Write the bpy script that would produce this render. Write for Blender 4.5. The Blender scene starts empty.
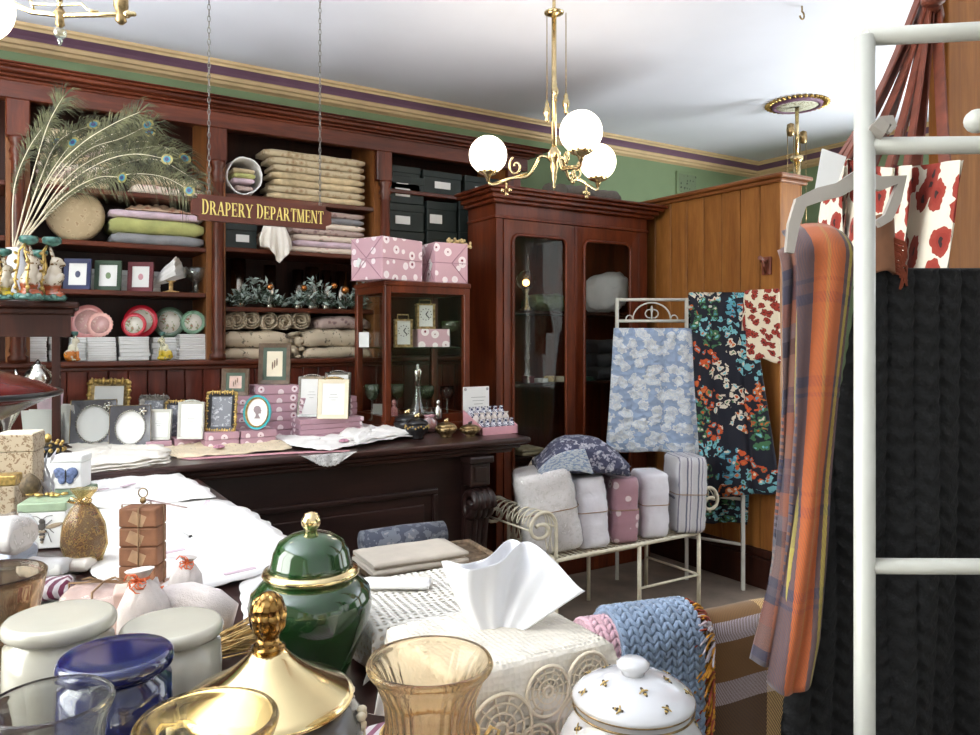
import bpy, bmesh, math, random
from mathutils import Vector, Matrix
V = Vector
PI = math.pi
R = math.radians
rnd = random.Random(7)
COL = bpy.context.scene.collection
sin, cos = math.sin, math.cos

# ------------------------------------------------------------------ camera frame
EYE = 1.66
HEAD = R(32.5)
FW = (sin(HEAD), cos(HEAD))
RT = (cos(HEAD), -sin(HEAD))
FPX = 768.0


def at(px, py=339, X=None, Y=None, Z=None, d=None):
    """world point on the sight line of a photo pixel, at a known plane"""
    r = (px - 490) / FPX
    dx, dy, dz = FW[0] + RT[0] * r, FW[1] + RT[1] * r, (339 - py) / FPX
    t = d if d is not None else X / dx if X is not None else Y / dy if Y is not None else (Z - EYE) / dz
    return V((t * dx, t * dy, EYE + t * dz))


def ax(px, Y):
    return at(px, Y=Y).x


def az(px, py, Y):
    return at(px, py, Y=Y).z


FACE = -HEAD          # turn that makes a local -y front look back to the viewer

# ------------------------------------------------------------------ materials


def lin(c):
    r = []
    for x in c[:3]:
        x = x / 255.0
        r.append(x / 12.92 if x <= .04045 else ((x + .055) / 1.055) ** 2.4)
    return (r[0], r[1], r[2], 1.0)


class G:
    def __init__(s, name):
        s.m = bpy.data.materials.new(name)
        s.m.use_nodes = True
        s.flat = False
        s.t = s.m.node_tree
        s.b = s.t.nodes['Principled BSDF']
        s.o = s.t.nodes['Material Output']

    def n(s, k, **kw):
        n = s.t.nodes.new('ShaderNode' + k)
        for a, v in kw.items():
            setattr(n, a, v)
        return n

    def put(s, sock, v):
        if isinstance(v, bpy.types.NodeSocket):
            s.t.links.new(v, sock)
        elif isinstance(v, (tuple, list)) and sock.type == 'RGBA':
            sock.default_value = lin(v)
        else:
            sock.default_value = v

    def co(s, k='Object', sc=(1, 1, 1), rot=(0, 0, 0)):
        t = s.n('TexCoord')
        mp = s.n('Mapping')
        s.t.links.new(t.outputs[k], mp.inputs[0])
        mp.inputs['Scale'].default_value = sc
        mp.inputs['Rotation'].default_value = rot
        return mp.outputs[0]

    def noise(s, v, sc, det=3, rough=.5, dist=0):
        n = s.n('TexNoise')
        s.put(n.inputs['Vector'], v)
        n.inputs['Scale'].default_value = sc
        n.inputs['Detail'].default_value = det
        n.inputs['Roughness'].default_value = rough
        n.inputs['Distortion'].default_value = dist
        return n.outputs['Fac']

    def vor(s, v, sc, out='Distance', rand=1):
        n = s.n('TexVoronoi')
        if s.flat:
            n.voronoi_dimensions = '2D'
        s.put(n.inputs['Vector'], v)
        n.inputs['Scale'].default_value = sc
        n.inputs['Randomness'].default_value = rand
        return n.outputs[out]

    def wave(s, v, sc, dist=0, axis='X', det=2):
        n = s.n('TexWave', bands_direction=axis)
        s.put(n.inputs['Vector'], v)
        n.inputs['Scale'].default_value = sc
        n.inputs['Distortion'].default_value = dist
        n.inputs['Detail'].default_value = det
        return n.outputs['Fac']

    def ramp(s, f, st, const=False):
        n = s.n('ValToRGB')
        cr = n.color_ramp
        if const:
            cr.interpolation = 'CONSTANT'
        while len(cr.elements) < len(st):
            cr.elements.new(.5)
        for e, (p, c) in zip(cr.elements, st):
            e.position = p
            e.color = lin(c)
        s.put(n.inputs[0], f)
        return n.outputs[0]

    def mix(s, f, a, b, mode='MIX'):
        n = s.n('MixRGB', blend_type=mode)
        s.put(n.inputs[0], f)
        s.put(n.inputs[1], a)
        s.put(n.inputs[2], b)
        return n.outputs[0]

    def mth(s, op, a, b=0.0, c=None):
        n = s.n('Math', operation=op)
        s.put(n.inputs[0], a)
        s.put(n.inputs[1], b)
        if c is not None:
            s.put(n.inputs[2], c)
        return n.outputs[0]

    def sep(s, v):
        n = s.n('SeparateXYZ')
        s.put(n.inputs[0], v)
        return n.outputs

    def out(s, col, rough=.6, metal=0, bump=None, bs=.3, bd=.01, spec=None, coat=0, sheen=0, alpha=None, trans=0, emit=None, es=0, sss=0):
        b = s.b.inputs
        s.put(b['Base Color'], col)
        s.put(b['Roughness'], rough)
        b['Metallic'].default_value = metal
        if spec is not None:
            b['Specular IOR Level'].default_value = spec
        b['Coat Weight'].default_value = coat
        b['Coat Roughness'].default_value = .08
        b['Sheen Weight'].default_value = sheen
        b['Transmission Weight'].default_value = trans
        if alpha is not None:
            s.put(b['Alpha'], alpha)
        if emit:
            s.put(b['Emission Color'], emit)
            b['Emission Strength'].default_value = es
        if bump is not None:
            n = s.n('Bump')
            n.inputs['Strength'].default_value = bs
            n.inputs['Distance'].default_value = bd
            s.put(n.inputs['Height'], bump)
            s.t.links.new(n.outputs[0], b['Normal'])
        return s.m


def shade(c, k):
    return tuple(max(0, min(255, x * k)) for x in c)


def plain(name, c, rough=.5, var=.08, sc=18, bs=.0, **kw):
    g = G(name)
    v = g.co()
    nf = g.noise(v, sc, 3)
    col = g.ramp(nf, [(.3, shade(c, 1 - var)), (.7, shade(c, 1 + var))])
    return g.out(col, rough, bump=nf if bs else None, bs=bs, **kw)


def cloth(name, c, var=.06, bs=.35, sc=9, wsc=420, sheen=.1, rough=.9):
    g = G(name)
    v = g.co()
    a = g.noise(v, sc, 4)
    w = g.noise(v, wsc, 1)
    col = g.ramp(a, [(.3, shade(c, 1 - var)), (.7, shade(c, 1 + var))])
    h = g.mth('ADD', g.mth('MULTIPLY', a, 1.0), g.mth('MULTIPLY', w, .12))
    return g.out(col, rough, bump=h, bs=bs, bd=.02, sheen=sheen)


def wood(name, c1, c2, axis='Z', sc=6, rough=.36, coat=.08, spec=.4):
    g = G(name)
    k = {'X': (.12, 1, 1), 'Y': (1, .12, 1), 'Z': (1, 1, .12)}[axis]
    v = g.co(sc=k)
    a = g.noise(v, sc * 2.2, 6, .62, .6)
    b = g.noise(v, sc * 14, 3, .6)
    f = g.mth('ADD', g.mth('MULTIPLY', a, .75), g.mth('MULTIPLY', b, .25))
    col = g.ramp(f, [(.33, c1), (.5, tuple((p + q) / 2 for p, q in zip(c1, c2))), (.66, c2)])
    return g.out(col, rough, bump=b, bs=.05, bd=.004, coat=coat, spec=spec)


def spots(name, base, blobs, sc=14, size=.42, wob=.25, wsc=30, bs=.3, bsc=7, rough=.9, kind='Object', rand=1, quilt=0):
    """printed cloth: voronoi cells with flower blobs; blobs = list of colour stops from the blob's heart outwards"""
    g = G(name)
    g.flat = kind == 'UV'
    v = g.co(kind)
    n = g.n('TexNoise')
    g.put(n.inputs['Vector'], v)
    n.inputs['Scale'].default_value = wsc
    n.inputs['Detail'].default_value = 2
    vv = g.mix(wob * .1, v, n.outputs['Color'], 'ADD')
    dd = g.vor(vv, sc, rand=rand)
    st = [(i * size / len(blobs), c) for i, c in enumerate(blobs)] + [(size, base)]
    col = g.ramp(dd, st, True)
    a = g.noise(v, bsc, 3)
    h = a
    if quilt:
        h = g.mth('ADD', a, g.mth('MULTIPLY', g.vor(v, quilt), .8))
    return g.out(col, rough, bump=h, bs=bs, bd=.03, sheen=.05)


def floral(name, base, cols, sc=9, dens=.5, seedmix=30, petals=.42, rough=.85, kind='Object', bs=.3):
    """dark ground with flower sprays whose colour changes from cell to cell"""
    g = G(name)
    g.flat = kind == 'UV'
    v = g.co(kind)
    n = g.n('TexNoise')
    g.put(n.inputs['Vector'], v)
    n.inputs['Scale'].default_value = seedmix
    n.inputs['Detail'].default_value = 3
    vv = g.mix(.055, v, n.outputs['Color'], 'ADD')
    big = g.vor(vv, sc)
    cid = g.sep(g.vor(vv, sc, 'Color'))[0]
    small = g.vor(vv, sc * 3.2)
    sid = g.sep(g.vor(vv, sc * 3.2, 'Color'))[1]
    c1 = g.ramp(cid, [(i / len(cols), c) for i, c in enumerate(cols)], True)
    c2 = g.ramp(sid, [(i / len(cols), c) for i, c in enumerate(cols[::-1])], True)
    petal = g.mth('LESS_THAN', small, petals)
    inb = g.mth('LESS_THAN', big, dens)
    lone = g.mth('LESS_THAN', sid, .18)
    pc = g.mix(g.mth('GREATER_THAN', small, .2), c2, c1)
    m = g.mth('MULTIPLY', petal, g.mth('MAXIMUM', inb, lone))
    col = g.mix(m, base, pc)
    return g.out(col, rough, bump=g.noise(v, 7, 3), bs=bs, bd=.03)


def stripes(name, stops, axis=0, kind='UV', rep=1.0, rough=.9, weave=None, sheen=.1, bs=.3, rot=0):
    g = G(name)
    v = g.co(kind, rot=(0, 0, rot))
    u = g.mth('FRACT', g.mth('MULTIPLY', g.sep(v)[axis], rep))
    col = g.ramp(u, stops, True)
    h = g.noise(v, 8, 3)
    return g.out(col, rough, sheen=sheen, bump=h, bs=bs, bd=.02)


def plaid(name, warp, weft, rw=1.0, rf=1.0, tw=260, mixf=.5, dark=.0):
    """twill plaid on UVs: warp stripes across u, weft stripes along v, joined by a diagonal twill"""
    g = G(name)
    v = g.co('UV')
    x, y, _ = g.sep(v)
    a = g.ramp(g.mth('FRACT', g.mth('MULTIPLY', x, rw)), warp, True)
    b = g.ramp(g.mth('FRACT', g.mth('MULTIPLY', y, rf)), weft, True)
    d = g.mth('FRACT', g.mth('MULTIPLY', g.mth('ADD', x, y), tw))
    t = g.mth('GREATER_THAN', d, mixf)
    col = g.mix(t, a, b)
    return g.out(col, .95, bump=d, bs=.25, bd=.004, sheen=.2)


def lace(name, c, cell=60, hole=.3, c2=None, kind='UV', even=False):
    """openwork: round eyelets left out of the cloth on a regular mesh"""
    g = G(name)
    g.flat = kind == 'UV'
    v = g.co(kind)
    dd = g.vor(v, cell, rand=.12 if even else .25)
    big = g.noise(v, cell * .22, 2)
    th = g.mth('MULTIPLY', big, hole * 2)
    al = g.mth('GREATER_THAN', dd, hole if even else g.mth('SUBTRACT', th, .1))
    col = g.ramp(g.noise(v, cell * .5, 2), [(.3, shade(c, .93)), (.7, c)])
    return g.out(col, .95, bump=dd, bs=.5, bd=.004, alpha=al)


def glass(name, c=(255, 255, 255), gl=.1, rough=.02, lo=.03, hi=.5, frost=0):
    """thin clear pane: light goes straight through, with a mirror gloss that grows at grazing angles"""
    g = G(name)
    tr = g.n('BsdfTransparent')
    tr.inputs[0].default_value = lin(c)
    go = g.n('BsdfGlossy')
    go.inputs['Roughness'].default_value = rough
    lw = g.n('LayerWeight')
    lw.inputs[0].default_value = .5
    f = g.mth('ADD', lo, g.mth('MULTIPLY', g.mth('POWER', lw.outputs['Facing'], 3.0), hi))
    mx = g.n('MixShader')
    g.put(mx.inputs[0], f)
    g.t.links.new(tr.outputs[0], mx.inputs[1])
    g.t.links.new(go.outputs[0], mx.inputs[2])
    res = mx.outputs[0]
    if frost:
        df = g.n('BsdfDiffuse')
        df.inputs[0].default_value = lin(c)
        m2 = g.n('MixShader')
        m2.inputs[0].default_value = frost
        g.t.links.new(res, m2.inputs[1])
        g.t.links.new(df.outputs[0], m2.inputs[2])
        res = m2.outputs[0]
    g.t.links.new(res, g.o.inputs['Surface'])
    return g.m


# ------------------------------------------------------------------ mesh builder
class MB:
    def __init__(s):
        s.bm = bmesh.new()
        s.uv = s.bm.loops.layers.uv.new('UVMap')
        s.m = 0
        s.T = Matrix.Identity(4)

    def v(s, p):
        return s.bm.verts.new(s.T @ V(p))

    def f(s, vs, smooth=False, uvs=None):
        try:
            fc = s.bm.faces.new(vs)
        except ValueError:
            return None
        fc.material_index = s.m
        fc.smooth = smooth
        if uvs:
            for l, u in zip(fc.loops, uvs):
                l[s.uv].uv = u
        return fc

    def box(s, c, sz, rz=0, bev=0, seg=2, rot=None):
        b2 = bmesh.new()
        bmesh.ops.create_cube(b2, size=1)
        for w in b2.verts:
            w.co = V((w.co.x * sz[0], w.co.y * sz[1], w.co.z * sz[2]))
        if bev:
            bmesh.ops.bevel(b2, geom=b2.edges[:], offset=min(bev, min(sz) * .49), segments=seg, profile=.5, affect='EDGES')
        M = s.T @ Matrix.Translation(c) @ (rot if rot is not None else Matrix.Rotation(rz, 4, 'Z'))
        s._merge(b2, M, smooth=False)
        return s

    def lo(s, x0, x1, y0, y1, z0, z1, bev=0, seg=2):
        return s.box(((x0 + x1) / 2, (y0 + y1) / 2, (z0 + z1) / 2), (abs(x1 - x0), abs(y1 - y0), abs(z1 - z0)), bev=bev, seg=seg)

    def _merge(s, b2, M, smooth=False):
        mp = {}
        for w in b2.verts:
            mp[w] = s.bm.verts.new(M @ w.co)
        for fc in b2.faces:
            s.f([mp[w] for w in fc.verts], smooth)
        b2.free()

    def rings(s, rs, cap=True, smooth=True, closed=False, uvs=None):
        n = len(rs[0])
        vr = [[s.v(p) for p in r] for r in rs]
        m = len(vr)
        for i in range(m if closed else m - 1):
            a, b = vr[i], vr[(i + 1) % m]
            for j in range(n):
                k = (j + 1) % n
                u = [(j / n, i / m), ((j + 1) / n, i / m), ((j + 1) / n, (i + 1) / m), (j / n, (i + 1) / m)]
                s.f([a[j], a[k], b[k], b[j]], smooth, u)
        if cap and not closed:
            s.f(vr[0][::-1], False)
            s.f(vr[-1], False)
        return s

    def cyl(s, p, q, r0, r1=None, n=12, cap=True):
        return s.tube([p, q], [r0, r0 if r1 is None else r1], n, cap=cap)

    def tube(s, pts, r, n=8, closed=False, cap=True, flat=None):
        pts = [V(p) for p in pts]
        m = len(pts)
        rr = r if isinstance(r, (list, tuple)) else [r] * m
        rs = []
        nrm = None
        for i, p in enumerate(pts):
            if closed:
                t = pts[(i + 1) % m] - pts[i - 1]
            else:
                t = pts[min(i + 1, m - 1)] - pts[max(i - 1, 0)]
            if t.length < 1e-9:
                t = V((0, 0, 1))
            t.normalize()
            if nrm is None:
                a = V((0, 0, 1)) if abs(t.z) < .9 else V((1, 0, 0))
                nrm = (a - t * a.dot(t)).normalized()
            else:
                nrm = nrm - t * nrm.dot(t)
                nrm.normalize()
            bi = t.cross(nrm)
            fl = flat or 1
            rs.append([p + (nrm * cos(2 * PI * k / n) * fl + bi * sin(2 * PI * k / n)) * rr[i] for k in range(n)])
        return s.rings(rs, cap, True, closed)

    def lathe(s, prof, c=(0, 0, 0), n=28, fl=0, amp=0, cap=True, sx=1, sy=1, z0f=-9, z1f=9):
        rs = []
        for (r, z) in prof:
            rg = []
            for k in range(n):
                a = 2 * PI * k / n
                q = r * (1 + (amp * cos(fl * a) if fl and z0f <= z <= z1f else 0))
                rg.append((c[0] + q * cos(a) * sx, c[1] + q * sin(a) * sy, c[2] + z))
            rs.append(rg)
        return s.rings(rs, cap)

    def sph(s, c, r, nu=14, nv=9, rot=None):
        rx, ry, rz = (r, r, r) if not isinstance(r, (tuple, list)) else r
        rs = []
        for i in range(nv + 1):
            t = PI * (.04 + .92 * i / nv)
            ring = []
            for k in range(nu):
                a = 2 * PI * k / nu
                p = V((rx * sin(t) * cos(a), ry * sin(t) * sin(a), -rz * cos(t)))
                if rot is not None:
                    p = rot @ p
                ring.append(V(c) + p)
            rs.append(ring)
        return s.rings(rs)

    def grid(s, fn, nu, nv, us=1, vs=1, cu=False, smooth=True):
        vv = [[s.v(fn(i / nu, j / nv)) for j in range(nv + 1)] for i in range(nu if cu else nu + 1)]
        for i in range(nu):
            for j in range(nv):
                a, b = vv[i], vv[(i + 1) % len(vv)]
                u = [(i / nu * us, j / nv * vs), ((i + 1) / nu * us, j / nv * vs), ((i + 1) / nu * us, (j + 1) / nv * vs), (i / nu * us, (j + 1) / nv * vs)]
                s.f([a[j], b[j], b[j + 1], a[j + 1]], smooth, u)
        return s

    def prism(s, pts, h, M=None, smooth=False):
        M = M or Matrix.Identity(4)
        a = [s.v(M @ V((x, y, 0))) for x, y in pts]
        b = [s.v(M @ V((x, y, h))) for x, y in pts]
        s.f(a[::-1])
        s.f(b)
        n = len(pts)
        for i in range(n):
            s.f([a[i], a[(i + 1) % n], b[(i + 1) % n], b[i]], smooth)
        return s

    def ring2(s, outer, inner, h, M=None):
        """frame between two outlines of equal point count, thickness h"""
        M = M or Matrix.Identity(4)
        n = len(outer)
        o0, i0 = [s.v(M @ V((x, y, 0))) for x, y in outer], [s.v(M @ V((x, y, 0))) for x, y in inner]
        o1, i1 = [s.v(M @ V((x, y, h))) for x, y in outer], [s.v(M @ V((x, y, h * .6))) for x, y in inner]
        for k in range(n):
            q = (k + 1) % n
            s.f([o1[k], o1[q], i1[q], i1[k]])
            s.f([o0[q], o0[k], i0[k], i0[q]])
            s.f([o0[k], o0[q], o1[q], o1[k]])
            s.f([i0[q], i0[k], i1[k], i1[q]])
        return s

    def build(s, name, mats, parent=None, loc=(0, 0, 0), rz=0, sub=0, solid=0, recalc=True, rot=None):
        if recalc:
            bmesh.ops.recalc_face_normals(s.bm, faces=s.bm.faces[:])
        me = bpy.data.meshes.new(name)
        s.bm.to_mesh(me)
        s.bm.free()
        for m in (mats if isinstance(mats, (list, tuple)) else [mats]):
            me.materials.append(m)
        o = bpy.data.objects.new(name, me)
        COL.objects.link(o)
        o.location = loc
        o.rotation_euler = rot or (0, 0, rz)
        if parent:
            o.parent = parent
        if solid:
            md = o.modifiers.new('thickness', 'SOLIDIFY')
            md.thickness = solid
            md.offset = 0
        if sub:
            md = o.modifiers.new('smooth', 'SUBSURF')
            md.levels = sub
            md.render_levels = sub
        return o


def crv(P_, s):
    """Catmull-Rom through the points"""
    n = len(P_) - 1
    x = min(s * n, n - 1e-6)
    i = int(x)
    f = x - i
    p0, p1, p2, p3 = P_[max(i - 1, 0)], P_[i], P_[i + 1], P_[min(i + 2, n)]
    return .5 * ((2 * p1) + (p2 - p0) * f + (2 * p0 - 5 * p1 + 4 * p2 - p3) * f * f + (3 * p1 - p0 - 3 * p2 + p3) * f ** 3)


def realglass(name, c, rough=.02, ior=1.28):
    g = G(name)
    g.b.inputs['IOR'].default_value = ior
    g.out(c, rough, trans=1.0)
    tr = g.n('BsdfTransparent')
    tr.inputs[0].default_value = lin(c)
    mx = g.n('MixShader')
    mx.inputs[0].default_value = .82
    g.t.links.new(tr.outputs[0], mx.inputs[1])
    g.t.links.new(g.b.outputs[0], mx.inputs[2])
    g.t.links.new(mx.outputs[0], g.o.inputs['Surface'])
    return g.m


def tag(o, label, cat, group=None, kind=None):
    o['label'] = label
    o['category'] = cat
    if group:
        o['group'] = group
    if kind:
        o['kind'] = kind
    return o


def thing(name, label, cat, loc=(0, 0, 0), rz=0, group=None):
    o = bpy.data.objects.new(name, None)
    COL.objects.link(o)
    o.empty_display_size = .05
    o.location = loc
    o.rotation_euler = (0, 0, rz)
    return tag(o, label, cat, group)


def struct(o):
    o['kind'] = 'structure'
    return o


def dup(o, loc, rz=None, label=None, group=None, scale=None):
    kids = [c for c in bpy.data.objects if c.parent == o]

    def cp(src, par):
        c = src.copy()
        COL.objects.link(c)
        if par:
            c.parent = par
        for k in [q for q in bpy.data.objects if q.parent == src and q is not c]:
            cp(k, c)
        return c
    r = o.copy()
    COL.objects.link(r)
    for k in kids:
        cp(k, r)
    r.location = loc
    if rz is not None:
        r.rotation_euler = (0, 0, rz)
    if label:
        r['label'] = label
    if group:
        r['group'] = group
    if scale:
        r.scale = (scale, scale, scale)
    return r


def fbm(x, y=0, z=0):
    return (sin(x * 1.7 + y * 2.3 + z) + .6 * sin(x * 3.9 - y * 3.1 + z * 2) + .35 * sin(x * 8.3 + y * 7.1 - z)) / 1.95


def rrect(w, h, r, n=5):
    """rounded rectangle outline centred on 0"""
    pts = []
    for cx, cy, a0 in ((w / 2 - r, h / 2 - r, 0), (-w / 2 + r, h / 2 - r, 90), (-w / 2 + r, -h / 2 + r, 180), (w / 2 - r, -h / 2 + r, 270)):
        for i in range(n + 1):
            a = R(a0 + 90 * i / n)
            pts.append((cx + r * cos(a), cy + r * sin(a)))
    return pts


def oval(w, h, n=28):
    return [(w / 2 * cos(2 * PI * i / n), h / 2 * sin(2 * PI * i / n)) for i in range(n)]


def folded(mb, w, d, h, seed=0, layers=2, wob=.06, sag=.0):
    """a folded cloth: layers with rolled front folds, w along x, front towards -y, base on z=0"""
    lh = h / layers
    rr = random.Random(seed)
    for L in range(layers):
        rs = []
        nx = 12
        dx0, dd = rr.uniform(-.02, .02) * w, rr.uniform(-.03, .0) * d
        for i in range(nx + 1):
            t = i / nx
            x = (t - .5) * w * (1 + rr.uniform(-.01, .01)) + dx0
            e = min(1, .55 + 6 * min(t, 1 - t))
            ring = []
            for (y, z) in rrect(d + dd, lh * 1.02 * e, lh * .48 * e, 3):
                wz = wob * lh * fbm(x * 14 + seed, y * 9 + L)
                wy = wob * lh * 1.2 * fbm(x * 11 + seed * 3 + L * 2)
                ring.append((x, y + wy, max(0.0, L * lh + lh / 2 + z + wz - sag * (abs(t - .5) * 2) ** 2)))
            rs.append(ring)
        mb.rings(rs)
    return mb


def blob_mesh(name, mats, ells, parent=None, voxel=.01, **kw):
    """one continuous skin grown over overlapping ellipsoids (voxel remesh)"""
    mb = MB()
    for e in ells:
        c, r = e[0], e[1]
        rot = Matrix.Rotation(e[2], 3, e[3]) if len(e) > 2 else None
        mb.sph(c, r, 14, 9, rot)
    o = mb.build(name, mats, parent, **kw)
    md = o.modifiers.new('skin', 'REMESH')
    md.mode = 'VOXEL'
    md.voxel_size = voxel
    md.use_smooth_shade = True
    sm = o.modifiers.new('soften', 'SMOOTH')
    sm.iterations = 4
    return o


ORD = ['topmost', 'second from the top', 'third from the top', 'fourth from the top', 'fifth from the top', 'sixth from the top', 'seventh from the top', 'eighth from the top']
# ------------------------------------------------------------------ palette
M = {}
M['mahog'] = wood('mahogany', (54, 21, 11), (108, 50, 27), 'Z')
M['mahogx'] = wood('mahogany_rail', (54, 22, 13), (110, 52, 30), 'X')
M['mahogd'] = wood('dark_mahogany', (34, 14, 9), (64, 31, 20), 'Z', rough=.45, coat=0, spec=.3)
M['counterwood'] = wood('counter_wood', (24, 12, 11), (46, 27, 24), 'X', rough=.38)
M['ctop'] = wood('counter_top_wood', (34, 17, 15), (62, 36, 31), 'X', rough=.3)
M['armoire'] = wood('armoire_mahogany', (62, 23, 10), (116, 52, 24), 'Z', sc=4, spec=.32)
M['shelfin'] = wood('shelf_side_wood', (104, 62, 32), (160, 102, 56), 'Z')
M['redpan'] = wood('red_cedar_panel', (62, 22, 14), (118, 52, 36), 'Z', sc=5)
M['honey'] = wood('honey_board', (126, 77, 34), (170, 114, 57), 'Z', sc=5, rough=.42, coat=.1)
M['honeyd'] = wood('honey_cap', (100, 56, 28), (144, 90, 48), 'Y', rough=.4)
M['oakx'] = wood('oak_panel', (132, 80, 34), (184, 120, 58), 'Z', sc=4, rough=.6, coat=0, spec=.2)
M['floor'] = plain('brown_floor', (122, 108, 96), .75, .12, 5)
M['ceil'] = plain('ceiling_paint', (224, 227, 240), .9, .012, 2)
M['green'] = plain('sage_paint', (122, 142, 108), .8, .03, 3)
M['plaster'] = plain('cream_plaster', (216, 208, 190), .85, .03, 3)
M['tan'] = plain('tan_moulding', (202, 176, 136), .6, .04, 6)
M['purple'] = plain('plum_moulding', (112, 82, 104), .6, .04, 6)
M['brass'] = plain('brass', (216, 196, 150), .25, .1, 40, metal=1)
M['brassd'] = plain('old_brass', (150, 128, 92), .38, .25, 60, metal=1)
M['gold'] = plain('gold_lustre', (238, 216, 164), .14, .04, 12, metal=1)
M['goldp'] = plain('gold_paint', (178, 150, 90), .35, .25, 70, metal=.8)
M['silver'] = plain('silver', (200, 198, 190), .22, .12, 30, metal=1)
M['pewter'] = plain('pewter', (120, 116, 112), .35, .2, 50, metal=.8)
M['white'] = plain('white_enamel', (196, 196, 188), .35, .01, 8)
M['ivory'] = plain('ivory_iron', (214, 206, 184), .45, .05, 30)
M['rim'] = plain('grey_beige_plastic', (164, 157, 149), .45, .03, 10)
M['card'] = plain('white_card', (226, 226, 224), .75, .02, 6)
M['paper'] = plain('white_paper', (238, 237, 235), .85, .015, 6)
M['cream'] = plain('cream_card', (226, 216, 192), .75, .03, 10)
M['black'] = plain('black_lacquer', (26, 24, 26), .3, .1, 20)
M['navy'] = plain('navy_card', (40, 48, 86), .5, .08, 20)
M['forest'] = plain('forest_card', (48, 70, 52), .5, .08, 20)
M['maroon'] = plain('maroon_card', (104, 40, 48), .5, .08, 20)
M['teal'] = plain('teal_glaze', (66, 106, 98), .3, .25, 40, coat=.2)
M['turq'] = plain('turquoise', (60, 176, 188), .35, .06, 20)
M['boxgreen'] = plain('bottle_green_card', (30, 40, 38), .6, .1, 14)
M['globe'] = G('opal_globe').out((255, 248, 235), .3, emit=(255, 240, 215), es=5.0)
M['clear'] = glass('clear_pane', (250, 252, 250), lo=.015, hi=.2)
M['arm_glass'] = glass('armoire_pane', (236, 238, 236), lo=.015, hi=.2)
M['crystal'] = glass('crystal', (232, 238, 234), lo=.14, hi=.9, frost=.03)
M['amberg'] = realglass('amber_glass', (242, 228, 204), .02)
M['ambers'] = realglass('honey_glass', (246, 234, 206), .02)
M['smoke'] = realglass('smoke_glass', (238, 240, 240), .02)
M['greengl'] = glass('green_glass', (130, 150, 110), lo=.1, hi=.7, frost=.12)
M['film'] = glass('plastic_film', (250, 250, 252), lo=.03, hi=.22, rough=.18, frost=.05)
M['ruby'] = plain('ruby_glaze', (82, 20, 14), .2, .25, 8, spec=.12)
M['greenj'] = plain('emerald_glaze', (27, 60, 27), .1, .16, 9, coat=1)
M['cobalt'] = plain('cobalt_glaze', (22, 30, 84), .1, .12, 9, coat=1)
M['creamj'] = plain('cream_glaze', (190, 186, 172), .2, .02, 9, coat=.6)
M['porc'] = plain('white_porcelain', (206, 206, 210), .12, .01, 9, coat=.8)
M['slate'] = plain('slate_glaze', (72, 70, 74), .25, .06, 12, coat=.4)
M['linen'] = cloth('white_linen', (238, 236, 234), .02, .3)
M['linen2'] = cloth('ivory_linen', (232, 226, 216), .03, .35)
M['lacew'] = lace('white_lace', (240, 239, 238), 150, .25, kind='Object')
M['lacec'] = lace('cream_crochet', (236, 231, 221), 66, .27, even=True)
M['laceb'] = lace('beige_lace', (226, 208, 180), 70, .34, kind='Object')
M['lacet'] = lace('ecru_lace', (232, 224, 210), 120, .34, kind='Object')
M['tissue'] = cloth('tissue', (226, 226, 230), .01, .1)
M['beigeq'] = cloth('beige_quilting', (196, 176, 140), .12, .6, 14)
M['beigeq2'] = spots('beige_floral_quilting', (192, 176, 146), [(160, 130, 100), (176, 156, 124)], 26, .4, bs=.5)
M['rosef'] = spots('rose_sprig_cloth', (222, 206, 190), [(176, 120, 112), (150, 160, 130), (206, 170, 160)], 22, .36, bs=.5)
M['greyq'] = cloth('grey_satin', (134, 134, 138), .1, .5, 12, rough=.6)
M['lime'] = cloth('lime_cloth', (176, 178, 112), .08, .5, 12)
M['lilac'] = cloth('lilac_cloth', (214, 190, 202), .08, .5, 12)
M['peach'] = spots('peach_floral_cloth', (222, 190, 160), [(190, 120, 100), (210, 160, 130)], 24, .4, bs=.6)
M['calico'] = spots('printed_calico', (198, 182, 158), [(84, 76, 70), (150, 138, 120)], 16, .3, 1.2, 45, bs=.6)
M['calico0'] = cloth('plain_calico', (198, 182, 158), .06, .6, 12)
M['mauvef'] = spots('mauve_floral_cloth', (178, 156, 148), [(120, 96, 100), (150, 124, 120)], 30, .4, bs=.5)
M['pinkw'] = spots('pink_medallion_paper', (202, 162, 172), [(128, 44, 70), (236, 222, 224), (240, 228, 230)], 13, .33, .05, 20, bs=.08, rough=.6, rand=.45)
M['pinkb'] = spots('pink_medallion_box', (178, 140, 152), [(128, 50, 76), (228, 212, 216), (232, 216, 220)], 17, .3, .05, 20, bs=.08, rough=.6, rand=.6)
M['pinkq'] = spots('pink_medallion_quilt', (176, 128, 140), [(120, 40, 64), (226, 204, 208), (230, 210, 212)], 13, .3, .05, 20, bs=.4, rough=.6, rand=.5)
M['pinkp'] = plain('pink_card', (206, 150, 160), .6, .04, 20)
M['toile'] = spots('blue_toile_quilt', (146, 164, 192), [(196, 204, 212), (208, 212, 214), (184, 194, 208), (206, 210, 212)], 13, .46, .8, 30, bs=.6, quilt=22, kind='UV', rand=1)
M['toiled'] = spots('navy_toile_quilt', (66, 68, 92), [(184, 184, 190), (150, 150, 164)], 24, .42, .9, 40, bs=.6, quilt=22)
M['damask'] = spots('blue_damask', (66, 70, 84), [(128, 128, 134), (100, 104, 114)], 20, .5, .8, 30, bs=.4)
M['darkfl'] = floral('dark_floral_cotton', (22, 24, 38), [(196, 84, 40), (118, 180, 190), (66, 112, 76), (214, 204, 186), (200, 104, 50), (84, 150, 170), (122, 186, 196)], 7.5, .5, 30, .43, kind='UV')
M['poppyc'] = spots('poppy_cotton', (226, 214, 190), [(60, 30, 26), (150, 48, 36), (160, 56, 42), (120, 40, 32)], 16, .4, .5, 40, bs=.3, kind='UV')
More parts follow.
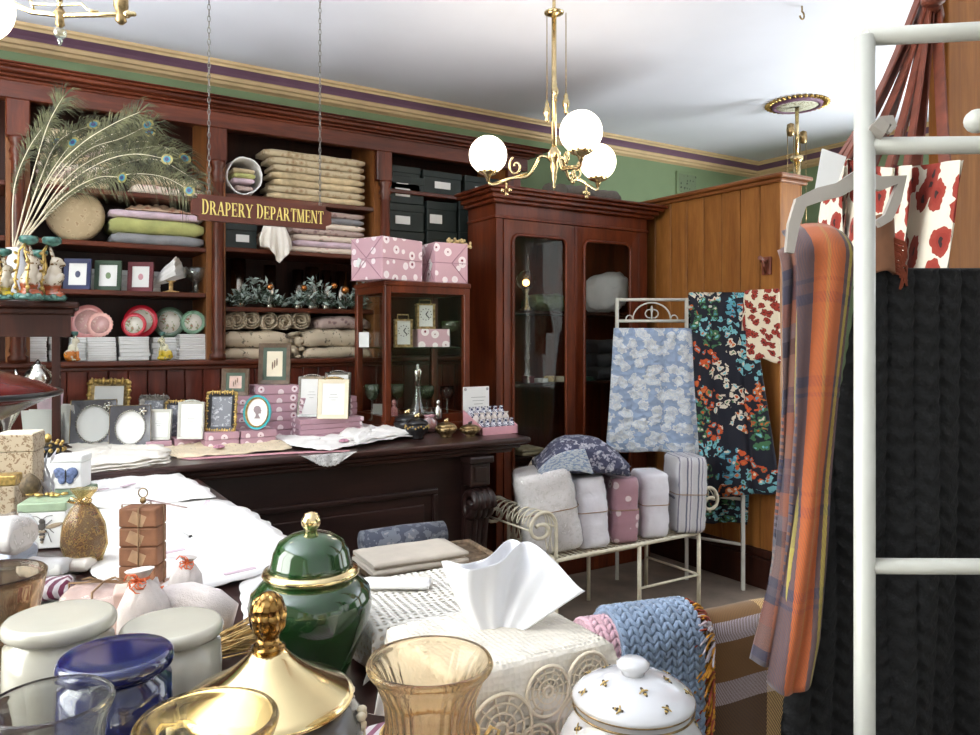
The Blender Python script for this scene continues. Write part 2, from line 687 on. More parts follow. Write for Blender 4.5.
M['poppyb'] = spots('poppy_canvas', (222, 214, 196), [(50, 30, 28), (138, 44, 32), (146, 50, 38), (150, 56, 42)], 9, .42, .5, 22, bs=.3, kind='UV')
M['whq'] = spots('white_jacquard', (222, 218, 214), [(238, 236, 232), (206, 202, 196)], 34, .4, .8, 40, bs=.5, rough=.6)
M['whq2'] = cloth('white_cotton_quilt', (236, 234, 238), .03, .6, 12)
M['ticking'] = stripes('grey_ticking', [(0, (196, 194, 196)), (.4, (96, 98, 116)), (.55, (206, 204, 204)), (.75, (120, 120, 136)), (.85, (204, 202, 204))], 0, 'Object', 14, .7)
M['pinkst'] = stripes('pink_ticking', [(0, (228, 222, 222)), (.5, (150, 84, 112))], 0, 'Object', 55, .9, rot=.9)
M['purst'] = stripes('plum_stripe_paper', [(0, (236, 228, 232)), (.5, (128, 50, 84))], 0, 'Object', 70, .6, rot=.8)
M['leather'] = plain('brown_leather', (112, 58, 42), .5, .14, 30)
M['straw'] = plain('straw', (184, 152, 98), .8, .2, 60)
M['wicker'] = plain('wicker', (124, 104, 82), .75, .25, 40)
M['soap'] = plain('brown_paper', (146, 100, 72), .7, .12, 25)
M['kraft'] = plain('pale_pink_paper', (206, 176, 164), .7, .08, 25)
M['twine'] = plain('twine', (150, 120, 90), .9, .1, 60)
M['muslin'] = cloth('muslin', (206, 196, 192), .05, .5, 16)
M['orange'] = plain('orange_ribbon', (222, 110, 62), .6, .1, 30)
M['organza'] = glass('gold_organza', (224, 206, 160), lo=.05, hi=.2, rough=.3, frost=.16)
M['potp'] = spots('dried_petals', (120, 74, 52), [(170, 66, 70), (84, 52, 36), (190, 150, 96)], 26, .5, 1.6, 40, bs=.8)
M['pinkpot'] = spots('pink_petals', (196, 140, 140), [(226, 190, 190), (150, 70, 80)], 70, .5, 1, 60, bs=.8)
M['mosaic'] = spots('brown_sprig_paper', (168, 152, 128), [(110, 84, 60), (130, 110, 84)], 60, .4, .6, 50, bs=.1, rough=.6)
M['frost'] = plain('frosted_leaf', (150, 164, 158), .7, .25, 30)
M['fir'] = plain('fir_green', (58, 74, 60), .8, .3, 30)
M['barb'] = plain('peacock_barb', (70, 70, 48), .8, .45, 24)
M['quill'] = plain('quill', (206, 194, 170), .5, .08, 20)
M['eyeb'] = plain('peacock_eye_bronze', (128, 118, 60), .45, .15, 40)
M['eyet'] = plain('peacock_eye_teal', (36, 110, 124), .35, .1, 40)
M['eyen'] = plain('peacock_eye_navy', (26, 36, 84), .35, .1, 40)
M['straw2'] = plain('dried_flower', (190, 168, 120), .8, .2, 50)
M['knitb'] = cloth('blue_wool', (128, 146, 170), .12, .3, 30, 300, .3)
M['knitp'] = cloth('pink_wool', (214, 172, 182), .1, .3, 30, 300, .3)
M['knitk'] = cloth('black_wool', (9, 9, 11), .15, .4, 40, 300, .0)
M['fringe'] = plain('mustard_fringe', (196, 136, 44), .9, .2, 40)
M['fringer'] = plain('rust_fringe', (150, 66, 44), .9, .2, 40)
M['fringew'] = plain('grey_fringe', (190, 180, 186), .9, .1, 40)
NVY, GRY, ORG, RUS, YEL, TAN, BRN = (38, 40, 64), (74, 67, 76), (158, 78, 38), (128, 72, 52), (164, 148, 70), (140, 104, 80), (56, 44, 48)
M['scarf1'] = plaid('plaid_navy_rust', [(0, (60, 50, 56)), (.3, (112, 68, 50)), (.55, (64, 58, 72)), (.8, (56, 48, 58))],
                    [(0, (116, 76, 60)), (.12, NVY), (.17, GRY), (.2, NVY), (.3, RUS), (.42, (90, 80, 88)), (.5, (28, 28, 44)), (.58, (112, 82, 72)), (.75, NVY), (.8, GRY), (.84, NVY), (.88, RUS)], 1, 2.2, 60, .5)
M['scarf2'] = plaid('plaid_orange', [(0, (72, 62, 72)), (.14, (80, 68, 78)), (.28, (182, 92, 44)), (.52, (176, 116, 56)), (.57, (182, 92, 44)), (.8, (84, 72, 80)), (.88, YEL), (.95, (70, 60, 70))],
                    [(0, (112, 76, 58)), (.26, (60, 46, 52)), (.28, (112, 76, 58)), (.33, (36, 36, 60)), (.38, (112, 76, 58)), (.72, (36, 36, 60)), (.77, (112, 76, 58)), (.8, (48, 44, 64)), (.82, (112, 76, 58))], 1, 2.2, 46, .7)
M['scarf3'] = plaid('plaid_yellow', [(0, YEL), (.45, (90, 84, 96)), (.7, (70, 60, 70))], [(0, (170, 158, 90)), (.5, (120, 110, 90))], 1, 3, 60, .6)
M['throw'] = plaid('plaid_brown_throw', [(0, (104, 74, 42)), (.4, (196, 160, 104)), (.98, (104, 74, 42))],
                   [(0, (118, 84, 44)), (.2, (180, 170, 180)), (.3, (118, 84, 44)), (.51, (184, 174, 184)), (.555, (122, 84, 42)), (.66, (176, 166, 176)), (.715, (52, 38, 36)), (.85, (118, 84, 44))], 1, 1, 90, .5)
M['rcush'] = spots('straw_braid', (168, 148, 116), [(150, 126, 96), (176, 156, 124)], 30, .4, .4, 30, bs=.6)
M['wframe'] = plain('walnut_frame', (92, 74, 58), .4, .2, 30)
M['pinkw2'] = spots('pink_medallion_paper_small', (202, 162, 172), [(128, 44, 70), (236, 222, 224), (240, 228, 230)], 14, .36, .05, 20, bs=.08, rough=.6, rand=.95)
M['tube'] = plain('mercury_glass', (150, 146, 136), .14, .1, 20, metal=1)


def two_tone(name, top, bot, z, blend=.01, rough=.2, extra=None):
    g = G(name)
    v = g.co()
    zz = g.mth('ADD', g.sep(v)[2], g.mth('MULTIPLY', g.noise(v, 40, 2), .03))
    f = g.mth('MULTIPLY', g.mth('SUBTRACT', zz, z), 1 / blend)
    c = g.mix(f, bot, top)
    n = [x for x in g.t.nodes if x.type == 'MIX_RGB'][-1]
    n.use_clamp = True
    if extra:
        c = g.mix(g.mth('GREATER_THAN', g.noise(v, 50, 1), .62), c, extra)
    return g.out(c, rough, coat=.6)


M['cat_o'] = two_tone('orange_cat_glaze', (226, 220, 196), (206, 120, 34), .075, extra=(210, 200, 170))
M['cat_y'] = two_tone('yellow_cat_glaze', (220, 214, 178), (204, 176, 40), .075, extra=(120, 120, 90))
M['rab'] = two_tone('majolica_rabbit_glaze', (180, 168, 150), (150, 72, 42), .09, extra=(110, 84, 56))
M['rab2'] = two_tone('majolica_rabbit_glaze_lilac', (176, 160, 164), (160, 96, 44), .07, extra=(120, 100, 70))
M['rab3'] = two_tone('majolica_yellow_glaze', (176, 166, 146), (180, 160, 44), .09, extra=(140, 120, 90))
# ------------------------------------------------------------------ the room
WY, WX = 5.15, 6.51          # long wall behind the shelving, far right wall
LX, FY = -1.9, -5.6          # left wall, shop-front wall
ZC = EYE + .344 * WY         # ceiling
CT = EYE - .55               # main counter top
TT = EYE - .60               # display table top


def slab(name, x0, x1, y0, y1, z0, z1, m):
    return struct(MB().lo(x0, x1, y0, y1, z0, z1).build(name, m))


slab('floor', LX, WX, FY, WY, -.1, 0, M['floor'])
slab('ceiling', LX, WX, FY, WY, ZC, ZC + .1, M['ceil'])
slab('wall_back', LX, WX, WY, WY + .15, 0, ZC, M['green'])


def wall_with_windows(name, axis, pos, a0, a1, wins, m, th=.15):
    """wall in a vertical plane with rectangular openings (b0, b1, z0, z1)"""
    mb = MB()

    def pc(p0, p1, z0, z1):
        if axis == 'Y':
            mb.lo(p0, p1, pos - th, pos, z0, z1)
        else:
            mb.lo(pos - th, pos, p0, p1, z0, z1)
    cur = a0
    for (b0, b1, z0, z1) in wins:
        pc(cur, b0, 0, ZC)
        pc(b0, b1, 0, z0)
        pc(b0, b1, z1, ZC)
        cur = b1
    pc(cur, a1, 0, ZC)
    return struct(mb.build(name, m))


FW_WINS = [(-1.5, 1.6, .6, 3.1), (2.4, 5.9, .6, 3.1)]
LW_WINS = [(-3.6, -1.2, .7, 3.1), (.9, 3.3, 1.2, 3.3)]
wall_with_windows('wall_front', 'Y', FY, LX, WX, FW_WINS, M['plaster'])
wall_with_windows('wall_left', 'X', LX, FY, WY, LW_WINS, M['plaster'])
ADDED_RW_WINS = [(-.8, 2.6, .9, 3.1)]  # unseen window, added to brighten the ceiling on the right
wall_with_windows('wall_right', 'X', WX + .15, FY, WY, ADDED_RW_WINS, M['green'])
k = 1
for axis, wins, pos in (('Y', FW_WINS, FY - .075), ('X', LW_WINS, LX - .075), ('X', ADDED_RW_WINS, WX + .075)):
    for (b0, b1, z0, z1) in wins:
        mb = MB()
        for (p0, p1, q0, q1) in ((b0, b0 + .06, z0, z1), (b1 - .06, b1, z0, z1), (b0 + .06, b1 - .06, z0, z0 + .07), (b0 + .06, b1 - .06, z1 - .07, z1), ((b0 + b1) / 2 - .025, (b0 + b1) / 2 + .025, z0 + .07, z1 - .07)):
            if axis == 'Y':
                mb.lo(p0, p1, pos - .04, pos + .04, q0, q1)
            else:
                mb.lo(pos - .04, pos + .04, p0, p1, q0, q1)
        w = struct(mb.build('window_%d' % k, M['white']))
        gp = MB()
        if axis == 'Y':
            gp.lo(b0 + .05, b1 - .05, pos - .003, pos + .003, z0 + .06, z1 - .06)
        else:
            gp.lo(pos - .003, pos + .003, b0 + .05, b1 - .05, z0 + .06, z1 - .06)
        gp.build('pane', M['clear'], w)
        k += 1


def cornice(name, p, q, inward):
    """ceiling moulding: tan bead, plum cove, tan fillets"""
    p, q, n = V(p), V(q), V(inward)
    # (outset, drop, material)
    prof = [(.135, 0, 0), (.132, .016, 0), (.118, .022, 0), (.112, .036, 0), (.1, .04, 1), (.078, .058, 1), (.064, .076, 1), (.058, .08, 0), (.054, .1, 0), (.038, .105, 0), (.032, .122, 0), (.012, .128, 0), (0, .136, 0)]
    mb = MB()
    for i in range(len(prof) - 1):
        (o0, d0, _), (o1, d1, m1) = prof[i], prof[i + 1]
        mb.m = prof[i + 1][2]
        vs = [mb.v(p + n * o0 + V((0, 0, -d0))), mb.v(q + n * o0 + V((0, 0, -d0))), mb.v(q + n * o1 + V((0, 0, -d1))), mb.v(p + n * o1 + V((0, 0, -d1)))]
        mb.f(vs)
    return struct(mb.build(name, [M['tan'], M['purple']]))


cornice('trim_1', (LX, WY, ZC), (WX, WY, ZC), (0, -1, 0))
cornice('trim_2', (WX, WY, ZC), (WX, FY, ZC), (-1, 0, 0))

# ---- board partition
PX, PY0, PTH = 4.28, 3.2, .23
PZ = EYE + 165 / FPX * 4.997 - .05
mb = MB()
n = 12
bw = (WY - .01 - PY0) / n
for i in range(n):
    y0 = PY0 + i * bw
    mb.lo(PX, PX + .02, y0 + .003, y0 + bw - .003, .26, PZ, bev=.004, seg=1)
    mb.lo(PX + PTH - .02, PX + PTH, y0 + .003, y0 + bw - .003, .26, PZ, bev=.004, seg=1)
mb.lo(PX + .02, PX + PTH - .02, PY0 + .005, WY - .01, 0, PZ)
part = struct(mb.build('wall_partition', M['honey']))
mb = MB()
mb.lo(PX - .05, PX + PTH + .05, PY0 - .05, WY - .01, PZ + .025, PZ + .055, bev=.012)
mb.lo(PX - .025, PX + PTH + .025, PY0 - .025, WY - .01, PZ, PZ + .025, bev=.008)
mb.build('cap', M['honeyd'], part)
mb = MB()
mb.lo(PX - .02, PX + PTH + .02, PY0 - .02, WY - .01, 0, .2, bev=.004)
mb.lo(PX - .012, PX + PTH + .012, PY0 - .012, WY - .01, .2, .26, bev=.012)
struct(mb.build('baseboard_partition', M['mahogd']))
# ---- near wood pillar wall on the right, where the tote bags hang
npx = at(928, d=1.95)
NX, NY = npx.x, npx.y - .05
mb = MB()
mb.lo(NX, NX + .06, NY, NY + .05, 0, ZC - .01, bev=.004)
mb.lo(NX + .06, NX + 1.5, NY + .012, NY + .045, 0, ZC - .01)
mb.lo(NX + .06, NX + .075, NY + .005, NY + .012, 0, ZC - .01)
struct(mb.build('wall_near', M['oakx']))

# ---- small wall fittings
c = at(686, 184, Y=WY)
t = thing('wall_vent', 'square pierced vent on the green wall above the wardrobe', 'vent', (c.x, WY, c.z))
mb = MB()
mb.box((0, -.01, 0), (.28, .02, .22), bev=.006)
mb.build('frame', M['green'], t)
mb = MB()
mb.box((0, -.021, 0), (.23, .004, .17))
mb.build('pierced_grille', spots('vent_grille', (112, 128, 100), [(50, 58, 46), (70, 80, 62)], 26, .34, .3, 40, bs=1, rough=.7, rand=.3), t)
c = at(802, 6, Z=ZC)
mb = MB()
mb.tube([(0, 0, 0), (0, 0, -.03)] + [(.018 * sin(a), 0, -.05 + .02 * cos(a)) for a in [i * .45 for i in range(11)]], .0045, 6)
tag(mb.build('ceiling_hook', M['brassd'], None, c), 'small white hook screwed into the ceiling', 'hook')

# ---- ceiling rose and the far pendant
c = at(797, 103, Z=ZC)
rose = thing('ceiling_rose', 'round plaster ceiling rose with gilt leaf rim and plum ring', 'ceiling rose', (c.x, c.y, ZC))
mb = MB()
mb.lathe([(.02, -.03), (.1, -.035), (.15, -.025), (.16, 0)], n=36, cap=False)
mb.build('medallion', spots('rose_leafwork', (196, 196, 180), [(90, 110, 84), (150, 140, 110)], 40, .4, 1, 40, bs=1), rose)
mb = MB()
mb.lathe([(.15, -.012), (.155, -.032), (.175, -.034), (.185, -.01)], n=40, cap=False)
mb.build('ring', M['purple'], rose)
mb = MB()
for i in range(34):
    a = 2 * PI * i / 34
    mb.sph((.207 * cos(a), .207 * sin(a), -.012), (.026, .013, .012), 8, 5, Matrix.Rotation(a, 3, 'Z'))
mb.build('leaf_rim', M['goldp'], rose)
p = thing('pendant_light', 'slim brass rise-and-fall pendant under the ceiling rose', 'light', (c.x, c.y, ZC - .03))
mb = MB()
mb.tube([(0, 0, 0), (0, 0, -.36)], .014, 8)
mb.lathe([(.01, -.43), (.05, -.40), (.045, -.37), (.012, -.36)], n=14)
mb.tube([(0, 0, -.42), (0, 0, -1.05)], .028, 10)
mb.build('stem', M['brass'], p)
for s in (-1, 1):
    mb = MB()
    mb.tube([(0, 0, -.22), (s * .05, s * .02, -.2), (s * .1, s * .03, -.2), (s * .13, s * .04, -.21)], .009, 6)
    mb.lathe([(.004, -.05), (.026, -.04), (.03, 0), (.026, .04), (.004, .05)], (s * .13, s * .04, -.2), 12)
    mb.build('pulley_arm', M['brassd'], p)
    for e in (-.035, .035):
        mb = MB()
        mb.cyl((s * .13 + e, s * .04, -.2), (s * .13 + e, s * .04, -.95), .003, n=5)
        mb.build('cord', M['brassd'], p)
mb = MB()
mb.lathe([(.004, -1.15), (.06, -1.12), (.05, -1.06), (.02, -1.04)], n=14)
mb.build('gallery', M['brass'], p)
# ------------------------------------------------------------------ gasoliers
cc = at(554, 155, d=3.97)
t = thing('gasolier', 'three-globe brass gasolier hanging over the counter', 'light', (cc.x, cc.y, EYE + 183 / FPX * 3.97))
T0 = t.location.copy()
GL = [at(488, 155, d=4.04), at(581, 132, d=3.57), at(598, 162, d=4.27)]
mb = MB()
mb.tube([(0, 0, -.03), (0, 0, .73)], .013, 10)
mb.tube([(0, 0, .73), (0, 0, ZC - T0.z)], .009, 10)
mb.lathe([(.003, -.175), (.009, -.16), (.006, -.145), (.014, -.12), (.014, -.09), (.022, -.06), (.018, -.035), (.034, -.015), (.034, .015), (.02, .035), (.014, .05)], n=16)
mb.lathe([(.014, .72), (.03, .728), (.05, .736), (.052, .743), (.03, .75), (.01, .765)], n=16)
mb.build('stem', M['brass'], t)
for i, gp in enumerate(GL):
    q = V(gp) - T0
    hz = V((q.x, q.y, 0))
    L = hz.length
    u = hz.normalized()
    base = q.z - .145
    arm = MB()
    pts = [u * .02 + V((0, 0, -.01)), u * .07 + V((0, 0, .0)), u * .1 + V((0, 0, -.05)), u * .14 + V((0, 0, -.1)), u * .22 + V((0, 0, base + .015)), u * (L - .04) + V((0, 0, base - .012)), u * L + V((0, 0, base))]
    arm.tube([crv(pts, k_ / 30) for k_ in range(31)], .0075, 8)
    arm.tube([u * .14 + V((0, 0, base + .04)), u * L + V((0, 0, base - .012))], .006, 6)
    # scroll
    arm.tube([u * (.2 + (.008 + .03 * s) * cos(7.5 * s)) + V((0, 0, -.045 + (.008 + .045 * s) * sin(7.5 * s))) for s in [k / 22 for k in range(23)]], .006, 6)
    # hanging trefoil
    e = u * (L * .72) + V((0, 0, base + .0))
    arm.tube([e, e + V((0, 0, -.05))], .005, 6)
    for d in (-1, 0, 1):
        arm.sph(e + u * (.02 * d) + V((0, 0, -.045 - (.02 if d == 0 else 0))), .011, 8, 6)
    arm.build('arm', M['brass'], t)
    gl = MB()
    gl.lathe([(.008, -.14), (.014, -.12), (.02, -.11), (.045, -.1), (.05, -.09), (.046, -.085)], q, 18)
    for k in range(10):
        a = 2 * PI * k / 10
        gl.sph(q + V((.05 * cos(a), .05 * sin(a), -.088)), .008, 6, 4)
    cup = gl.build('gallery', M['brass'], t)
    g = MB()
    g.sph(q, .1, 28, 18)
    g.build('globe', M['globe'], t)
for i, (px, ptop, pbot) in enumerate(((547, -20, 112), (555, -20, 92), (566, -20, 104))):
    w = at(px, pbot, d=3.97) - T0
    mb = MB()
    mb.lathe([(.003, -.055), (.012, -.045), (.009, -.03), (.018, -.01), (.02, .01), (.009, .03), (.012, .04), (.004, .06)], w, 10)
    mb.build('weight', M['brass'], t)
    mb = MB()
    mb.cyl(w + V((0, 0, .05)), V((w.x, w.y, .74)), .0025, n=5)
    mb.build('cord', M['brassd'], t)

# second one, top left
D2 = 2.2
b0 = at(60, 17, d=D2)
t = thing('gasolier', 'brass gasolier bar with glass drop at the top left, near the viewer', 'light', b0)
ra = V((RT[0], RT[1], 0))
mpx = D2 / FPX


def lp(px, py, off=0):
    return ra * ((px - 60) * mpx) + V((0, 0, (17 - py) * mpx)) + V((FW[0], FW[1], 0)) * off


mb = MB()
mb.tube([lp(134, 14), lp(100, 15), lp(60, 15.5), lp(32, 12), (lp(16, 5)), lp(6, -4), lp(0, -16)], .0075, 8)
mb.sph(lp(127, 14), .012, 8, 6)
mb.sph(lp(134, 14), .007, 8, 6)
mb.build('main_bar', M['brass'], t)
mb = MB()
mb.tube([lp(30, 0), lp(33, 4), lp(62, 5), lp(82, 4), lp(88, 10), lp(98, 12)], .0045, 6)
mb.tube([lp(28, -14), lp(31, 2), lp(34, 10)], .004, 6)
mb.sph(lp(60, 4.5), .009, 8, 6)
mb.build('scroll', M['brass'], t)
mb = MB()
mb.lathe([(.006, -.03), (.016, -.02), (.012, 0), (.02, .02), (.02, .05), (.012, .06)], lp(121, 14), 12)
mb.tube([lp(121, 6), lp(121, -30)], .01, 8)
mb.build('socket', M['brassd'], t)
mb = MB()
mb.lathe([(.004, -.035), (.013, -.025), (.01, -.008), (.018, .006), (.01, .02)], lp(60, 16), 12)
mb.tube([lp(60, 12), lp(60, -60)], .007, 6)
mb.tube([lp(60, -60), V((0, 0, ZC - b0.z))], .007, 6)
mb.build('stem', M['brassd'], t)
mb = MB()
mb.sph(lp(60, 33), .018, 8, 6)
mb.lathe([(.001, -.035), (.008, -.02), (.004, -.008)], lp(60, 34), 8)
mb.build('glass_drop', M['crystal'], t)
mb = MB()
mb.sph(lp(-24, 6), .098, 28, 18)
mb.build('globe', M['globe'], t)
mb = MB()
mb.lathe([(.01, .0), (.05, .012), (.05, .03), (.01, .035)], lp(-20, -36), 14)
mb.tube([lp(-20, -36), lp(-10, -40), lp(0, -16)], .007, 6)
mb.build('gallery', M['brass'], t)

# ------------------------------------------------------------------ lettered sign on two chains
SY = 3.3
a, b = at(191, 207, Y=SY), at(330.5, 218.5, Y=SY)
SZ = (a.z + b.z) / 2
SW, SH = b.x - a.x, .105
t = thing('hanging_sign', 'brown wooden sign lettered DRAPERY DEPARTMENT hung on two chains', 'sign', ((a.x + b.x) / 2, SY, SZ))
mb = MB()
c_ = .026
hw, hh = SW / 2, SH / 2
TH = Matrix.Translation((0, .012, 0)) @ Matrix.Rotation(PI / 2, 4, 'X')
mb.prism([(-hw + c_, -hh), (hw - c_, -hh), (hw - c_, -hh + c_ * .6), (hw, -hh + c_), (hw, hh - c_), (hw - c_, hh - c_ * .6), (hw - c_, hh), (-hw + c_, hh), (-hw + c_, hh - c_ * .6), (-hw, hh - c_), (-hw, -hh + c_), (-hw + c_, -hh + c_ * .6)], .024, TH)
mb.build('board', plain('sign_brown', (88, 44, 32), .4, .06, 20), t)

GLY = {}


def stem(x, w=.17, z0=0, z1=1, ser=True):
    r = [[(x, z0), (x + w, z0), (x + w, z1), (x, z1)]]
    if ser:
        for z in ((0, .05), (.95, 1)):
            r.append([(x - .08, z[0]), (x + w + .08, z[0]), (x + w + .08, z[1]), (x - .08, z[1])])
    return r


def diag(x0, z0, x1, z1, w):
    return [[(x0, z0), (x0 + w, z0), (x1 + w, z1), (x1, z1)]]


def bowl(x, zc, rx, rz, tk, tn):
    o = []
    for i in range(12):
        a0, a1 = -PI / 2 + PI * i / 12, -PI / 2 + PI * (i + 1) / 12
        q = []
        for a_ in (a0, a1):
            q.append((x + rx * cos(a_), zc + rz * sin(a_)))
        for a_ in (a1, a0):
            q.append((x + (rx - tk) * cos(a_), zc + (rz - tn) * sin(a_)))
        o.append(q)
    return o


def rect(x0, x1, z0, z1):
    return [[(x0, z0), (x1, z0), (x1, z1), (x0, z1)]]


GLY['D'] = (stem(.08) + rect(.25, .36, .94, 1) + rect(.25, .36, 0, .06) + bowl(.34, .5, .48, .5, .18, .06), .9)
GLY['P'] = (stem(.08) + rect(.25, .36, .94, 1) + rect(.25, .36, .42, .48) + bowl(.34, .71, .34, .29, .16, .06), .76)
GLY['R'] = (stem(.08) + rect(.25, .36, .94, 1) + rect(.25, .36, .45, .51) + bowl(.34, .73, .34, .27, .16, .06) + diag(.66, 0, .36, .47, .2) + rect(.62, .94, 0, .05), .92)
GLY['A'] = (diag(.02, 0, .4, 1, .07) + diag(.66, 0, .36, 1, .18) + rect(.2, .7, .3, .36) + rect(-.04, .22, 0, .05) + rect(.58, .94, 0, .05), .92)
GLY['E'] = (stem(.08) + rect(.25, .7, .94, 1) + rect(.25, .56, .47, .53) + rect(.25, .72, 0, .06) + rect(.65, .7, .78, 1) + rect(.67, .72, 0, .24) + rect(.52, .56, .38, .62), .8)
GLY['Y'] = (stem(.36, .17, 0, .48, False) + rect(.26, .63, 0, .05) + diag(.36, .46, .04, 1, .18) + diag(.48, .46, .78, 1, .07) + rect(-.04, .3, .95, 1) + rect(.68, .94, .95, 1), .88)
GLY['T'] = (stem(.33, .17, 0, 1, False) + rect(.23, .6, 0, .05) + rect(.04, .8, .94, 1) + rect(.04, .09, .76, 1) + rect(.75, .8, .76, 1), .84)
GLY['M'] = (stem(.08, .07) + stem(.8, .17) + diag(.44, 0, .1, 1, .17) + diag(.48, 0, .8, 1, .07), 1.1)
GLY['N'] = (stem(.08, .07) + stem(.72, .07) + diag(.62, 0, .06, 1, .18), .9)
mb = MB()
txt = 'DRAPERY DEPARTMENT'
tot = sum((GLY[ch][1] if ch != ' ' else .45) + .06 for ch in txt)
ht = .056
kx = (SW - .075) / tot
x = -hw + .04
for i, ch in enumerate(txt):
    if ch == ' ':
        x += .51 * kx
        continue
    h = ht * (1.1 if i in (0, 8) else 1)
    for q in GLY[ch][0]:
        mb.prism([(x + px_ * kx, -ht / 2 + pz * h) for px_, pz in q], .003, Matrix.Translation((0, -.0115, 0)) @ Matrix.Rotation(PI / 2, 4, 'X'))
    x += (GLY[ch][1] + .06) * kx
mb.build('lettering', plain('sign_yellow', (226, 206, 120), .5, .03, 30), t)
for px in (209, 320):
    cx = ax(px, SY) - t.location.x
    mb = MB()
    z = SH / 2 - .004
    i = 0
    while z < ZC - SZ - .01:
        A = Matrix.Rotation(PI / 2 * (i % 2), 3, 'Z')
        mb.tube([V((cx, 0, z + .014)) + A @ V((.005 * cos(q), 0, .015 * sin(q))) for q in [k * PI / 4 for k in range(8)]], .0017, 4, closed=True)
        z += .024
        i += 1
    mb.build('chain', M['pewter'], t)
# ------------------------------------------------------------------ wall of shelving
SF = 4.70
ZL = EYE - .122
COLX = [ax(18, 4.68), ax(218, 4.68), ax(385, 4.68), 3.2]
SX0, SX1 = -1.1, 3.32
ZF0, ZF1 = EYE + 1.25, EYE + 1.34
su = thing('shelving_unit', 'long wall of mahogany shop shelving with turned columns', 'shelving', ((SX0 + SX1) / 2, SF, 0))
OX = su.location.x


def sp(mb, name, m, par=None):
    mb.T = Matrix.Identity(4)
    return mb.build(name, m, par or su)


def L(x0, x1, y0, y1, z0, z1, bev=0, seg=1):
    return (x0 - OX, x1 - OX, y0 - SF, y1 - SF, z0, z1, bev, seg)


mb = MB()
for (y0, z0, z1) in ((SF - .02, ZF1, ZF1 + .016), (SF - .05, ZF1 + .016, ZF1 + .03), (SF - .09, ZF1 + .03, ZF1 + .05), (SF - .12, ZF1 + .05, ZF1 + .062), (SF - .135, ZF1 + .062, ZF1 + .068)):
    mb.lo(*L(SX0, SX1 + (SF - y0), y0, WY - .01, z0, z1, .006, 2))
sp(mb, 'cornice', M['mahogx'])
mb = MB()
mb.lo(*L(SX0, SX1, SF - .015, SF + .03, ZF0, ZF1, .003))
sp(mb, 'frieze', M['mahogx'])
mb = MB()
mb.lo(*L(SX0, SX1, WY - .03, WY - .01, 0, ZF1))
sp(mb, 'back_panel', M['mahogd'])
mb = MB()
for i in range(44):
    x = SX0 + i * .1
    mb.lo(*L(x + .002, x + .098, SF + .0, SF + .03, .0, ZL - .035, .004))
sp(mb, 'base_panelling', M['redpan'])
mb = MB()
mb.lo(*L(SX0, SX1, SF - .05, WY - .03, ZL - .03, ZL, .008, 2))
mb.lo(*L(SX0, SX1, SF - .025, SF + .03, ZL - .055, ZL - .03, .006, 2))
sp(mb, 'ledge', M['mahogx'])
for x in COLX:
    mb = MB()
    mb.lo(*L(x - .055, x + .055, SF + .03, WY - .03, ZL, ZF1))
    sp(mb, 'upright', M['shelfin'])
    mb = MB()
    zc0 = EYE + 1.0
    mb.lo(*L(x - .055, x + .055, SF - .02, SF + .03, zc0 + .05, ZF0, .006, 1))
    sp(mb, 'pilaster', M['mahog'])
    mb = MB()
    r = .036
    mb.lathe([(r * 1.3, ZL), (r * 1.3, ZL + .03), (r * .9, ZL + .04), (r * 1.15, ZL + .06), (r, ZL + .08), (r * 1.02, ZL + .4), (r * .86, zc0 - .08), (r * 1.1, zc0 - .07), (r * .85, zc0 - .05), (r * 1.2, zc0 - .03), (r * .85, zc0), (r * 1.25, zc0 + .03), (r * 1.25, zc0 + .05)], (x - OX, -.02, 0), 20)
    sp(mb, 'column', M['mahog'])
SH1 = [EYE + .83, EYE + .54, EYE + .272]
SH2 = [EYE + .877, EYE + .553, EYE + .194]
SH3 = [EYE + 1.02, EYE + .55]
for (a, b, zs) in ((SX0, COLX[0], SH1), (COLX[0], COLX[1], SH1), (COLX[1], COLX[2], SH2), (COLX[2], COLX[3], SH3)):
    for z in zs:
        mb = MB()
        mb.lo(*L(a + (.0 if a == SX0 else .055), b - .055, SF + .035, WY - .03, z - .028, z, .004))
        sp(mb, 'shelf', M['mahogx'])

# ------------------------------------------------------------------ main counter
CX0, CX1, CY0, CY1 = -1.1, 2.5, 3.52, 4.62
t = thing('counter', 'long dark mahogany shop counter with carved scroll bracket', 'counter', ((CX0 + CX1) / 2, CY0, 0))
OXC = t.location.x


def K(x0, x1, y0, y1, z0, z1, bev=0, seg=2):
    return (x0 - OXC, x1 - OXC, y0 - CY0, y1 - CY0, z0, z1, bev, seg)


mb = MB()
mb.lo(*K(CX0, CX1 + .02, CY0, CY1, CT - .035, CT, .014, 3))
mb.lo(*K(CX0, CX1 - .03, CY0 + .03, CY1 - .02, CT - .06, CT - .035, .01, 2))
mb.lo(*K(CX0, CX1 - .07, CY0 + .06, CY1 - .02, CT - .085, CT - .06, .008, 2))
mb.build('worktop', M['ctop'], t)
mb = MB()
mb.lo(*K(CX0, 2.3, CY0 + .12, CY1 - .03, .12, CT - .085))
mb.build('carcass', M['counterwood'], t)
mb = MB()
mb.lo(*K(CX0, 2.33, CY0 + .09, CY1 - .03, 0, .12, .01))
mb.build('plinth', M['counterwood'], t)
mb = MB()
for (x0, x1) in ((.8, 1.98), (-.6, .7)):
    for (z0, z1) in ((.22, .86),):
        for (u0, u1, w0, w1) in ((x0, x1, z1 - .03, z1), (x0, x1, z0, z0 + .03), (x0, x0 + .03, z0 + .03, z1 - .03), (x1 - .03, x1, z0 + .03, z1 - .03)):
            mb.lo(*K(u0, u1, CY0 + .1, CY0 + .121, w0, w1, .007))
        mb.lo(*K(x0 + .08, x1 - .08, CY0 + .108, CY0 + .121, z0 + .08, z1 - .08, .008))
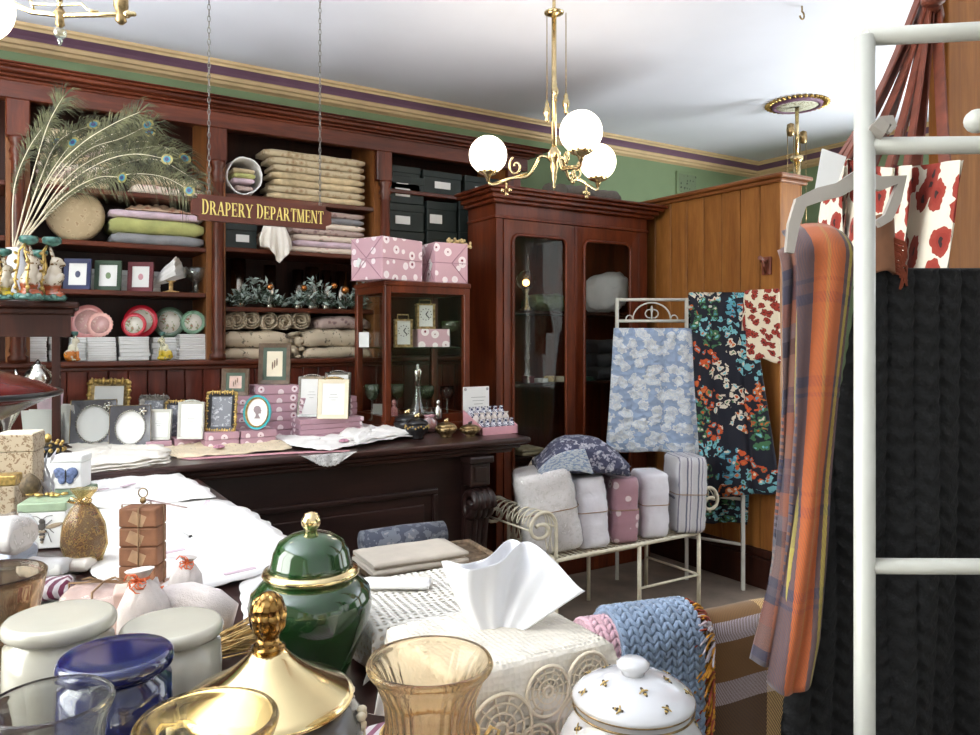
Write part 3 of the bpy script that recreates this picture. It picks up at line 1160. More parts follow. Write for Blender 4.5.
mb.build('panel_moulding', M['counterwood'], t)
mb = MB()
bx = ax(472, CY0 + .1)
mb.lo(*K(bx - .07, bx + .085, CY0 + .0, CY0 + .12, CT - .125, CT - .085, .01))
mb.lo(*K(bx - .055, bx + .07, CY0 + .02, CY0 + .12, CT - .25, CT - .125, .01))
mb.lo(*K(bx - .03, bx + .045, CY0 + .012, CY0 + .02, CT - .225, CT - .145, .006))
pts = []
for i in range(40):
    s = i / 39
    if s < .5:
        a = 2 * PI * 1.35 * (1 - s * 2)
        rr_ = .018 + .075 * (s * 2)
        pts.append((0, .02 - rr_ * cos(a) * .8 + .02, CT - .36 + rr_ * sin(a)))
    else:
        q = (s - .5) * 2
        pts.append((0, .06 - .02 + .075 * q ** .7, CT - .36 - q * .55))
for dx in (-.055, -.02, .015, .05):
    mb.tube([(bx + .008 + dx - OXC, p[1], p[2]) for p in pts], .0225, 8)
mb.lo(*K(bx - .075, bx + .09, CY0 + .05, CY0 + .12, 0, .14, .01))
mb.lo(*K(bx - .055, bx + .07, CY0 + .09, CY0 + .12, .14, CT - .25))
mb.build('scroll_bracket', M['counterwood'], t)

# ------------------------------------------------------------------ wardrobe with glazed doors
AY, AX0, AX1 = 4.27, 2.765, 4.13
ADP = .36
ATOP = EYE + 156 / FPX * 4.17 / .843
t = thing('wardrobe', 'tall mahogany wardrobe with two glazed doors', 'wardrobe', ((AX0 + AX1) / 2, AY, 0))
OXA = t.location.x


def A(x0, x1, y0, y1, z0, z1, bev=0, seg=2):
    return (x0 - OXA, x1 - OXA, y0, y1, z0, z1, bev, seg)


mb = MB()
zz = ATOP
for (o, z0, z1) in ((.115, zz - .022, zz), (.095, zz - .045, zz - .022), (.065, zz - .075, zz - .045), (.04, zz - .1, zz - .075)):
    mb.lo(*A(AX0 - o, AX1 + o, -o, ADP, z0, z1, .009))
mb.build('cornice', M['armoire'], t)
zb = zz - .1
zm = at(500, 217, Y=AY).z
mb = MB()
mb.lo(*A(AX0, AX1, .0, ADP, zm + .012, zb, .003))
mb.lo(*A(AX0 - .012, AX1 + .012, -.012, ADP, zm - .008, zm + .012, .006))
mb.build('frieze', M['armoire'], t)
mb = MB()
mb.lo(*A(AX0, AX0 + .025, .0, ADP, 0, zm - .008))
mb.lo(*A(AX1 - .025, AX1, .0, ADP, 0, zm - .008))
mb.lo(*A(AX0 + .025, AX1 - .025, ADP - .02, ADP, 0, zm - .008))
mb.lo(*A(AX0 + .025, AX1 - .025, .03, ADP - .02, .3, .33))
mb.build('carcass', M['armoire'], t)
mb = MB()
mb.lo(*A(AX0 - .02, AX1 + .02, -.02, ADP, 0, .14, .01))
mb.lo(*A(AX0 + .025, AX1 - .025, -.005, .03, .14, .3))
mb.build('plinth', M['armoire'], t)
for (x0, x1) in ((AX0 + .0, AX0 + .055), (AX1 - .09, AX1 - .0)):
    mb = MB()
    mb.lo(*A(x0, x1, -.006, .03, .14, zm - .008, .006))
    mb.build('stile', M['armoire'], t)
xm = ax(575, AY)
for di, (x0, x1) in enumerate(((AX0 + .06, xm - .004), (xm + .004, AX1 - .095))):
    w, z0, z1 = x1 - x0, .31, zm - .012
    h = z1 - z0
    mb = MB()
    Mx = Matrix.Translation(((x0 + x1) / 2 - OXA, .02, (z0 + z1) / 2)) @ Matrix.Rotation(PI / 2, 4, 'X')
    iw, ih = w - .155, h - .19
    o = rrect(w, h, .002)
    i_ = rrect(iw, ih, .05)
    mb.ring2(o, i_, .03, Mx)
    d = mb.build('door', M['armoire'], t)
    mb = MB()
    mb.tube([Mx @ V((p[0], p[1], .026)) for p in i_], .011, 8, closed=True)
    mb.build('bead', M['armoire'], d)
    mb = MB()
    mb.lo(*A((x0 + x1) / 2 - iw / 2 - .01, (x0 + x1) / 2 + iw / 2 + .01, .008, .011, (z0 + z1) / 2 - ih / 2 - .01, (z0 + z1) / 2 + ih / 2 + .01))
    mb.build('pane', M['arm_glass'], d)
mb = MB()
mb.lo(*A(xm - .012, xm + .012, -.014, -.0095, .31, zm - .012, .002))
mb.build('door_bead', M['armoire'], t)
ASH = [at(540, 311, Y=AY + .1).z, at(540, 383, Y=AY + .1).z, at(540, 455, Y=AY + .1).z]
for z in ASH:
    mb = MB()
    mb.lo(*A(AX0 + .026, AX1 - .026, .06, ADP - .021, z - .022, z))
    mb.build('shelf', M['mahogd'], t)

# ------------------------------------------------------------------ glazed cabinet on the counter
GX0, GX1, GY0, GY1 = .4603 * 4.05, .601 * 4.05, 4.05, 4.5
GT = EYE + 59 / FPX * 4.05 / .9164
t = thing('display_cabinet', 'glazed mahogany display cabinet standing on the dark counter', 'cabinet', ((GX0 + GX1) / 2, (GY0 + GY1) / 2, CT))
gw, gd, gh = GX1 - GX0, GY1 - GY0, GT - CT
mb = MB()
mb.box((0, 0, .025), (gw + .03, gd + .03, .05), bev=.01)
mb.box((0, 0, .06), (gw, gd, .02))
mb.build('base', M['armoire'], t)
mb = MB()
for sx in (-1, 1):
    for sy in (-1, 1):
        mb.box((sx * (gw / 2 - .02), sy * (gd / 2 - .02), gh / 2 + .02), (.04, .04, gh - .1), bev=.003, seg=1)
for sy in (-1, 1):
    mb.box((0, sy * (gd / 2 - .02), gh - .05), (gw - .08, .04, .04))
    mb.box((0, sy * (gd / 2 - .02), .085), (gw - .08, .04, .03))
for sx in (-1, 1):
    mb.box((sx * (gw / 2 - .02), 0, gh - .05), (.04, gd - .08, .04))
    mb.box((sx * (gw / 2 - .02), 0, .085), (.04, gd - .08, .03))
mb.build('frame', M['armoire'], t)
mb = MB()
mb.box((0, 0, gh - .015), (gw + .012, gd + .012, .03), bev=.006)
mb.build('top', M['armoire'], t)
for (cx_, cy_, sx, sy) in ((0, -gd / 2 + .02, gw - .08, .004), (0, gd / 2 - .02, gw - .08, .004), (-gw / 2 + .02, 0, .004, gd - .08), (gw / 2 - .02, 0, .004, gd - .08)):
    mb = MB()
    mb.box((cx_, cy_, gh / 2 + .015), (sx, sy, gh - .17))
    mb.build('pane', M['clear'], t)
GS = at(425, 347, Y=4.2).z
mb = MB()
mb.box((0, 0, GS - CT - .004), (gw - .06, gd - .06, .008))
mb.build('glass_shelf', glass('shelf_glass', (205, 225, 215), lo=.1, hi=.6), t)
CABF = CT + .07       # cabinet floor

# ------------------------------------------------------------------ white-cloth display table, L-shaped in plan
t = thing('display_table', 'plain timber display table under the white linens at the left', 'table', (0, 1.9, 0))
mb = MB()
mb.prism([(-.95, -1.65), (.78, -1.65), (.78, -1.0), (.86, -.75), (.86, -.2), (.72, -.1), (.72, 1.58), (-.95, 1.58)], .04, Matrix.Translation((0, 0, TT - .044)))
mb.build('tabletop', M['ctop'], t)
for (x, y) in ((-.85, -1.55), (.7, -1.55), (.62, 1.45), (-.85, 1.45), (.78, -.35)):
    mb = MB()
    mb.lathe([(.03, 0), (.035, .1), (.03, .5), (.04, .8), (.03, .85), (.04, TT - .044)], (x, y, 0), 14)
    mb.build('leg', M['counterwood'], t)
mb = MB()
for (x0, x1, y0, y1) in ((.66, .69, -.1, 1.5), (-.9, .66, 1.5, 1.53), (-.9, -.87, -1.6, 1.5)):
    mb.lo(x0, x1, y0, y1, TT - .15, TT - .044)
mb.build('apron', M['counterwood'], t)

# ------------------------------------------------------------------ small dark cabinet at the left carrying the candlesticks
cr = at(81, 303, Y=3.95)
LT = EYE + 36 / FPX * (4.02 / 1.11)
LCW, LCD = .62, .42
t = thing('counter_cabinet', 'dark open-backed glass cabinet at the left end of the counter', 'cabinet', (cr.x - LCW / 2, 3.95 + LCD / 2 + .03, CT), R(-4))
LC = t
lh = LT - CT
mb = MB()
mb.box((0, 0, lh - .015), (LCW + .02, LCD + .02, .03), bev=.01)
mb.box((0, 0, lh - .045), (LCW - .02, LCD - .02, .03), bev=.008)
mb.box((0, 0, lh - .11), (LCW - .05, LCD - .05, .1))
mb.build('top', M['mahogd'], t)
mb = MB()
for sx in (-1, 1):
    for sy in (-1, 1):
        mb.box((sx * (LCW / 2 - .085), sy * (LCD / 2 - .05), (lh - .16) / 2), (.032, .032, lh - .16))
mb.box((0, 0, .015), (LCW - .04, LCD - .04, .03))
mb.build('frame', M['mahogd'], t)
for sx in (-1, 1):
    mb = MB()
    mb.box((sx * (LCW / 2 - .085), 0, (lh - .16) / 2 + .03), (.004, LCD - .14, lh - .22))
    mb.build('pane', M['clear'], t)
mb = MB()
mb.box((0, 0, lh * .42), (LCW - .18, LCD - .1, .012))
mb.build('glass_shelf', M['clear'], t)
# ------------------------------------------------------------------ goods on the shelving
YS = SF + .04      # front of goods on the shelves


def fold_pile(pxl, pxr, z, items, group=None, dep=.3, Y=None, name='folded_cloth', cat='folded cloth'):
    """items from the bottom up: (height, material, label, layers)"""
    Y = Y or YS
    x0, x1 = ax(pxl, Y), ax(pxr, Y)
    for i, (h, m, lab, ly) in enumerate(items):
        mb = MB()
        w = (x1 - x0) * rnd.uniform(.95, 1)
        folded(mb, w, dep, h, seed=rnd.randint(0, 999), layers=ly)
        tag(mb.build(name, m, None, ((x0 + x1) / 2 + rnd.uniform(-.006, .006), Y + dep / 2 + .015, z), R(rnd.uniform(-1, 1))), lab, cat, group)
        z += h + .0025
    return z


b1a, b1b, b1c, b1d = SH1[0], SH1[1], SH1[2], ZL
# bay one, top shelf, seen through the feathers
its = []
for k, (h, m, c) in enumerate(((.045, M['beigeq2'], 'biscuit'), (.04, M['mauvef'], 'mauve'), (.04, M['rosef'], 'rose-sprigged'), (.04, M['beigeq'], 'tan'), (.04, M['mauvef'], 'mauve-brown'), (.045, M['rosef'], 'pale sprigged'), (.045, M['beigeq2'], 'floral beige'))):
    its.append((h, m, '%s folded throw, %s in the pile behind the peacock feathers' % (c, ORD[6 - k]), 1))
fold_pile(36, 112, b1a, its, 'folded throws behind the feathers')
its = [(.055, M['rosef'], 'pale sprigged folded cloth at the bottom of the short pile right of the feathers', 1),
       (.05, M['beigeq2'], 'beige folded cloth at the top of the short pile right of the feathers', 1)]
fold_pile(132, 205, b1a, its)
# bay one, second shelf
c = at(75, 215, Y=YS + .14)
mb = MB()
mb.lathe([(.01, -.035), (.13, -.035), (.148, -.02), (.15, 0), (.148, .02), (.13, .035), (.01, .035)], n=32)
tag(mb.build('round_cushion', M['rcush'], None, (c.x, YS + .12, b1b + .15), rot=(R(80), 0, R(-12))), 'round buff cushion standing on edge below the feathers', 'cushion')
z = fold_pile(110, 207, b1b, [(.062, M['greyq'], 'grey satin folded quilt at the bottom of the pile', 1), (.085, M['lime'], 'lime green folded quilt in the middle of the pile', 1), (.04, M['lilac'], 'pink and white folded quilt above the lime one', 1)])
xa, xb = ax(128, YS), ax(196, YS)
mb = MB()
mb.grid(lambda u, v: V(((u - .5) * (xb - xa), -.1 + v * .22, .008 + max(0, .05 * sin(PI * u) ** .5 * (sin(PI * v) ** .7) * (.75 + .5 * fbm(u * 9, v * 6))))), 36, 16)
tag(mb.build('crumpled_cloth', M['peach'], None, ((xa + xb) / 2, YS + .16, z), solid=.004), 'crumpled peach floral cloth on top of the pink quilt', 'cloth')
# bay one, third shelf: boxed cards with frames, bonnet, glass bowl


def boxed_frame(px, py0, py1, w_px, m, inner, lab, Y, z, lean=.12):
    c = at(px, 273, Y=Y)
    d = (c.x * FW[0] + c.y * FW[1])
    w, h = w_px * d / FPX, (py1 - py0) * d / FPX
    t = thing('photo_frame', lab, 'frame', (c.x, Y, z), FACE * .75)
    Mx = Matrix.Rotation(-lean, 4, 'X') @ Matrix.Translation((0, 0, h / 2)) @ Matrix.Rotation(PI / 2, 4, 'X')
    mb = MB()
    mb.ring2(rrect(w, h, .004), rrect(w * .68, h * .72, .002), .018, Mx)
    mb.build('frame', m, t)
    mb = MB()
    mb.prism(rrect(w * .72, h * .76, .002), .003, Mx @ Matrix.Translation((0, 0, .003)))
    mb.build('card', M['card'], t)
    mb = MB()
    mb.prism(oval(w * .2, h * .22, 16), .001, Mx @ Matrix.Translation((0, 0, .0065)))
    mb.build('medallion', inner, t)
    for e in range(5):
        pass
    bm_ = MB()
    for e in range(5):
        bm_.box((.02, .0, 0), (.001, .001, .001))
    bm_.bm.free()
    return t


boxed_frame(77.5, 257, 288, 25, M['navy'], M['navy'], 'navy framed card standing on the third shelf', YS + .05, b1c)
boxed_frame(108, 258.5, 288.5, 25, M['forest'], M['green'], 'dark green framed card standing on the third shelf', YS + .05, b1c)
boxed_frame(140.5, 260, 289.5, 24, M['maroon'], M['pinkp'], 'maroon framed card standing on the third shelf', YS + .05, b1c)
for px, nm in ((91, 'navy'), (122, 'green'), (148, 'maroon')):
    for k in range(4):
        mb = MB()
        mb.box((0, 0, .016), (.13, .1, .03), bev=.003, seg=1)
        tag(mb.build('card_box', M['card'], None, (ax(px, YS + .17) + .0, YS + .19, b1c + k * .0315)), 'white flat card box, %s of four stacked behind the %s frame' % (['lowest', 'second lowest', 'second highest', 'highest'][k], nm), 'box', 'white card boxes behind the frames')
c = at(171, 290, Y=YS + .08)
t = thing('bonnet', 'white baby bonnet displayed on a small stand', 'bonnet', (c.x, c.y, b1c))
mb = MB()


def bon(u, v):
    a = PI * (u * 1.15 - .08)
    r = .075 * (1 + .05 * sin(u * 50) * (.4 + v))
    k = sin(PI / 2 * min(1, .15 + v * 1.2)) if v < .7 else 1 + (v - .7) * .9
    return V((-.06 + v * .16 + .02 * sin(a), r * k * cos(a) * .8, .085 + r * k * sin(a) * .95))


mb.T = Matrix.Rotation(R(-30), 4, 'Z') @ Matrix.Rotation(R(-25), 4, 'Y')
mb.grid(bon, 40, 12)
mb.build('cap', M['linen'], t, solid=.004)
mb = MB()
mb.lathe([(.045, 0), (.045, .008), (.012, .014), (.012, .06), (.03, .07)], n=16)
mb.build('stand', M['straw'], t)
c = at(196, 292, Y=YS + .1)
t = thing('glass_compote', 'tall cut-glass compote beside the bonnet', 'bowl', (c.x, c.y, b1c))
mb = MB()
mb.lathe([(.055, 0), (.05, .008), (.015, .02), (.012, .06), (.03, .075), (.066, .1), (.075, .155), (.07, .155), (.06, .105), (.02, .083)], n=24, fl=12, amp=.04, cap=False, z0f=.07)
mb.build('glass_body', M['crystal'], t)
# bay one, ledge: white boxes, plates, two cats


def box_stack(pxl, pxr, n, h, z, Y, dep, labf, group, m=None, cnt=None):
    x0, x1 = ax(pxl, Y), ax(pxr, Y)
    tp = z
    for k in range(n):
        mb = MB()
        mb.box((0, 0, h / 2), ((x1 - x0) * rnd.uniform(.96, 1), dep, h * .97), bev=.003, seg=1)
        mb.m = 1
        mb.box((0, 0, h * .62), ((x1 - x0) * 1.004, dep * 1.003, .0012))
        tag(mb.build('flat_box', [m or M['card'], M['rim']], None, ((x0 + x1) / 2 + rnd.uniform(-.004, .004), Y + dep / 2, tp), R(rnd.uniform(-1.2, 1.2))), labf(n - 1 - k), 'box', group)
        tp += h
    return tp


gq = 'white flat plate boxes on the ledge'
d1 = (ZL - 0)
s1 = box_stack(87, 116.5, 5, .0265, ZL, YS + .02, .15, lambda k: 'white flat box, %s in the stack under the pink plates' % ORD[k], gq)
box_stack(70, 86, 4, .033, ZL, YS + .1, .15, lambda k: 'white flat box, %s in the stack behind the orange cat' % ORD[k], gq)
s2 = box_stack(119, 150, 6, .0225, ZL, YS + .02, .15, lambda k: 'white flat box, %s in the stack under the red plates' % ORD[k], gq)
box_stack(152, 177, 4, .033, ZL, YS + .1, .15, lambda k: 'white flat box, %s in the stack behind the yellow cat' % ORD[k], gq)
s3 = box_stack(179, 207.5, 7, .0215, ZL, YS + .02, .15, lambda k: 'white flat box, %s in the stack under the small green plate' % ORD[k], gq)
s4 = box_stack(27, 48, 5, .027, ZL, YS + .02, .15, lambda k: 'white flat box, %s in the stack seen through the dark cabinet' % ORD[k], gq)
box_stack(49, 60, 5, .031, ZL, YS + .1, .15, lambda k: 'white flat box, %s in the rear stack seen through the dark cabinet' % ORD[k], gq)


def plate(px, py, r_px, m, cm, lab, Y, z, scallop=0, rear=False):
    c = at(px, py, Y=Y)
    d = c.x * FW[0] + c.y * FW[1]
    r = r_px * d / FPX
    rot = (PI / 2 - .16, 0, FACE * .8)
    t = thing('plate', lab, 'plate', (c.x, Y, z + r * .97))
    t.rotation_euler = rot
    mb = MB()
    mb.lathe([(r * .2, 0), (r * .66, .001), (r * .72, .004), (r, .008), (r, .0105), (r * .72, .0075), (r * .64, .005), (r * .2, .004)], n=66, fl=scallop, amp=.035 if scallop else 0)
    mb.build('rim', m, t)
    mb = MB()
    mb.lathe([(.001, .0042), (r * .7, .0062), (r * .7, .0078), (.001, .0052)], n=32)
    mb.build('well', cm, t)
    return t


PKW = plain('pink_plate', (206, 136, 134), .3, .05, 20)
PKL = plain('pale_pink_plate', (226, 170, 160), .3, .05, 20)
RED = plain('red_plate', (188, 32, 50), .25, .05, 20)
GRN = plain('green_plate', (104, 140, 112), .3, .06, 20)
GRD = plain('dark_green_plate', (74, 96, 78), .3, .06, 20)
BLU = plain('blue_plate', (120, 160, 196), .3, .06, 20)
FLW = spots('floral_plate_well', (214, 208, 196), [(190, 110, 110), (150, 160, 120)], 40, .35, .5, 40, bs=.02, rough=.25)
FLP = spots('pink_plate_well', (206, 160, 156), [(226, 200, 190), (210, 170, 160)], 40, .35, .5, 40, bs=.02, rough=.25)
plate(88, 322, 17.5, PKW, FLP, 'large dusty pink plate standing behind the small pink one', YS + .14, s1 - .012)
plate(100.5, 325.5, 12.5, PKL, FLP, 'small pale pink scalloped plate on the white boxes', YS + .07, s1, 22)
plate(141, 323, 16.5, RED, FLW, 'large red rimmed plate standing behind the small red one', YS + .14, s2 - .005)
plate(134.5, 326, 12, RED, FLW, 'small red rimmed plate on the white boxes', YS + .07, s2)
plate(169.5, 320, 15.5, GRD, FLW, 'large dark green rimmed plate between the red and small green plates', YS + .14, s3 - .02)
plate(193.5, 321, 12, GRN, FLW, 'small green scalloped plate on the tallest white box stack', YS + .07, s3, 22)
plate(37, 330, 13, BLU, BLU, 'small blue plate seen through the dark cabinet', YS + .07, s4 - .02)


def cat_stick(px, m, lab, Y, z, k=1.0, rz=0):
    c = at(px, 350, Y=Y)
    t = thing('cat_candlestick', lab, 'figurine', (c.x, Y, z), rz)
    e = [((0, 0, .012), (.045, .028, .012)), ((.018, 0, .04), (.034, .028, .035)), ((0, 0, .07), (.024, .022, .04), .35, 'Y'), ((-.012, 0, .105), (.017, .016, .025)), ((-.018, 0, .13), (.022, .019, .02)),
         ((-.034, 0, .124), (.012, .01, .009)), ((-.012, .013, .15), (.006, .005, .013)), ((-.012, -.013, .15), (.006, .005, .013)), ((-.026, .012, .045), (.009, .009, .045)), ((-.026, -.012, .045), (.009, .009, .045)),
         ((-.03, .012, .014), (.014, .009, .01)), ((-.03, -.012, .014), (.014, .009, .01)), ((.04, .012, .025), (.012, .02, .012))]
    blob_mesh('body', m, e, t, .0035)
    mb = MB()
    mb.lathe([(.012, .145), (.007, .155), (.014, .164), (.02, .175), (.02, .186), (.013, .188), (.012, .176)], (-.014, 0, 0), 14)
    mb.build('candle_cup', M['teal'], t)
    t.scale = (k, k, k)
    return t


cat_stick(72.5, M['cat_o'], 'orange and white seated cat candlestick with teal cup', YS - .035, ZL, .87, R(200))
cat_stick(164.5, M['cat_y'], 'yellow and white seated cat candlestick with teal cup', YS - .035, ZL, .87, R(-25))

# bay two, top shelf
b2a, b2b, b2c = SH2
xa, xb = ax(227, YS), ax(262, YS)
w = xb - xa
t = thing('rolled_bundle', 'white cloth bundle wrapped round yellow and pink folded cloths', 'bundle', ((xa + xb) / 2, YS + .12, b2a))
mb = MB()


def wrapf(u, v):
    a = 2 * PI * u + .4
    k = 1 + .07 * fbm(u * 8, v * 3)
    return V((w * .5 * cos(a) * k, -.12 + v * .26, .115 + .11 * sin(a) * k))


mb.grid(wrapf, 30, 8, cu=True)
mb.build('wrapping', M['linen'], t, solid=.008)
for i, (z, m) in enumerate(((.03, 'mauvef'), (.075, 'lilac'), (.105, 'lime'), (.135, 'beigeq'))):
    mb = MB()
    folded(mb, w * (.62 if i else .5), .22, .028, seed=i, layers=1)
    mb.T = Matrix.Identity(4)
    mb.build('inner_cloth', M[m], t, (0, -.0, z))
its = []
cols = ['beigeq', 'beigeq2', 'beigeq', 'beigeq', 'beigeq2', 'beigeq2']
for k in range(6):
    its.append((.042, M[cols[k]], 'beige folded quilt, %s of six in the tall pile above the sign' % ORD[5 - k], 1))
z = fold_pile(272, 368, b2a, its, 'beige quilts above the sign', dep=.2)
xa, xb = ax(265, YS), ax(366, YS)
mb = MB()
folded(mb, xb - xa, .2, .045, seed=5, layers=1)
tag(mb.build('folded_cloth', M['beigeq2'], None, ((xa + xb) / 2, YS + .12, z)), 'tan floral quilt rolled at its left end, lying on top of the beige pile', 'folded cloth')
# bay two, second shelf
xa, xb = ax(225, YS), ax(258, YS)


def label_box(xa, xb, z, h, lab, Y, dep=.28, lx=.42, ly=.42, group='dark green lidded boxes', name='lidded_box'):
    t = thing(name, lab, 'box', ((xa + xb) / 2, Y, z))
    w = xb - xa
    mb = MB()
    mb.box((0, dep / 2 + .004, h * .37), (w * .97, dep * .97, h * .74), bev=.003, seg=1)
    mb.build('body', M['boxgreen'], t)
    mb = MB()
    mb.box((0, dep / 2 + .004, h * .86), (w, dep, h * .28), bev=.003, seg=1)
    mb.build('lid', M['boxgreen'], t)
    mb = MB()
    mb.box((w * (lx - .5), .004 + dep * .012, h * .4), (w * .4, .006, h * .3), bev=.001, seg=1)
    mb.build('label_card', M['card'], t)
    return t


label_box(xa, xb, b2b, .15, 'dark box with white label on the shelf under the left half of the sign', YS + .01, .28, .55)
its = []
cols = ['rosef', 'lilac', 'rosef', 'mauvef', 'rosef', 'greyq', 'mauvef']
for k in range(7):
    its.append((.037, M[cols[k]], 'sprigged fabric length, %s of seven in the pile behind the sign end' % ORD[6 - k], 1))
fold_pile(292, 367, b2b, its, 'sprigged fabrics behind the sign')
mb = MB()
xa, xb = ax(262, YS), ax(290, YS)
mb.sph((0, 0, .07), ((xb - xa) * .55, .1, .075), 14, 9)
tag(mb.build('fabric_bundle', M['peach'], None, ((xa + xb) / 2, YS + .14, b2b - .004)), 'soft cream fabric bundle behind the hanging white cloth', 'bundle')
c0, c1 = at(259, 222, Y=SF - .03), at(289, 265, Y=SF - .03)
w, h = c1.x - c0.x, c0.z - c1.z
mb = MB()


def hang(u, v):
    fold = .02 * sin(u * 14) + .012 * sin(u * 31 + v * 4)
    hgt = h * (.62 + .38 * max(0, 1 - abs(u - .6) * 2.6))
    pinch = .45 + .55 * min(1, v * 1.4)
    if v < .15:
        return V(((u - .5) * w * .6, .06 * (1 - v / .15), h * .0 + .005 + .01 * sin(u * 9)))
    q = (v - .15) / .85
    return V(((u - .5) * w * 1.1 * pinch + .015 * q, fold * q - .012, -hgt * q * .98))


mb.grid(hang, 30, 22)
tag(mb.build('hanging_cloth', M['linen2'], None, ((c0.x + c1.x) / 2, SF - .022, b2b + .16), solid=.003), 'cream cloth hanging in a point from the shelf below the sign', 'cloth')
# bay two, third shelf: glass cylinders, foliage garland, baubles
for i, (px, py0, rp) in enumerate(((238, 252, 7.5), (270, 258, 6), (298, 262, 5.5), (312, 259, 7), (326, 262, 5.5), (341, 263, 5.5))):
    c = at(px, 300, Y=YS + .18)
    d = c.x * FW[0] + c.y * FW[1]
    r, h = rp * d / FPX, (306 - py0) * d / FPX - .03
    mb = MB()
    mb.lathe([(r * .98, 0), (r, .004), (r, h), (r * .94, h), (r * .92, .008), (r * .2, .006)], n=20, cap=False)
    tag(mb.build('glass_cylinder', M['tube'], None, (c.x, c.y, b2c)), ['wide clear glass candle cylinder at the left end of the shelf', 'slim clear glass candle cylinder second from the left', 'glass candle cylinder third from the left above the garland', 'widest glass candle cylinder near the middle of the garland', 'glass candle cylinder second from the right above the garland', 'rightmost glass candle cylinder above the garland'][i], 'vase', 'glass cylinders behind the garland')
xa, xb = ax(226, YS), ax(372, YS)
t = thing('foliage_garland', 'frosted green leaf garland lying along the shelf in front of glass cylinders', 'garland', ((xa + xb) / 2, YS + .06, b2c))
for nm, m, cnt, zr in (('fir_sprigs', M['fir'], 600, .12), ('frosted_leaves', M['frost'], 460, .17)):
    mb = MB()
    for i in range(cnt):
        x = rnd.uniform(-.5, .5) * (xb - xa) * .97
        hz_ = zr * (.7 + .4 * sin(x * 17))
        p = V((x, rnd.uniform(-.055, .07), rnd.uniform(.02, max(.03, hz_))))
        if nm == 'frosted_leaves' and sin(x * 17) < -.3 and rnd.random() < .6:
            continue
        dr = V((rnd.uniform(-1, 1), rnd.uniform(-1, .3), rnd.uniform(-.4, 1))).normalized()
        ln = rnd.uniform(.03, .06)
        sd = dr.cross(V((rnd.uniform(-1, 1), rnd.uniform(-1, 1), .3))).normalized() * ln * (.09 if nm == 'fir_sprigs' else .2)
        q = p + dr * ln
        if q.z < .004:
            q.z = .004
        mid = p + (q - p) * .45
        mid.z += .004
        vs = [mb.v(p), mb.v(mid + sd), mb.v(q), mb.v(mid - sd)]
        mb.f(vs)
    mb.build(nm, m, t, recalc=False)['kind'] = 'stuff'
for px, py in ((270, 287), (304, 288), (334, 286), (345, 290)):
    c = at(px, py, Y=YS + .015)
    mb = MB()
    mb.sph((c.x - t.location.x, c.y - t.location.y, c.z - b2c), .021 if px != 345 else .026, 12, 8)
    mb.build('bauble', plain('copper_bauble', (206, 132, 70), .2, .1, 10, metal=.8) if px == 270 else bpy.data.materials['copper_bauble'], t)
# bay two, ledge: rolls and sacks of printed calico


def roll(px, py, r_px, lab, Y, z, m=None):
    c = at(px, py, Y=Y)
    d = c.x * FW[0] + c.y * FW[1]
    r = r_px * d / FPX
    mb = MB()
    n = 64
    pts = []
    for i in range(n):
        s = i / (n - 1)
        a = s * 2 * PI * 3.2
        q = r * (.12 + .88 * s) * (1 + .05 * sin(a * 2 + px))
        pts.append((q * cos(a), q * sin(a)))
    for i in range(n - 1):
        (x0, z0), (x1, z1) = pts[i], pts[i + 1]
        e0, e1 = .02 * sin(i * .21 + px), .02 * sin((i + 1) * .21 + px)
        vs = [mb.v((x0, -.0 + e0, z0)), mb.v((x1, e1, z1)), mb.v((x1, .26, z1)), mb.v((x0, .26, z0))]
        mb.f(vs, True)
    o = mb.build('cloth_roll', m or M['calico0'], None, (c.x, Y + .03, z + r * 1.04), solid=.007)
    return tag(o, lab, 'roll', 'calico rolls on the ledge')


zr = ZL + .172
for i, (px, r) in enumerate(((229, 8), (238, 10), (253, 10), (270.5, 9), (286, 8.5), (303, 10.5))):
    roll(px, 322, r, 'rolled calico cloth, %s from the left of the row above the sacks' % ['first', 'second', 'third', 'fourth', 'fifth', 'sixth'][i], YS + .02, zr + .003)


def sack(pxl, pxr, z, h, lab, m, Y=None, dep=.24):
    Y = Y or YS
    xa, xb = ax(pxl, Y), ax(pxr, Y)
    mb = MB()
    folded(mb, xb - xa, dep, h, seed=int(pxl), layers=1, wob=.12, sag=.012)
    return tag(mb.build('calico_cushion', m, None, ((xa + xb) / 2, Y + dep / 2 + .02, z)), lab, 'cushion', 'printed calico cushions')


sack(226, 292, ZL, .068, 'printed calico cushion, lower one at the left', M['calico'])
sack(226, 292, ZL + .07, .1, 'printed calico cushion, upper one under the rolls at the left', M['calico'])
sack(308, 374, ZL, .07, 'printed calico cushion, lowest one behind the white frames', M['calico'])
sack(306, 374, ZL + .072, .115, 'printed calico cushion, middle one at the right', M['calico'])
sack(320, 372, ZL + .19, .08, 'grey printed calico cushion on top of the right pile', M['mauvef'])
mb = MB()
xa, xb = ax(294, YS), ax(305, YS)
mb.grid(lambda u, v: V(((u - .5) * (xb - xa) * 1.15 + .01 * sin(v * 20), .03 * sin(u * 7 + v * 9) + .02 * sin(v * 17), .16 * v)), 10, 20)
tag(mb.build('crumpled_cloth', M['calico0'], None, ((xa + xb) / 2, YS + .08, ZL + .004), solid=.02), 'crumpled calico cloth stuffed upright between the cushion piles', 'cloth')
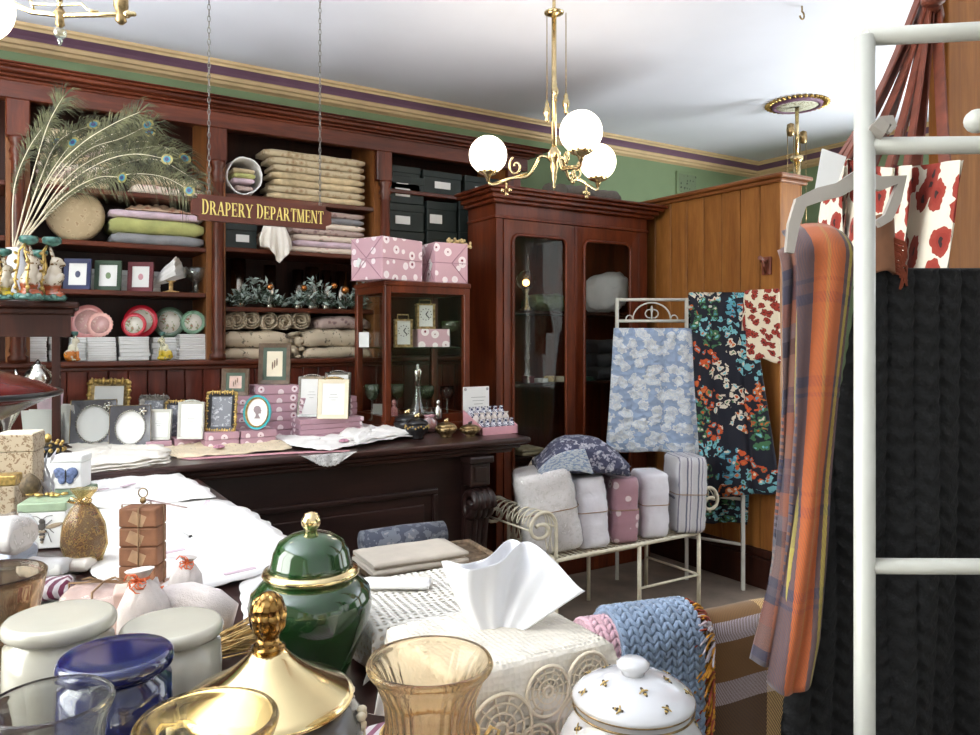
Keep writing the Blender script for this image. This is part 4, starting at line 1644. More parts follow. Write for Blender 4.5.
# bay three: dark green boxes
b3a, b3b = SH3
for k, (pa, pb, hh, lx) in enumerate(((392, 421.5, .165, .38), (424, 463, .16, .5), (466, 500, .16, .5))):
    label_box(ax(pa, YS), ax(pb, YS), b3a, hh, 'dark green lidded box, %s on the top shelf right of the column' % ['first', 'second', 'third'][k], YS + .01, .28, lx)
for k, (pa, pb, n, h, lx) in enumerate(((389, 425.5, 3, .19, .4), (428, 458, 2, .21, .3), (460, 490, 2, .22, .5))):
    z = b3b
    for q in range(n):
        label_box(ax(pa, YS), ax(pb, YS), z, h - .003, 'dark green lidded box, %s in the %s stack of the lower shelf' % (['lowest', 'middle', 'top'][q] if n == 3 else ['lower', 'upper'][q], ['left', 'centre', 'right'][k]), YS + .01, .28, lx)
        z += h
# ------------------------------------------------------------------ goods on the counter
def pink_stack(pxl, pxr, n, h, Y, dep, labf, z=None, grp='pink patterned flat boxes on the counter'):
    z = CT if z is None else z
    x0, x1 = ax(pxl, Y), ax(pxr, Y)
    for k in range(n):
        mb = MB()
        mb.box((0, 0, h / 2), ((x1 - x0) * rnd.uniform(.965, 1), dep, h * .96), bev=.004, seg=2)
        tag(mb.build('pink_box', M['pinkb'], None, ((x0 + x1) / 2 + rnd.uniform(-.005, .005), Y + dep / 2, z), R(rnd.uniform(-1.5, 1.5))), labf(n - 1 - k), 'box', grp)
        z += h
    return z


zA = pink_stack(206, 240, 2, .04, 4.0, .13, lambda k: 'pink patterned box, %s of the low pair under the gilt bow frame' % ['upper', 'lower'][k])
zB = pink_stack(241, 277, 2, .04, 4.0, .13, lambda k: 'pink patterned box, %s of the low pair under the turquoise oval' % ['upper', 'lower'][k])
zC = pink_stack(257, 299, 6, .049, 4.2, .22, lambda k: 'pink patterned box, %s of six in the tallest pile' % ORD[k])
zD = pink_stack(226, 255, 5, .048, 4.24, .2, lambda k: 'pink patterned box, %s of five in the pile left of the tallest' % ORD[k])
zE = pink_stack(300, 364, 4, .028, 4.06, .26, lambda k: 'wide pink patterned box, %s of four under the white frames' % ORD[k])
zF = pink_stack(300, 321, 3, .036, 4.19, .12, lambda k: 'narrow pink patterned box, %s of three behind the silver frame' % ORD[k], zE)
zG = pink_stack(339, 357, 3, .036, 4.19, .12, lambda k: 'narrow pink patterned box, %s of three right of the cream frame' % ORD[k], zE)
zH = pink_stack(146, 172, 1, .04, 4.12, .18, lambda k: 'single pink patterned box under the plain white frame')
zI = pink_stack(174, 205, 1, .045, 4.12, .18, lambda k: 'single pink patterned box under the white scalloped frame')


def ornament(mb, o, r, n, big=1.0, th=.012):
    """leafy relief scrolls set along an outline"""
    L_ = len(o)
    for i in range(n):
        s = i / n * L_
        a, b = o[int(s) % L_], o[(int(s) + 1) % L_]
        f = s - int(s)
        x, y = a[0] + (b[0] - a[0]) * f, a[1] + (b[1] - a[1]) * f
        k = 1 + .4 * sin(i * 2.4)
        mb.sph((x, y, th), (r * k * big, r * (1.3 - .4 * sin(i * 2.4)), r * .7), 7, 5)


def densify(o, n=80):
    per = [((o[i][0] - o[i - 1][0]) ** 2 + (o[i][1] - o[i - 1][1]) ** 2) ** .5 for i in range(len(o))]
    tot = sum(per)
    out = []
    for k in range(n):
        s = k / n * tot
        i = 1
        while True:
            l = per[i % len(o)]
            if s <= l or i > len(o):
                break
            s -= l
            i += 1
        a, b = o[(i - 1) % len(o)], o[i % len(o)]
        f = s / (l or 1)
        out.append((a[0] + (b[0] - a[0]) * f, a[1] + (b[1] - a[1]) * f))
    return out


def frame(px, py0, py1, wpx, z, d, lab, fm, style='plain', bw=.16, card=None, pic=None, rz=None, lean=.16, oval_open=False, om=None, dark=None):
    """picture frame on an easel back: bottom edge at height z, at viewing depth d, sized from its outline in the photo"""
    c = at(px, (py0 + py1) / 2, d=d)
    w, h = wpx * d / FPX, (py1 - py0) * d / FPX
    t = thing('picture_frame', lab, 'frame', (c.x, c.y, z), FACE if rz is None else rz)
    Mx = Matrix.Rotation(-lean, 4, 'X') @ Matrix.Translation((0, 0, h / 2)) @ Matrix.Rotation(PI / 2, 4, 'X')
    b = bw * w
    if style == 'oval':
        o, i_ = oval(w, h, 32), oval(w - 2 * b, h - 2 * b, 32)
    elif oval_open:
        i_ = oval(w - 2 * b, h - 2 * b, 32)
        o = []
        for (x, y) in i_:
            k = max(abs(x) / (w / 2), abs(y) / (h / 2))
            o.append((x / k, y / k))
    else:
        o, i_ = rrect(w, h, min(w, h) * (.09 if style == 'round' else .015)), rrect(w - 2 * b, h - 2 * b, .003)
    mb = MB()
    mb.ring2(o, i_, .018, Mx)
    mb.build('moulding', fm, t)
    if dark:
        mb = MB()
        k0, k1 = (.96, .93)
        mb.ring2(rrect(w * 1.005, h * 1.005, .004), rrect(w * .93, h * .95, .003), .02, Mx)
        mb.build('edge', dark, t)
    mb = MB()
    sc = 1.04
    mb.prism([(x * sc, y * sc) for x, y in i_], .003, Mx @ Matrix.Translation((0, 0, .004)))
    mb.build('card', card or M['card'], t)
    if om:
        mb = MB()
        mb.T = Mx
        if style == 'gilt':
            ornament(mb, densify(rrect(w * .99, h * .99, .01)), w * .062, 52)
            for sx in (-1, 1):
                for sy in (-1, 1):
                    mb.sph((sx * w * .47, sy * h * .47, .012), (w * .075, w * .075, .012), 8, 5)
        elif style == 'crest':
            for k in range(9):
                a = -1 + 2 * k / 8
                mb.sph((a * w * .28, h * .5 + w * .05 * (1 - a * a), .01), (w * .05, w * .045, .01), 8, 5)
            ornament(mb, densify(rrect(w * .96, h * .97, .02)), w * .02, 60)
        elif style == 'pearl' or oval_open:
            ov = oval(w - 2 * b + .004, h - 2 * b + .004, 44)
            for p in ov:
                mb.sph((p[0], p[1], .018), w * .026, 6, 5)
            mb.sph((w * .3, h * .36, .02), (w * .08, w * .06, .01), 8, 5)
            for q in range(5):
                mb.sph((w * .3 + w * .08 * cos(q * 1.26), h * .36 + w * .08 * sin(q * 1.26), .02), w * .04, 6, 4)
        elif style == 'oval':
            mb.ring2(oval(w - 2 * b + .012, h - 2 * b + .012, 32), oval(w - 2 * b - .002, h - 2 * b - .002, 32), .021)
        else:
            ornament(mb, densify(rrect(w * .96, h * .97, .02)), w * .022, 50)
        mb.build('relief', om, t)
    mb = MB()
    mb.T = Matrix.Identity(4)
    mb.tube([(0, h * .7 * sin(lean) + .01, h * .7 * cos(lean)), (0, h * (.3 + lean), .004)], .006, 6)
    mb.build('strut', M['black'], t)
    if pic:
        pic(t, Mx, w, h, b)
    return t


def silhouette(t, Mx, w, h, b):
    mb = MB()
    s = h * .36
    pts = [(-.28, -.5), (.3, -.5), (.2, -.34), (.1, -.2), (.12, -.1), (.3, -.1), (.33, -.02), (.3, .04), (.38, .1), (.3, .22), (.28, .36), (.1, .52), (-.12, .52), (-.3, .4), (-.36, .2), (-.3, .04), (-.2, -.04), (-.12, -.2), (-.16, -.34)]
    mb.prism([(x * s * .9, y * s) for x, y in pts], .001, Mx @ Matrix.Translation((0, 0, .0075)))
    mb.build('silhouette', plain('silhouette_grey', (142, 126, 130), .7, .03, 20), t)


def mat_pic(m1, m2):
    def f(t, Mx, w, h, b):
        mb = MB()
        mb.ring2(rrect(w - 2 * b, h - 2 * b, .002), rrect(w - 2 * b - w * .24, h - 2 * b - w * .24, .002), .002, Mx @ Matrix.Translation((0, 0, .0072)))
        mb.build('mount', m1, t)
        mb = MB()
        for q in range(3):
            mb.prism(oval(w * .05, h * .2, 10), .0006, Mx @ Matrix.Translation(((q - 1) * w * .07, -.01 + .01 * q, .0074)))
        mb.build('print', m2, t)
    return f


inkp = plain('faded_ink', (120, 96, 80), .8, .1, 40)
INK = plain('soft_grey_print', (150, 150, 150), .8, .1, 40)


def lines(t, Mx, w, h, b):
    mb = MB()
    for q, l in enumerate((.22, .3, .16)):
        mb.prism([(-l * w / 2, -.002), (l * w / 2, -.002), (l * w / 2, .0), (-l * w / 2, .0)], .0005, Mx @ Matrix.Translation((0, h * .12 - q * h * .07, .0073)))
    mb.build('faint_print', INK, t)


photo = spots('grey_photo_card', (96, 98, 108), [(170, 172, 178), (140, 142, 150)], 30, .4, 1, 40, bs=.02, rough=.4)
frame(107, 378, 441, 40, CT, 4.03, 'large gilt frame with curled corners, rear left of the counter', M['brassd'], 'gilt', .13, pic=lines, om=M['goldp'], lean=.12)
frame(93, 400, 449, 42, CT, 3.86, 'larger black frame with pearl-edged oval opening', M['slate'], 'rect', .14, oval_open=True, om=M['silver'], dark=M['brassd'], rz=FACE + .38, lean=.3)
frame(130, 405, 450, 38, CT, 3.8, 'smaller black frame with pearl-edged oval opening', M['slate'], 'rect', .15, oval_open=True, om=M['silver'], dark=M['brassd'], rz=FACE + .38, lean=.3)
frame(152, 392, 440, 28, CT, 4.02, 'dark pewter openwork frame behind the plain white frame', M['pewter'], 'gilt', .16, card=photo, om=M['pewter'], oval_open=False)
frame(158.5, 410, 440.5, 25, zH, 3.88, 'small plain white frame on one pink box', M['white'], 'plain', .12, pic=lines)
frame(178, 397, 440, 27, CT, 4.0, 'gilt and charcoal frame half hidden by the white scalloped frame', M['slate'], 'gilt', .14, card=photo, om=M['goldp'])
frame(191, 400, 437, 25.5, zI, 3.88, 'white frame with scalloped top edge', M['white'], 'crest', .09, pic=lines, om=M['white'], lean=.1)
frame(221, 388.5, 427, 29, zA, 3.93, 'black frame with gilt bow relief standing on pink boxes', M['black'], 'gilt', .15, card=photo, om=M['goldp'])
frame(235.5, 361, 388, 27, zD, 4.2, 'small brown wooden frame with pink print', M['wframe'], 'plain', .15, card=M['kraft'], pic=mat_pic(M['forest'], inkp), lean=.1)
frame(274.5, 341, 382, 31.5, zC, 4.33, 'larger brown wooden frame on top of the tallest pink pile', M['wframe'], 'plain', .13, card=M['cream'], pic=mat_pic(M['forest'], inkp), lean=.1)
frame(257, 392, 426.5, 27.5, zB, 3.98, 'turquoise oval frame with a silhouette portrait', M['turq'], 'oval', .12, pic=silhouette, om=M['goldp'])
frame(311, 358, 399, 27, zE, 4.3, 'silver frame with ribbon crest at the left of three', M['silver'], 'crest', .1, pic=lines, om=M['silver'], dark=M['black'])
frame(337, 355, 399, 26, zE, 4.36, 'silver frame with ribbon crest behind the cream one', M['silver'], 'crest', .1, pic=lines, om=M['silver'], dark=M['black'])
frame(333, 374, 414, 31, zE, 4.2, 'cream and gold frame in front of two silver frames', M['cream'], 'crest', .14, pic=lines, om=M['brass'], dark=M['brassd'])

# cards and lilac papers at the left end
for i, (px, py0, py1, wpx, d, m, lab) in enumerate(((68, 404, 447, 22, 3.9, M['card'], 'grey-white greeting card leaning left of the black oval frames'), (42, 409, 448, 34, 3.85, M['card'], 'white greeting card leaning beside the dark cabinet'), (50, 394, 446, 18, 4.0, M['lilac'], 'lilac card standing behind the white cards'))):
    c = at(px, py1, d=d)
    w, h = wpx * d / FPX, (py1 - py0) * d / FPX
    mb = MB()
    mb.box((0, 0, h / 2), (w, .004, h), rot=Matrix.Rotation(-.12, 4, 'X') @ Matrix.Translation((0, 0, h / 2)))
    mb2 = MB()
    for s in (1, -1):
        mb2.box((0, 0, 0), (w, .003, h), rot=Matrix.Rotation(-.17 * s, 4, 'X') @ Matrix.Translation((0, 0, h / 2 + .002)))
    mb.bm.free()
    tag(mb2.build('greeting_card', m, None, (c.x, c.y, CT), FACE - .1 + .1 * i), lab, 'card')

# lace on the counter


def laid(px_pts, Z, m, lab, name='lace_cloth', cat='lace', wr=.006, th=.003, layers=1, scal=.012, nsc=26, loc_z=None):
    """cloth lying flat: outline given as photo points on the plane z, filled with a slightly rumpled sheet and a scalloped border"""
    P_ = [at(x, y, Z=Z) for x, y in px_pts]
    cx_ = sum(p.x for p in P_) / len(P_)
    cy_ = sum(p.y for p in P_) / len(P_)
    o = densify([(p.x - cx_, p.y - cy_) for p in P_], 96)
    mb = MB()
    for L_ in range(layers):
        base = L_ * .012
        k = 1 - .03 * L_
        rings_ = []
        for j in range(9):
            s = j / 8
            rg = []
            for i, (x, y) in enumerate(o):
                sc = (1 + (scal * abs(sin(i / 96 * PI * nsc)) / max(.05, math.hypot(x, y)) * 1.0 if j == 8 else 0)) * s * k if j else .02
                zz = base + .003 + wr * (.5 + .5 * fbm(x * sc * 16 + L_, y * sc * 13)) * (1 if j < 8 else .4)
                rg.append((x * sc, y * sc, zz))
            rings_.append(rg)
        mb.rings(rings_, cap=False)
        c_ = mb.v((0, 0, base + .003 + wr * .5))
    return tag(mb.build(name, m, None, (cx_, cy_, Z if loc_z is None else loc_z), solid=th, recalc=True), lab, cat)


laid([(152, 451), (180, 444), (240, 441), (288, 442), (290, 450), (240, 455), (180, 459)], CT, M['laceb'], 'beige crochet runner along the front of the counter', wr=.022)
pz = [at(x, y, Z=CT) for x, y in ((150, 455), (290, 446), (292, 452), (190, 461))]
laid([(180, 459), (290, 452.5), (350, 450.5), (350, 452), (290, 454.3), (190, 460.4)], CT - .0, M['pinkp'], 'thin pink paper edge under the lace at the counter front', 'pink_paper', 'paper', wr=.0, th=.001, scal=0)
laid([(268, 437), (290, 436), (340, 436), (362, 440), (356, 447), (330, 452.5), (296, 449)], CT, M['linen'], 'round white doily with drooping lace point on the counter', wr=.02, loc_z=CT + .006)
# lace point hanging over the edge
a0, a1 = at(301, 451, Y=CY0 - .012), at(357, 449, Y=CY0 - .012)
mb = MB()
wd = a1.x - a0.x
mb.grid(lambda u, v: V(((u - .5) * wd * (1 - .35 * v), -.004 - .004 * sin(u * 20), .002 - v * .062 * (.35 + .65 * sin(PI * u) ** .8) * (1 + .05 * sin(u * 60)))), 40, 10, 3, 1)
tag(mb.build('lace_edging', lace('white_point_lace', (244, 243, 242), 16, .4), None, ((a0.x + a1.x) / 2, CY0 - .006, CT), solid=.002), 'white lace edging hanging over the counter front', 'lace')
laid([(340, 441), (345, 431), (366, 430), (400, 433), (412, 439), (380, 444), (358, 449)], CT, M['linen'], 'folded white lace runner on the counter by the display cabinet', wr=.03, layers=2, loc_z=CT + .012)
for px, py in ((219, 447), (344, 441)):
    c = at(px, py, Z=CT + .03)
    mb = MB()
    mb.lathe([(.002, .012), (.012, .011), (.022, .004), (.024, 0), (.02, -.004)], n=14, sx=1.2)
    tag(mb.build('brooch', plain('pink_cameo', (170, 120, 140), .3, .2, 90), None, c), 'small mauve oval brooch lying on the %s' % ('beige runner' if px == 219 else 'white lace'), 'brooch')


def pot(px, yb, wpx, hpx, lab, m, km, knob=True, prof=None, relief=None):
    c = at(px, yb, Z=CT)
    d = c.x * FW[0] + c.y * FW[1]
    r, h = wpx / 2 * d / FPX, hpx * d / FPX
    t = thing('lidded_pot', lab, 'pot', c)
    mb = MB()
    mb.lathe([(r * .5, 0), (r * .55, h * .05), (r * .5, h * .1), (r * .9, h * .25), (r, h * .42), (r * .92, h * .55), (r * .7, h * .56)], n=24)
    mb.build('bowl', m, t)
    mb = MB()
    mb.lathe([(r * .9, h * .56), (r * .93, h * .6), (r * .8, h * .68), (r * .45, h * .76), (r * .1, h * .78)], n=24)
    mb.build('lid', m, t)
    mb = MB()
    mb.sph((0, 0, h * .86), (r * .24, r * .16, h * .1), 10, 7)
    mb.sph((r * .14, 0, h * .93), (r * .12, r * .12, h * .06), 8, 6)
    mb.build('knob', km, t)
    if relief:
        mb = MB()
        for k in range(26):
            a = 2 * PI * k / 26
            mb.sph((r * .98 * cos(a), r * .98 * sin(a), h * (.46 + .05 * sin(k * 2.1))), r * .09, 6, 4)
        mb.build('relief', relief, t)
    return t


pot(407, 434.5, 27, 26, 'black lacquer pot with gilt knob, farther of the pair', M['black'], M['gold'], relief=None)
pot(417, 438.5, 24, 26, 'black lacquer pot with gilt flower band, nearer of the pair', M['black'], M['gold'], relief=M['goldp'])
pot(446, 437, 21, 19, 'taller engraved brass pot with upright knob', M['brassd'], M['brass'], relief=M['brassd'])
pot(470, 436, 20, 15, 'lower engraved brass pot beside the pink soap stand', M['brassd'], M['black'], relief=M['brassd'])
c = at(429, 431.5, Z=CT)
t = thing('potpourri_jar', 'small glass jar of pink petals tied at the neck', 'jar', c)
mb = MB()
mb.lathe([(.035, 0), (.052, .02), (.05, .06), (.03, .085), (.026, .09)], n=20)
mb.build('petals', M['pinkpot'], t)
mb = MB()
mb.lathe([(.038, 0), (.056, .02), (.054, .062), (.032, .09), (.03, .1), (.04, .115)], n=20, cap=False)
mb.build('glass_body', M['crystal'], t)
mb = MB()
mb.lathe([(.031, .092), (.035, .096), (.031, .1)], n=16)
mb.sph((0, -.034, .096), (.02, .008, .01), 8, 5)
mb.build('ribbon', M['pinkp'], t)
# soap display stand
c = at(461, 430, Z=CT)
d = 4.4
t = thing('soap_display', 'pink counter display box of navy-printed sachets with white header card', 'display box', at(499, 434, Z=CT), R(0))
k = 4.45 / FPX
mb = MB()
w = .25
mb.prism([(0, 0), (.2, 0), (.2, .06), (0, .1)][::1], .004, Matrix.Translation((-w / 2, -.02, 0)) @ Matrix.Rotation(PI / 2, 4, 'Y') @ Matrix.Rotation(PI / 2, 4, 'Z'))
mb.bm.free()
mb = MB()
mb.lo(-w / 2, w / 2, -.01, .2, 0, .006)
mb.lo(-w / 2, w / 2, -.012, -.006, 0, .045)
for s in (-1, 1):
    vs = [V((s * w / 2, -.012, 0)), V((s * w / 2, .2, 0)), V((s * w / 2, .2, .13)), V((s * w / 2, -.012, .045))]
    o_ = V((-s * .005, 0, 0))
    q = [mb.v(p) for p in vs]
    q2 = [mb.v(p + o_) for p in vs]
    mb.f(q)
    mb.f(q2[::-1])
    for i in range(4):
        mb.f([q[i], q[(i + 1) % 4], q2[(i + 1) % 4], q2[i]])
mb.build('tray', M['pinkp'], t)
mb = MB()
mb.lo(-w / 2, w / 2 * .45, .196, .2, .0, .265)
mb.m = 1
for q in range(3):
    mb.lo(-w * .28 + q * .01, w * .12 - q * .01, .1945, .196, .2 - q * .02, .203 - q * .02)
for sx in (-.44, .17):
    mb.cyl((sx * w, .196, .25), (sx * w, .194, .25), .009, n=10)
mb.build('header_card', [M['card'], INK], t)
navyp = spots('navy_ring_print', (48, 54, 92), [(226, 226, 232), (52, 58, 96), (226, 226, 232)], 45, .5, .1, 30, bs=.2)
i = 0
for row, (y, z) in enumerate(((.03, .012), (.085, .045), (.14, .075))):
    for q in range(6):
        mb = MB()
        mb.sph((0, 0, .03), (w / 13, .024, .034), 8, 6)
        mb.grid(lambda u, v: V(((.5 - u) * w / 7 * (.5 + v * .6), .006 * sin(u * 12), .055 + v * .02)), 6, 2)
        o = mb.build('sachet', navyp if row != 1 else M['muslin'], None, t.location + V((-w / 2 + w * (q + .5) / 6, y, z)))
        tag(o, '%s printed sachet, %s row of the pink counter display' % ('navy' if row != 1 else 'white', ['front', 'middle', 'back'][row]), 'sachet', ['front', 'middle', 'back'][row] + ' row of sachets in the pink display')
        mb = MB()
# ---- inside the display cabinet
for (px, py0, py1, wpx, d, zb, lab) in ((403, 318, 346, 18, 4.62, GS, 'small brass carriage clock on the glass shelf'), (425, 305, 330, 19, 4.72, GS + .11, 'taller brass carriage clock standing on the pink box')):
    c = at(px, 340, d=d)
    w, h = wpx * d / FPX, (py1 - py0) * d / FPX
    t = thing('carriage_clock', lab, 'clock', (c.x, c.y, zb), FACE * .6)
    mb = MB()
    for sx in (-1, 1):
        for sy in (-1, 1):
            mb.box((sx * w * .42, sy * w * .35, h / 2), (w * .12, w * .12, h))
    mb.box((0, 0, h * .05), (w, w * .85, h * .1))
    mb.box((0, 0, h * .97), (w, w * .85, h * .06))
    mb.tube([(-w * .3, 0, h), (-w * .3, 0, h * 1.16), (w * .3, 0, h * 1.16), (w * .3, 0, h)], .005, 6)
    mb.build('case', M['brassd'], t)
    mb = MB()
    mb.box((0, -w * .3, h * .52), (w * .74, .006, h * .84))
    mb.build('dial', M['card'], t)
    mb = MB()
    for a, l in ((.6, .2), (2.4, .28)):
        mb.tube([(0, -w * .3 - .005, h * .58), (w * l * sin(a), -w * .3 - .005, h * .58 + w * l * cos(a))], .003, 4)
    for q in range(12):
        a = q * PI / 6
        mb.box((w * .29 * sin(a), -w * .3 - .0045, h * .58 + w * .29 * cos(a)), (.005, .003, .005))
    mb.build('hands', M['black'], t)
c = at(431, 340, d=4.7)
mb = MB()
mb.box((0, 0, .055), (.2, .12, .109), bev=.003)
tag(mb.build('pink_box', M['pinkw'], None, (c.x, c.y, GS), R(-10)), 'pink patterned box on the glass shelf carrying a clock', 'box')


def goblet(px, d, zb, r, h, lab, m):
    c = at(px, 400, d=d)
    t = thing('goblet', lab, 'glass', (c.x, c.y, zb))
    mb = MB()
    mb.lathe([(r * .7, 0), (r * .6, .004), (.006, .012), (.005, h * .55), (.012, h * .58)], n=16)
    mb.build('stem', M['crystal'], t)
    mb = MB()
    mb.lathe([(.008, h * .56), (r * .7, h * .62), (r, h * .78), (r * .98, h), (r * .94, h), (r * .93, h * .79), (r * .6, h * .66), (.004, h * .6)], n=20)
    mb.build('bowl', m, t)
    return t


goblet(372, 4.55, CABF, .045, .21, 'green goblet nearest the left pane of the display cabinet', M['greengl'])
goblet(397, 4.75, CABF, .045, .2, 'grey-green goblet left of the decanter', M['greengl'])
goblet(427, 4.75, CABF, .045, .19, 'dark green goblet right of the decanter', M['greengl'])
goblet(447, 4.72, CABF, .045, .19, 'smoky goblet near the right end of the cabinet floor', M['smoke'])
goblet(450, 4.75, GS, .055, .16, 'green saucer-bowl goblet at the right of the glass shelf', M['greengl'])
c = at(417.5, 400, d=4.58)
t = thing('decanter', 'tall long-necked glass decanter with silver stopper', 'decanter', (c.x, c.y, CABF))
mb = MB()
mb.lathe([(.05, 0), (.06, .012), (.052, .05), (.03, .1), (.02, .16), (.017, .26), (.022, .27)], n=24, cap=True)
mb.build('body', M['crystal'], t)
mb = MB()
mb.lathe([(.02, .2), (.024, .26), (.03, .29), (.026, .3), (.01, .31), (.012, .325), (.002, .335)], n=16)
mb.build('stopper', M['silver'], t)
for px, d, m, lab in ((386 + 8, 4.6, 'pinkpot', 'small pink scent bottle by the corner post'), (438, 4.6, 'silver', 'small silver-topped scent bottle in the cabinet')):
    c = at(px, 400, d=d)
    mb = MB()
    mb.lathe([(.022, 0), (.025, .01), (.025, .06), (.01, .075), (.01, .085), (.014, .09), (.012, .11), (.002, .118)], n=14)
    tag(mb.build('scent_bottle', M[m], None, (c.x, c.y, CABF)), lab, 'bottle')
for px, zb, lab in ((364, GS, 'white card tag folded on the glass shelf at the left pane'), (378, CABF, 'white card behind the green goblet')):
    c = at(px, 350, d=4.62)
    mb = MB()
    mb.box((0, 0, .045), (.06, .004, .09))
    tag(mb.build('price_card', M['card'], None, (c.x, c.y, zb), FACE), lab, 'card')
# ---- on top of the display cabinet
for (px, d, w, h, dp, rz, lab) in ((392, 4.5, .335, .245, .26, R(20), 'larger pink wrapped gift cube on top of the display cabinet, left'), (458, 4.62, .225, .245, .2, R(-2), 'narrower pink wrapped gift box on top of the display cabinet, right')):
    c = at(px, 280, d=d)
    t = thing('gift_box', lab, 'gift box', (c.x, max(c.y, GY0 + .12) + .0, GT), rz)
    mb = MB()
    mb.box((0, 0, h / 2 + .001), (w, dp, h), bev=.006)
    mb.build('wrapped_box', M['pinkw' if w > .25 else 'pinkw2'], t)
    mb = MB()
    e = .002
    # folded paper flaps on the left end and the front: raised creases
    for (P0, P1) in ((V((-w / 2 - e, dp / 2, h)), V((-w / 2 - e, 0, h * .52))), (V((-w / 2 - e, -dp / 2, h)), V((-w / 2 - e, 0, h * .52))), (V((-w / 2 - e, dp / 2, 0)), V((-w / 2 - e, 0, h * .48))), (V((-w / 2 - e, -dp / 2, 0)), V((-w / 2 - e, 0, h * .48))), (V((-w / 2 - e, -dp / 2, h * .5)), V((-w / 2 - e, dp / 2, h * .5))), (V((-w / 2, -dp / 2 - e, h * .5)), V((w / 2, -dp / 2 - e, h * .5)))):
        mb.tube([P0, P1], .0022, 5)
    if w < .25:
        for (P0, P1) in ((V((w / 2, -dp / 2 - e, h)), V((0, -dp / 2 - e, h * .5))), (V((w / 2, -dp / 2 - e, 0)), V((0, -dp / 2 - e, h * .5)))):
            mb.tube([P0, P1], .0022, 5)
    mb.build('folded_flap', plain('pink_paper_edge', (170, 128, 140), .6, .05, 20) if w > .25 else bpy.data.materials['pink_paper_edge'], t)
    mb = MB()
    mb.box((-w / 2 - .006, .06 if w > .25 else -.05, h * .42), (.003, .03, .05), rot=Matrix.Rotation(.5, 4, 'X'))
    mb.build('gift_tag', M['card'], t)
c = at(462, 236, Y=YS - .1)
mb = MB()
for k in range(60):
    mb.sph((rnd.uniform(-.07, .07), rnd.uniform(-.04, .04), rnd.uniform(0, .05)), rnd.uniform(.008, .014), 6, 4)
tag(mb.build('dried_flowers', M['straw2'], None, (ax(459, GY0 + .2), GY0 + .2, GT + .2475)), 'small bunch of dried cream flowers lying on the right gift box', 'flowers')
# ------------------------------------------------------------------ candlesticks and feathers on the dark cabinet
def rabbit(px, d, k, m, lab, rz=0, name='rabbit_candlestick'):
    c = at(px, 300, d=d)
    t = thing(name, lab, 'figurine', (c.x, c.y, LT), rz)
    e = [((0, 0, .03), (.05, .045, .03)), ((0, 0, .09), (.046, .042, .06)), ((-.012, 0, .15), (.034, .032, .045)), ((-.022, 0, .2), (.034, .028, .028)), ((-.048, 0, .19), (.018, .016, .014)),
         ((0, .016, .245), (.009, .01, .04), .25, 'Y'), ((0, -.016, .245), (.009, .01, .04), .25, 'Y'), ((-.035, .022, .11), (.016, .014, .04), -.5, 'Y'), ((-.035, -.022, .11), (.016, .014, .04), -.5, 'Y'),
         ((-.03, .03, .03), (.03, .016, .022)), ((-.03, -.03, .03), (.03, .016, .022))]
    blob_mesh('body', m, e, t, .0065)
    mb = MB()
    mb.lathe([(.06, 0), (.066, .008), (.06, .02), (.05, .026)], n=20)
    for q in range(7):
        a = q * .9
        mb.sph((.055 * cos(a), .055 * sin(a), .018), (.018, .018, .015), 8, 5)
    mb.build('leaf_base', M['teal'], t)
    mb = MB()
    for s in (-1, 1):
        mb.tube([(.03, s * .03, .02), (.045, s * .045, .1), (.03, s * .04, .18), (.04, s * .02, .25), (.02, 0, .29)], [.008, .007, .006, .006, .005], 6)
        for q in range(5):
            mb.sph((.04, s * .045, .06 + q * .045), (.014, .006, .012), 6, 4, Matrix.Rotation(q, 3, 'X'))
    mb.build('vine', M['goldp'], t)
    mb = MB()
    mb.lathe([(.006, .28), (.02, .285), (.042, .3), (.045, .318), (.04, .328), (.03, .32), (.02, .3)], n=18, fl=9, amp=.05)
    mb.build('candle_cup', M['teal'], t)
    t.scale = (k, k, k)
    return t


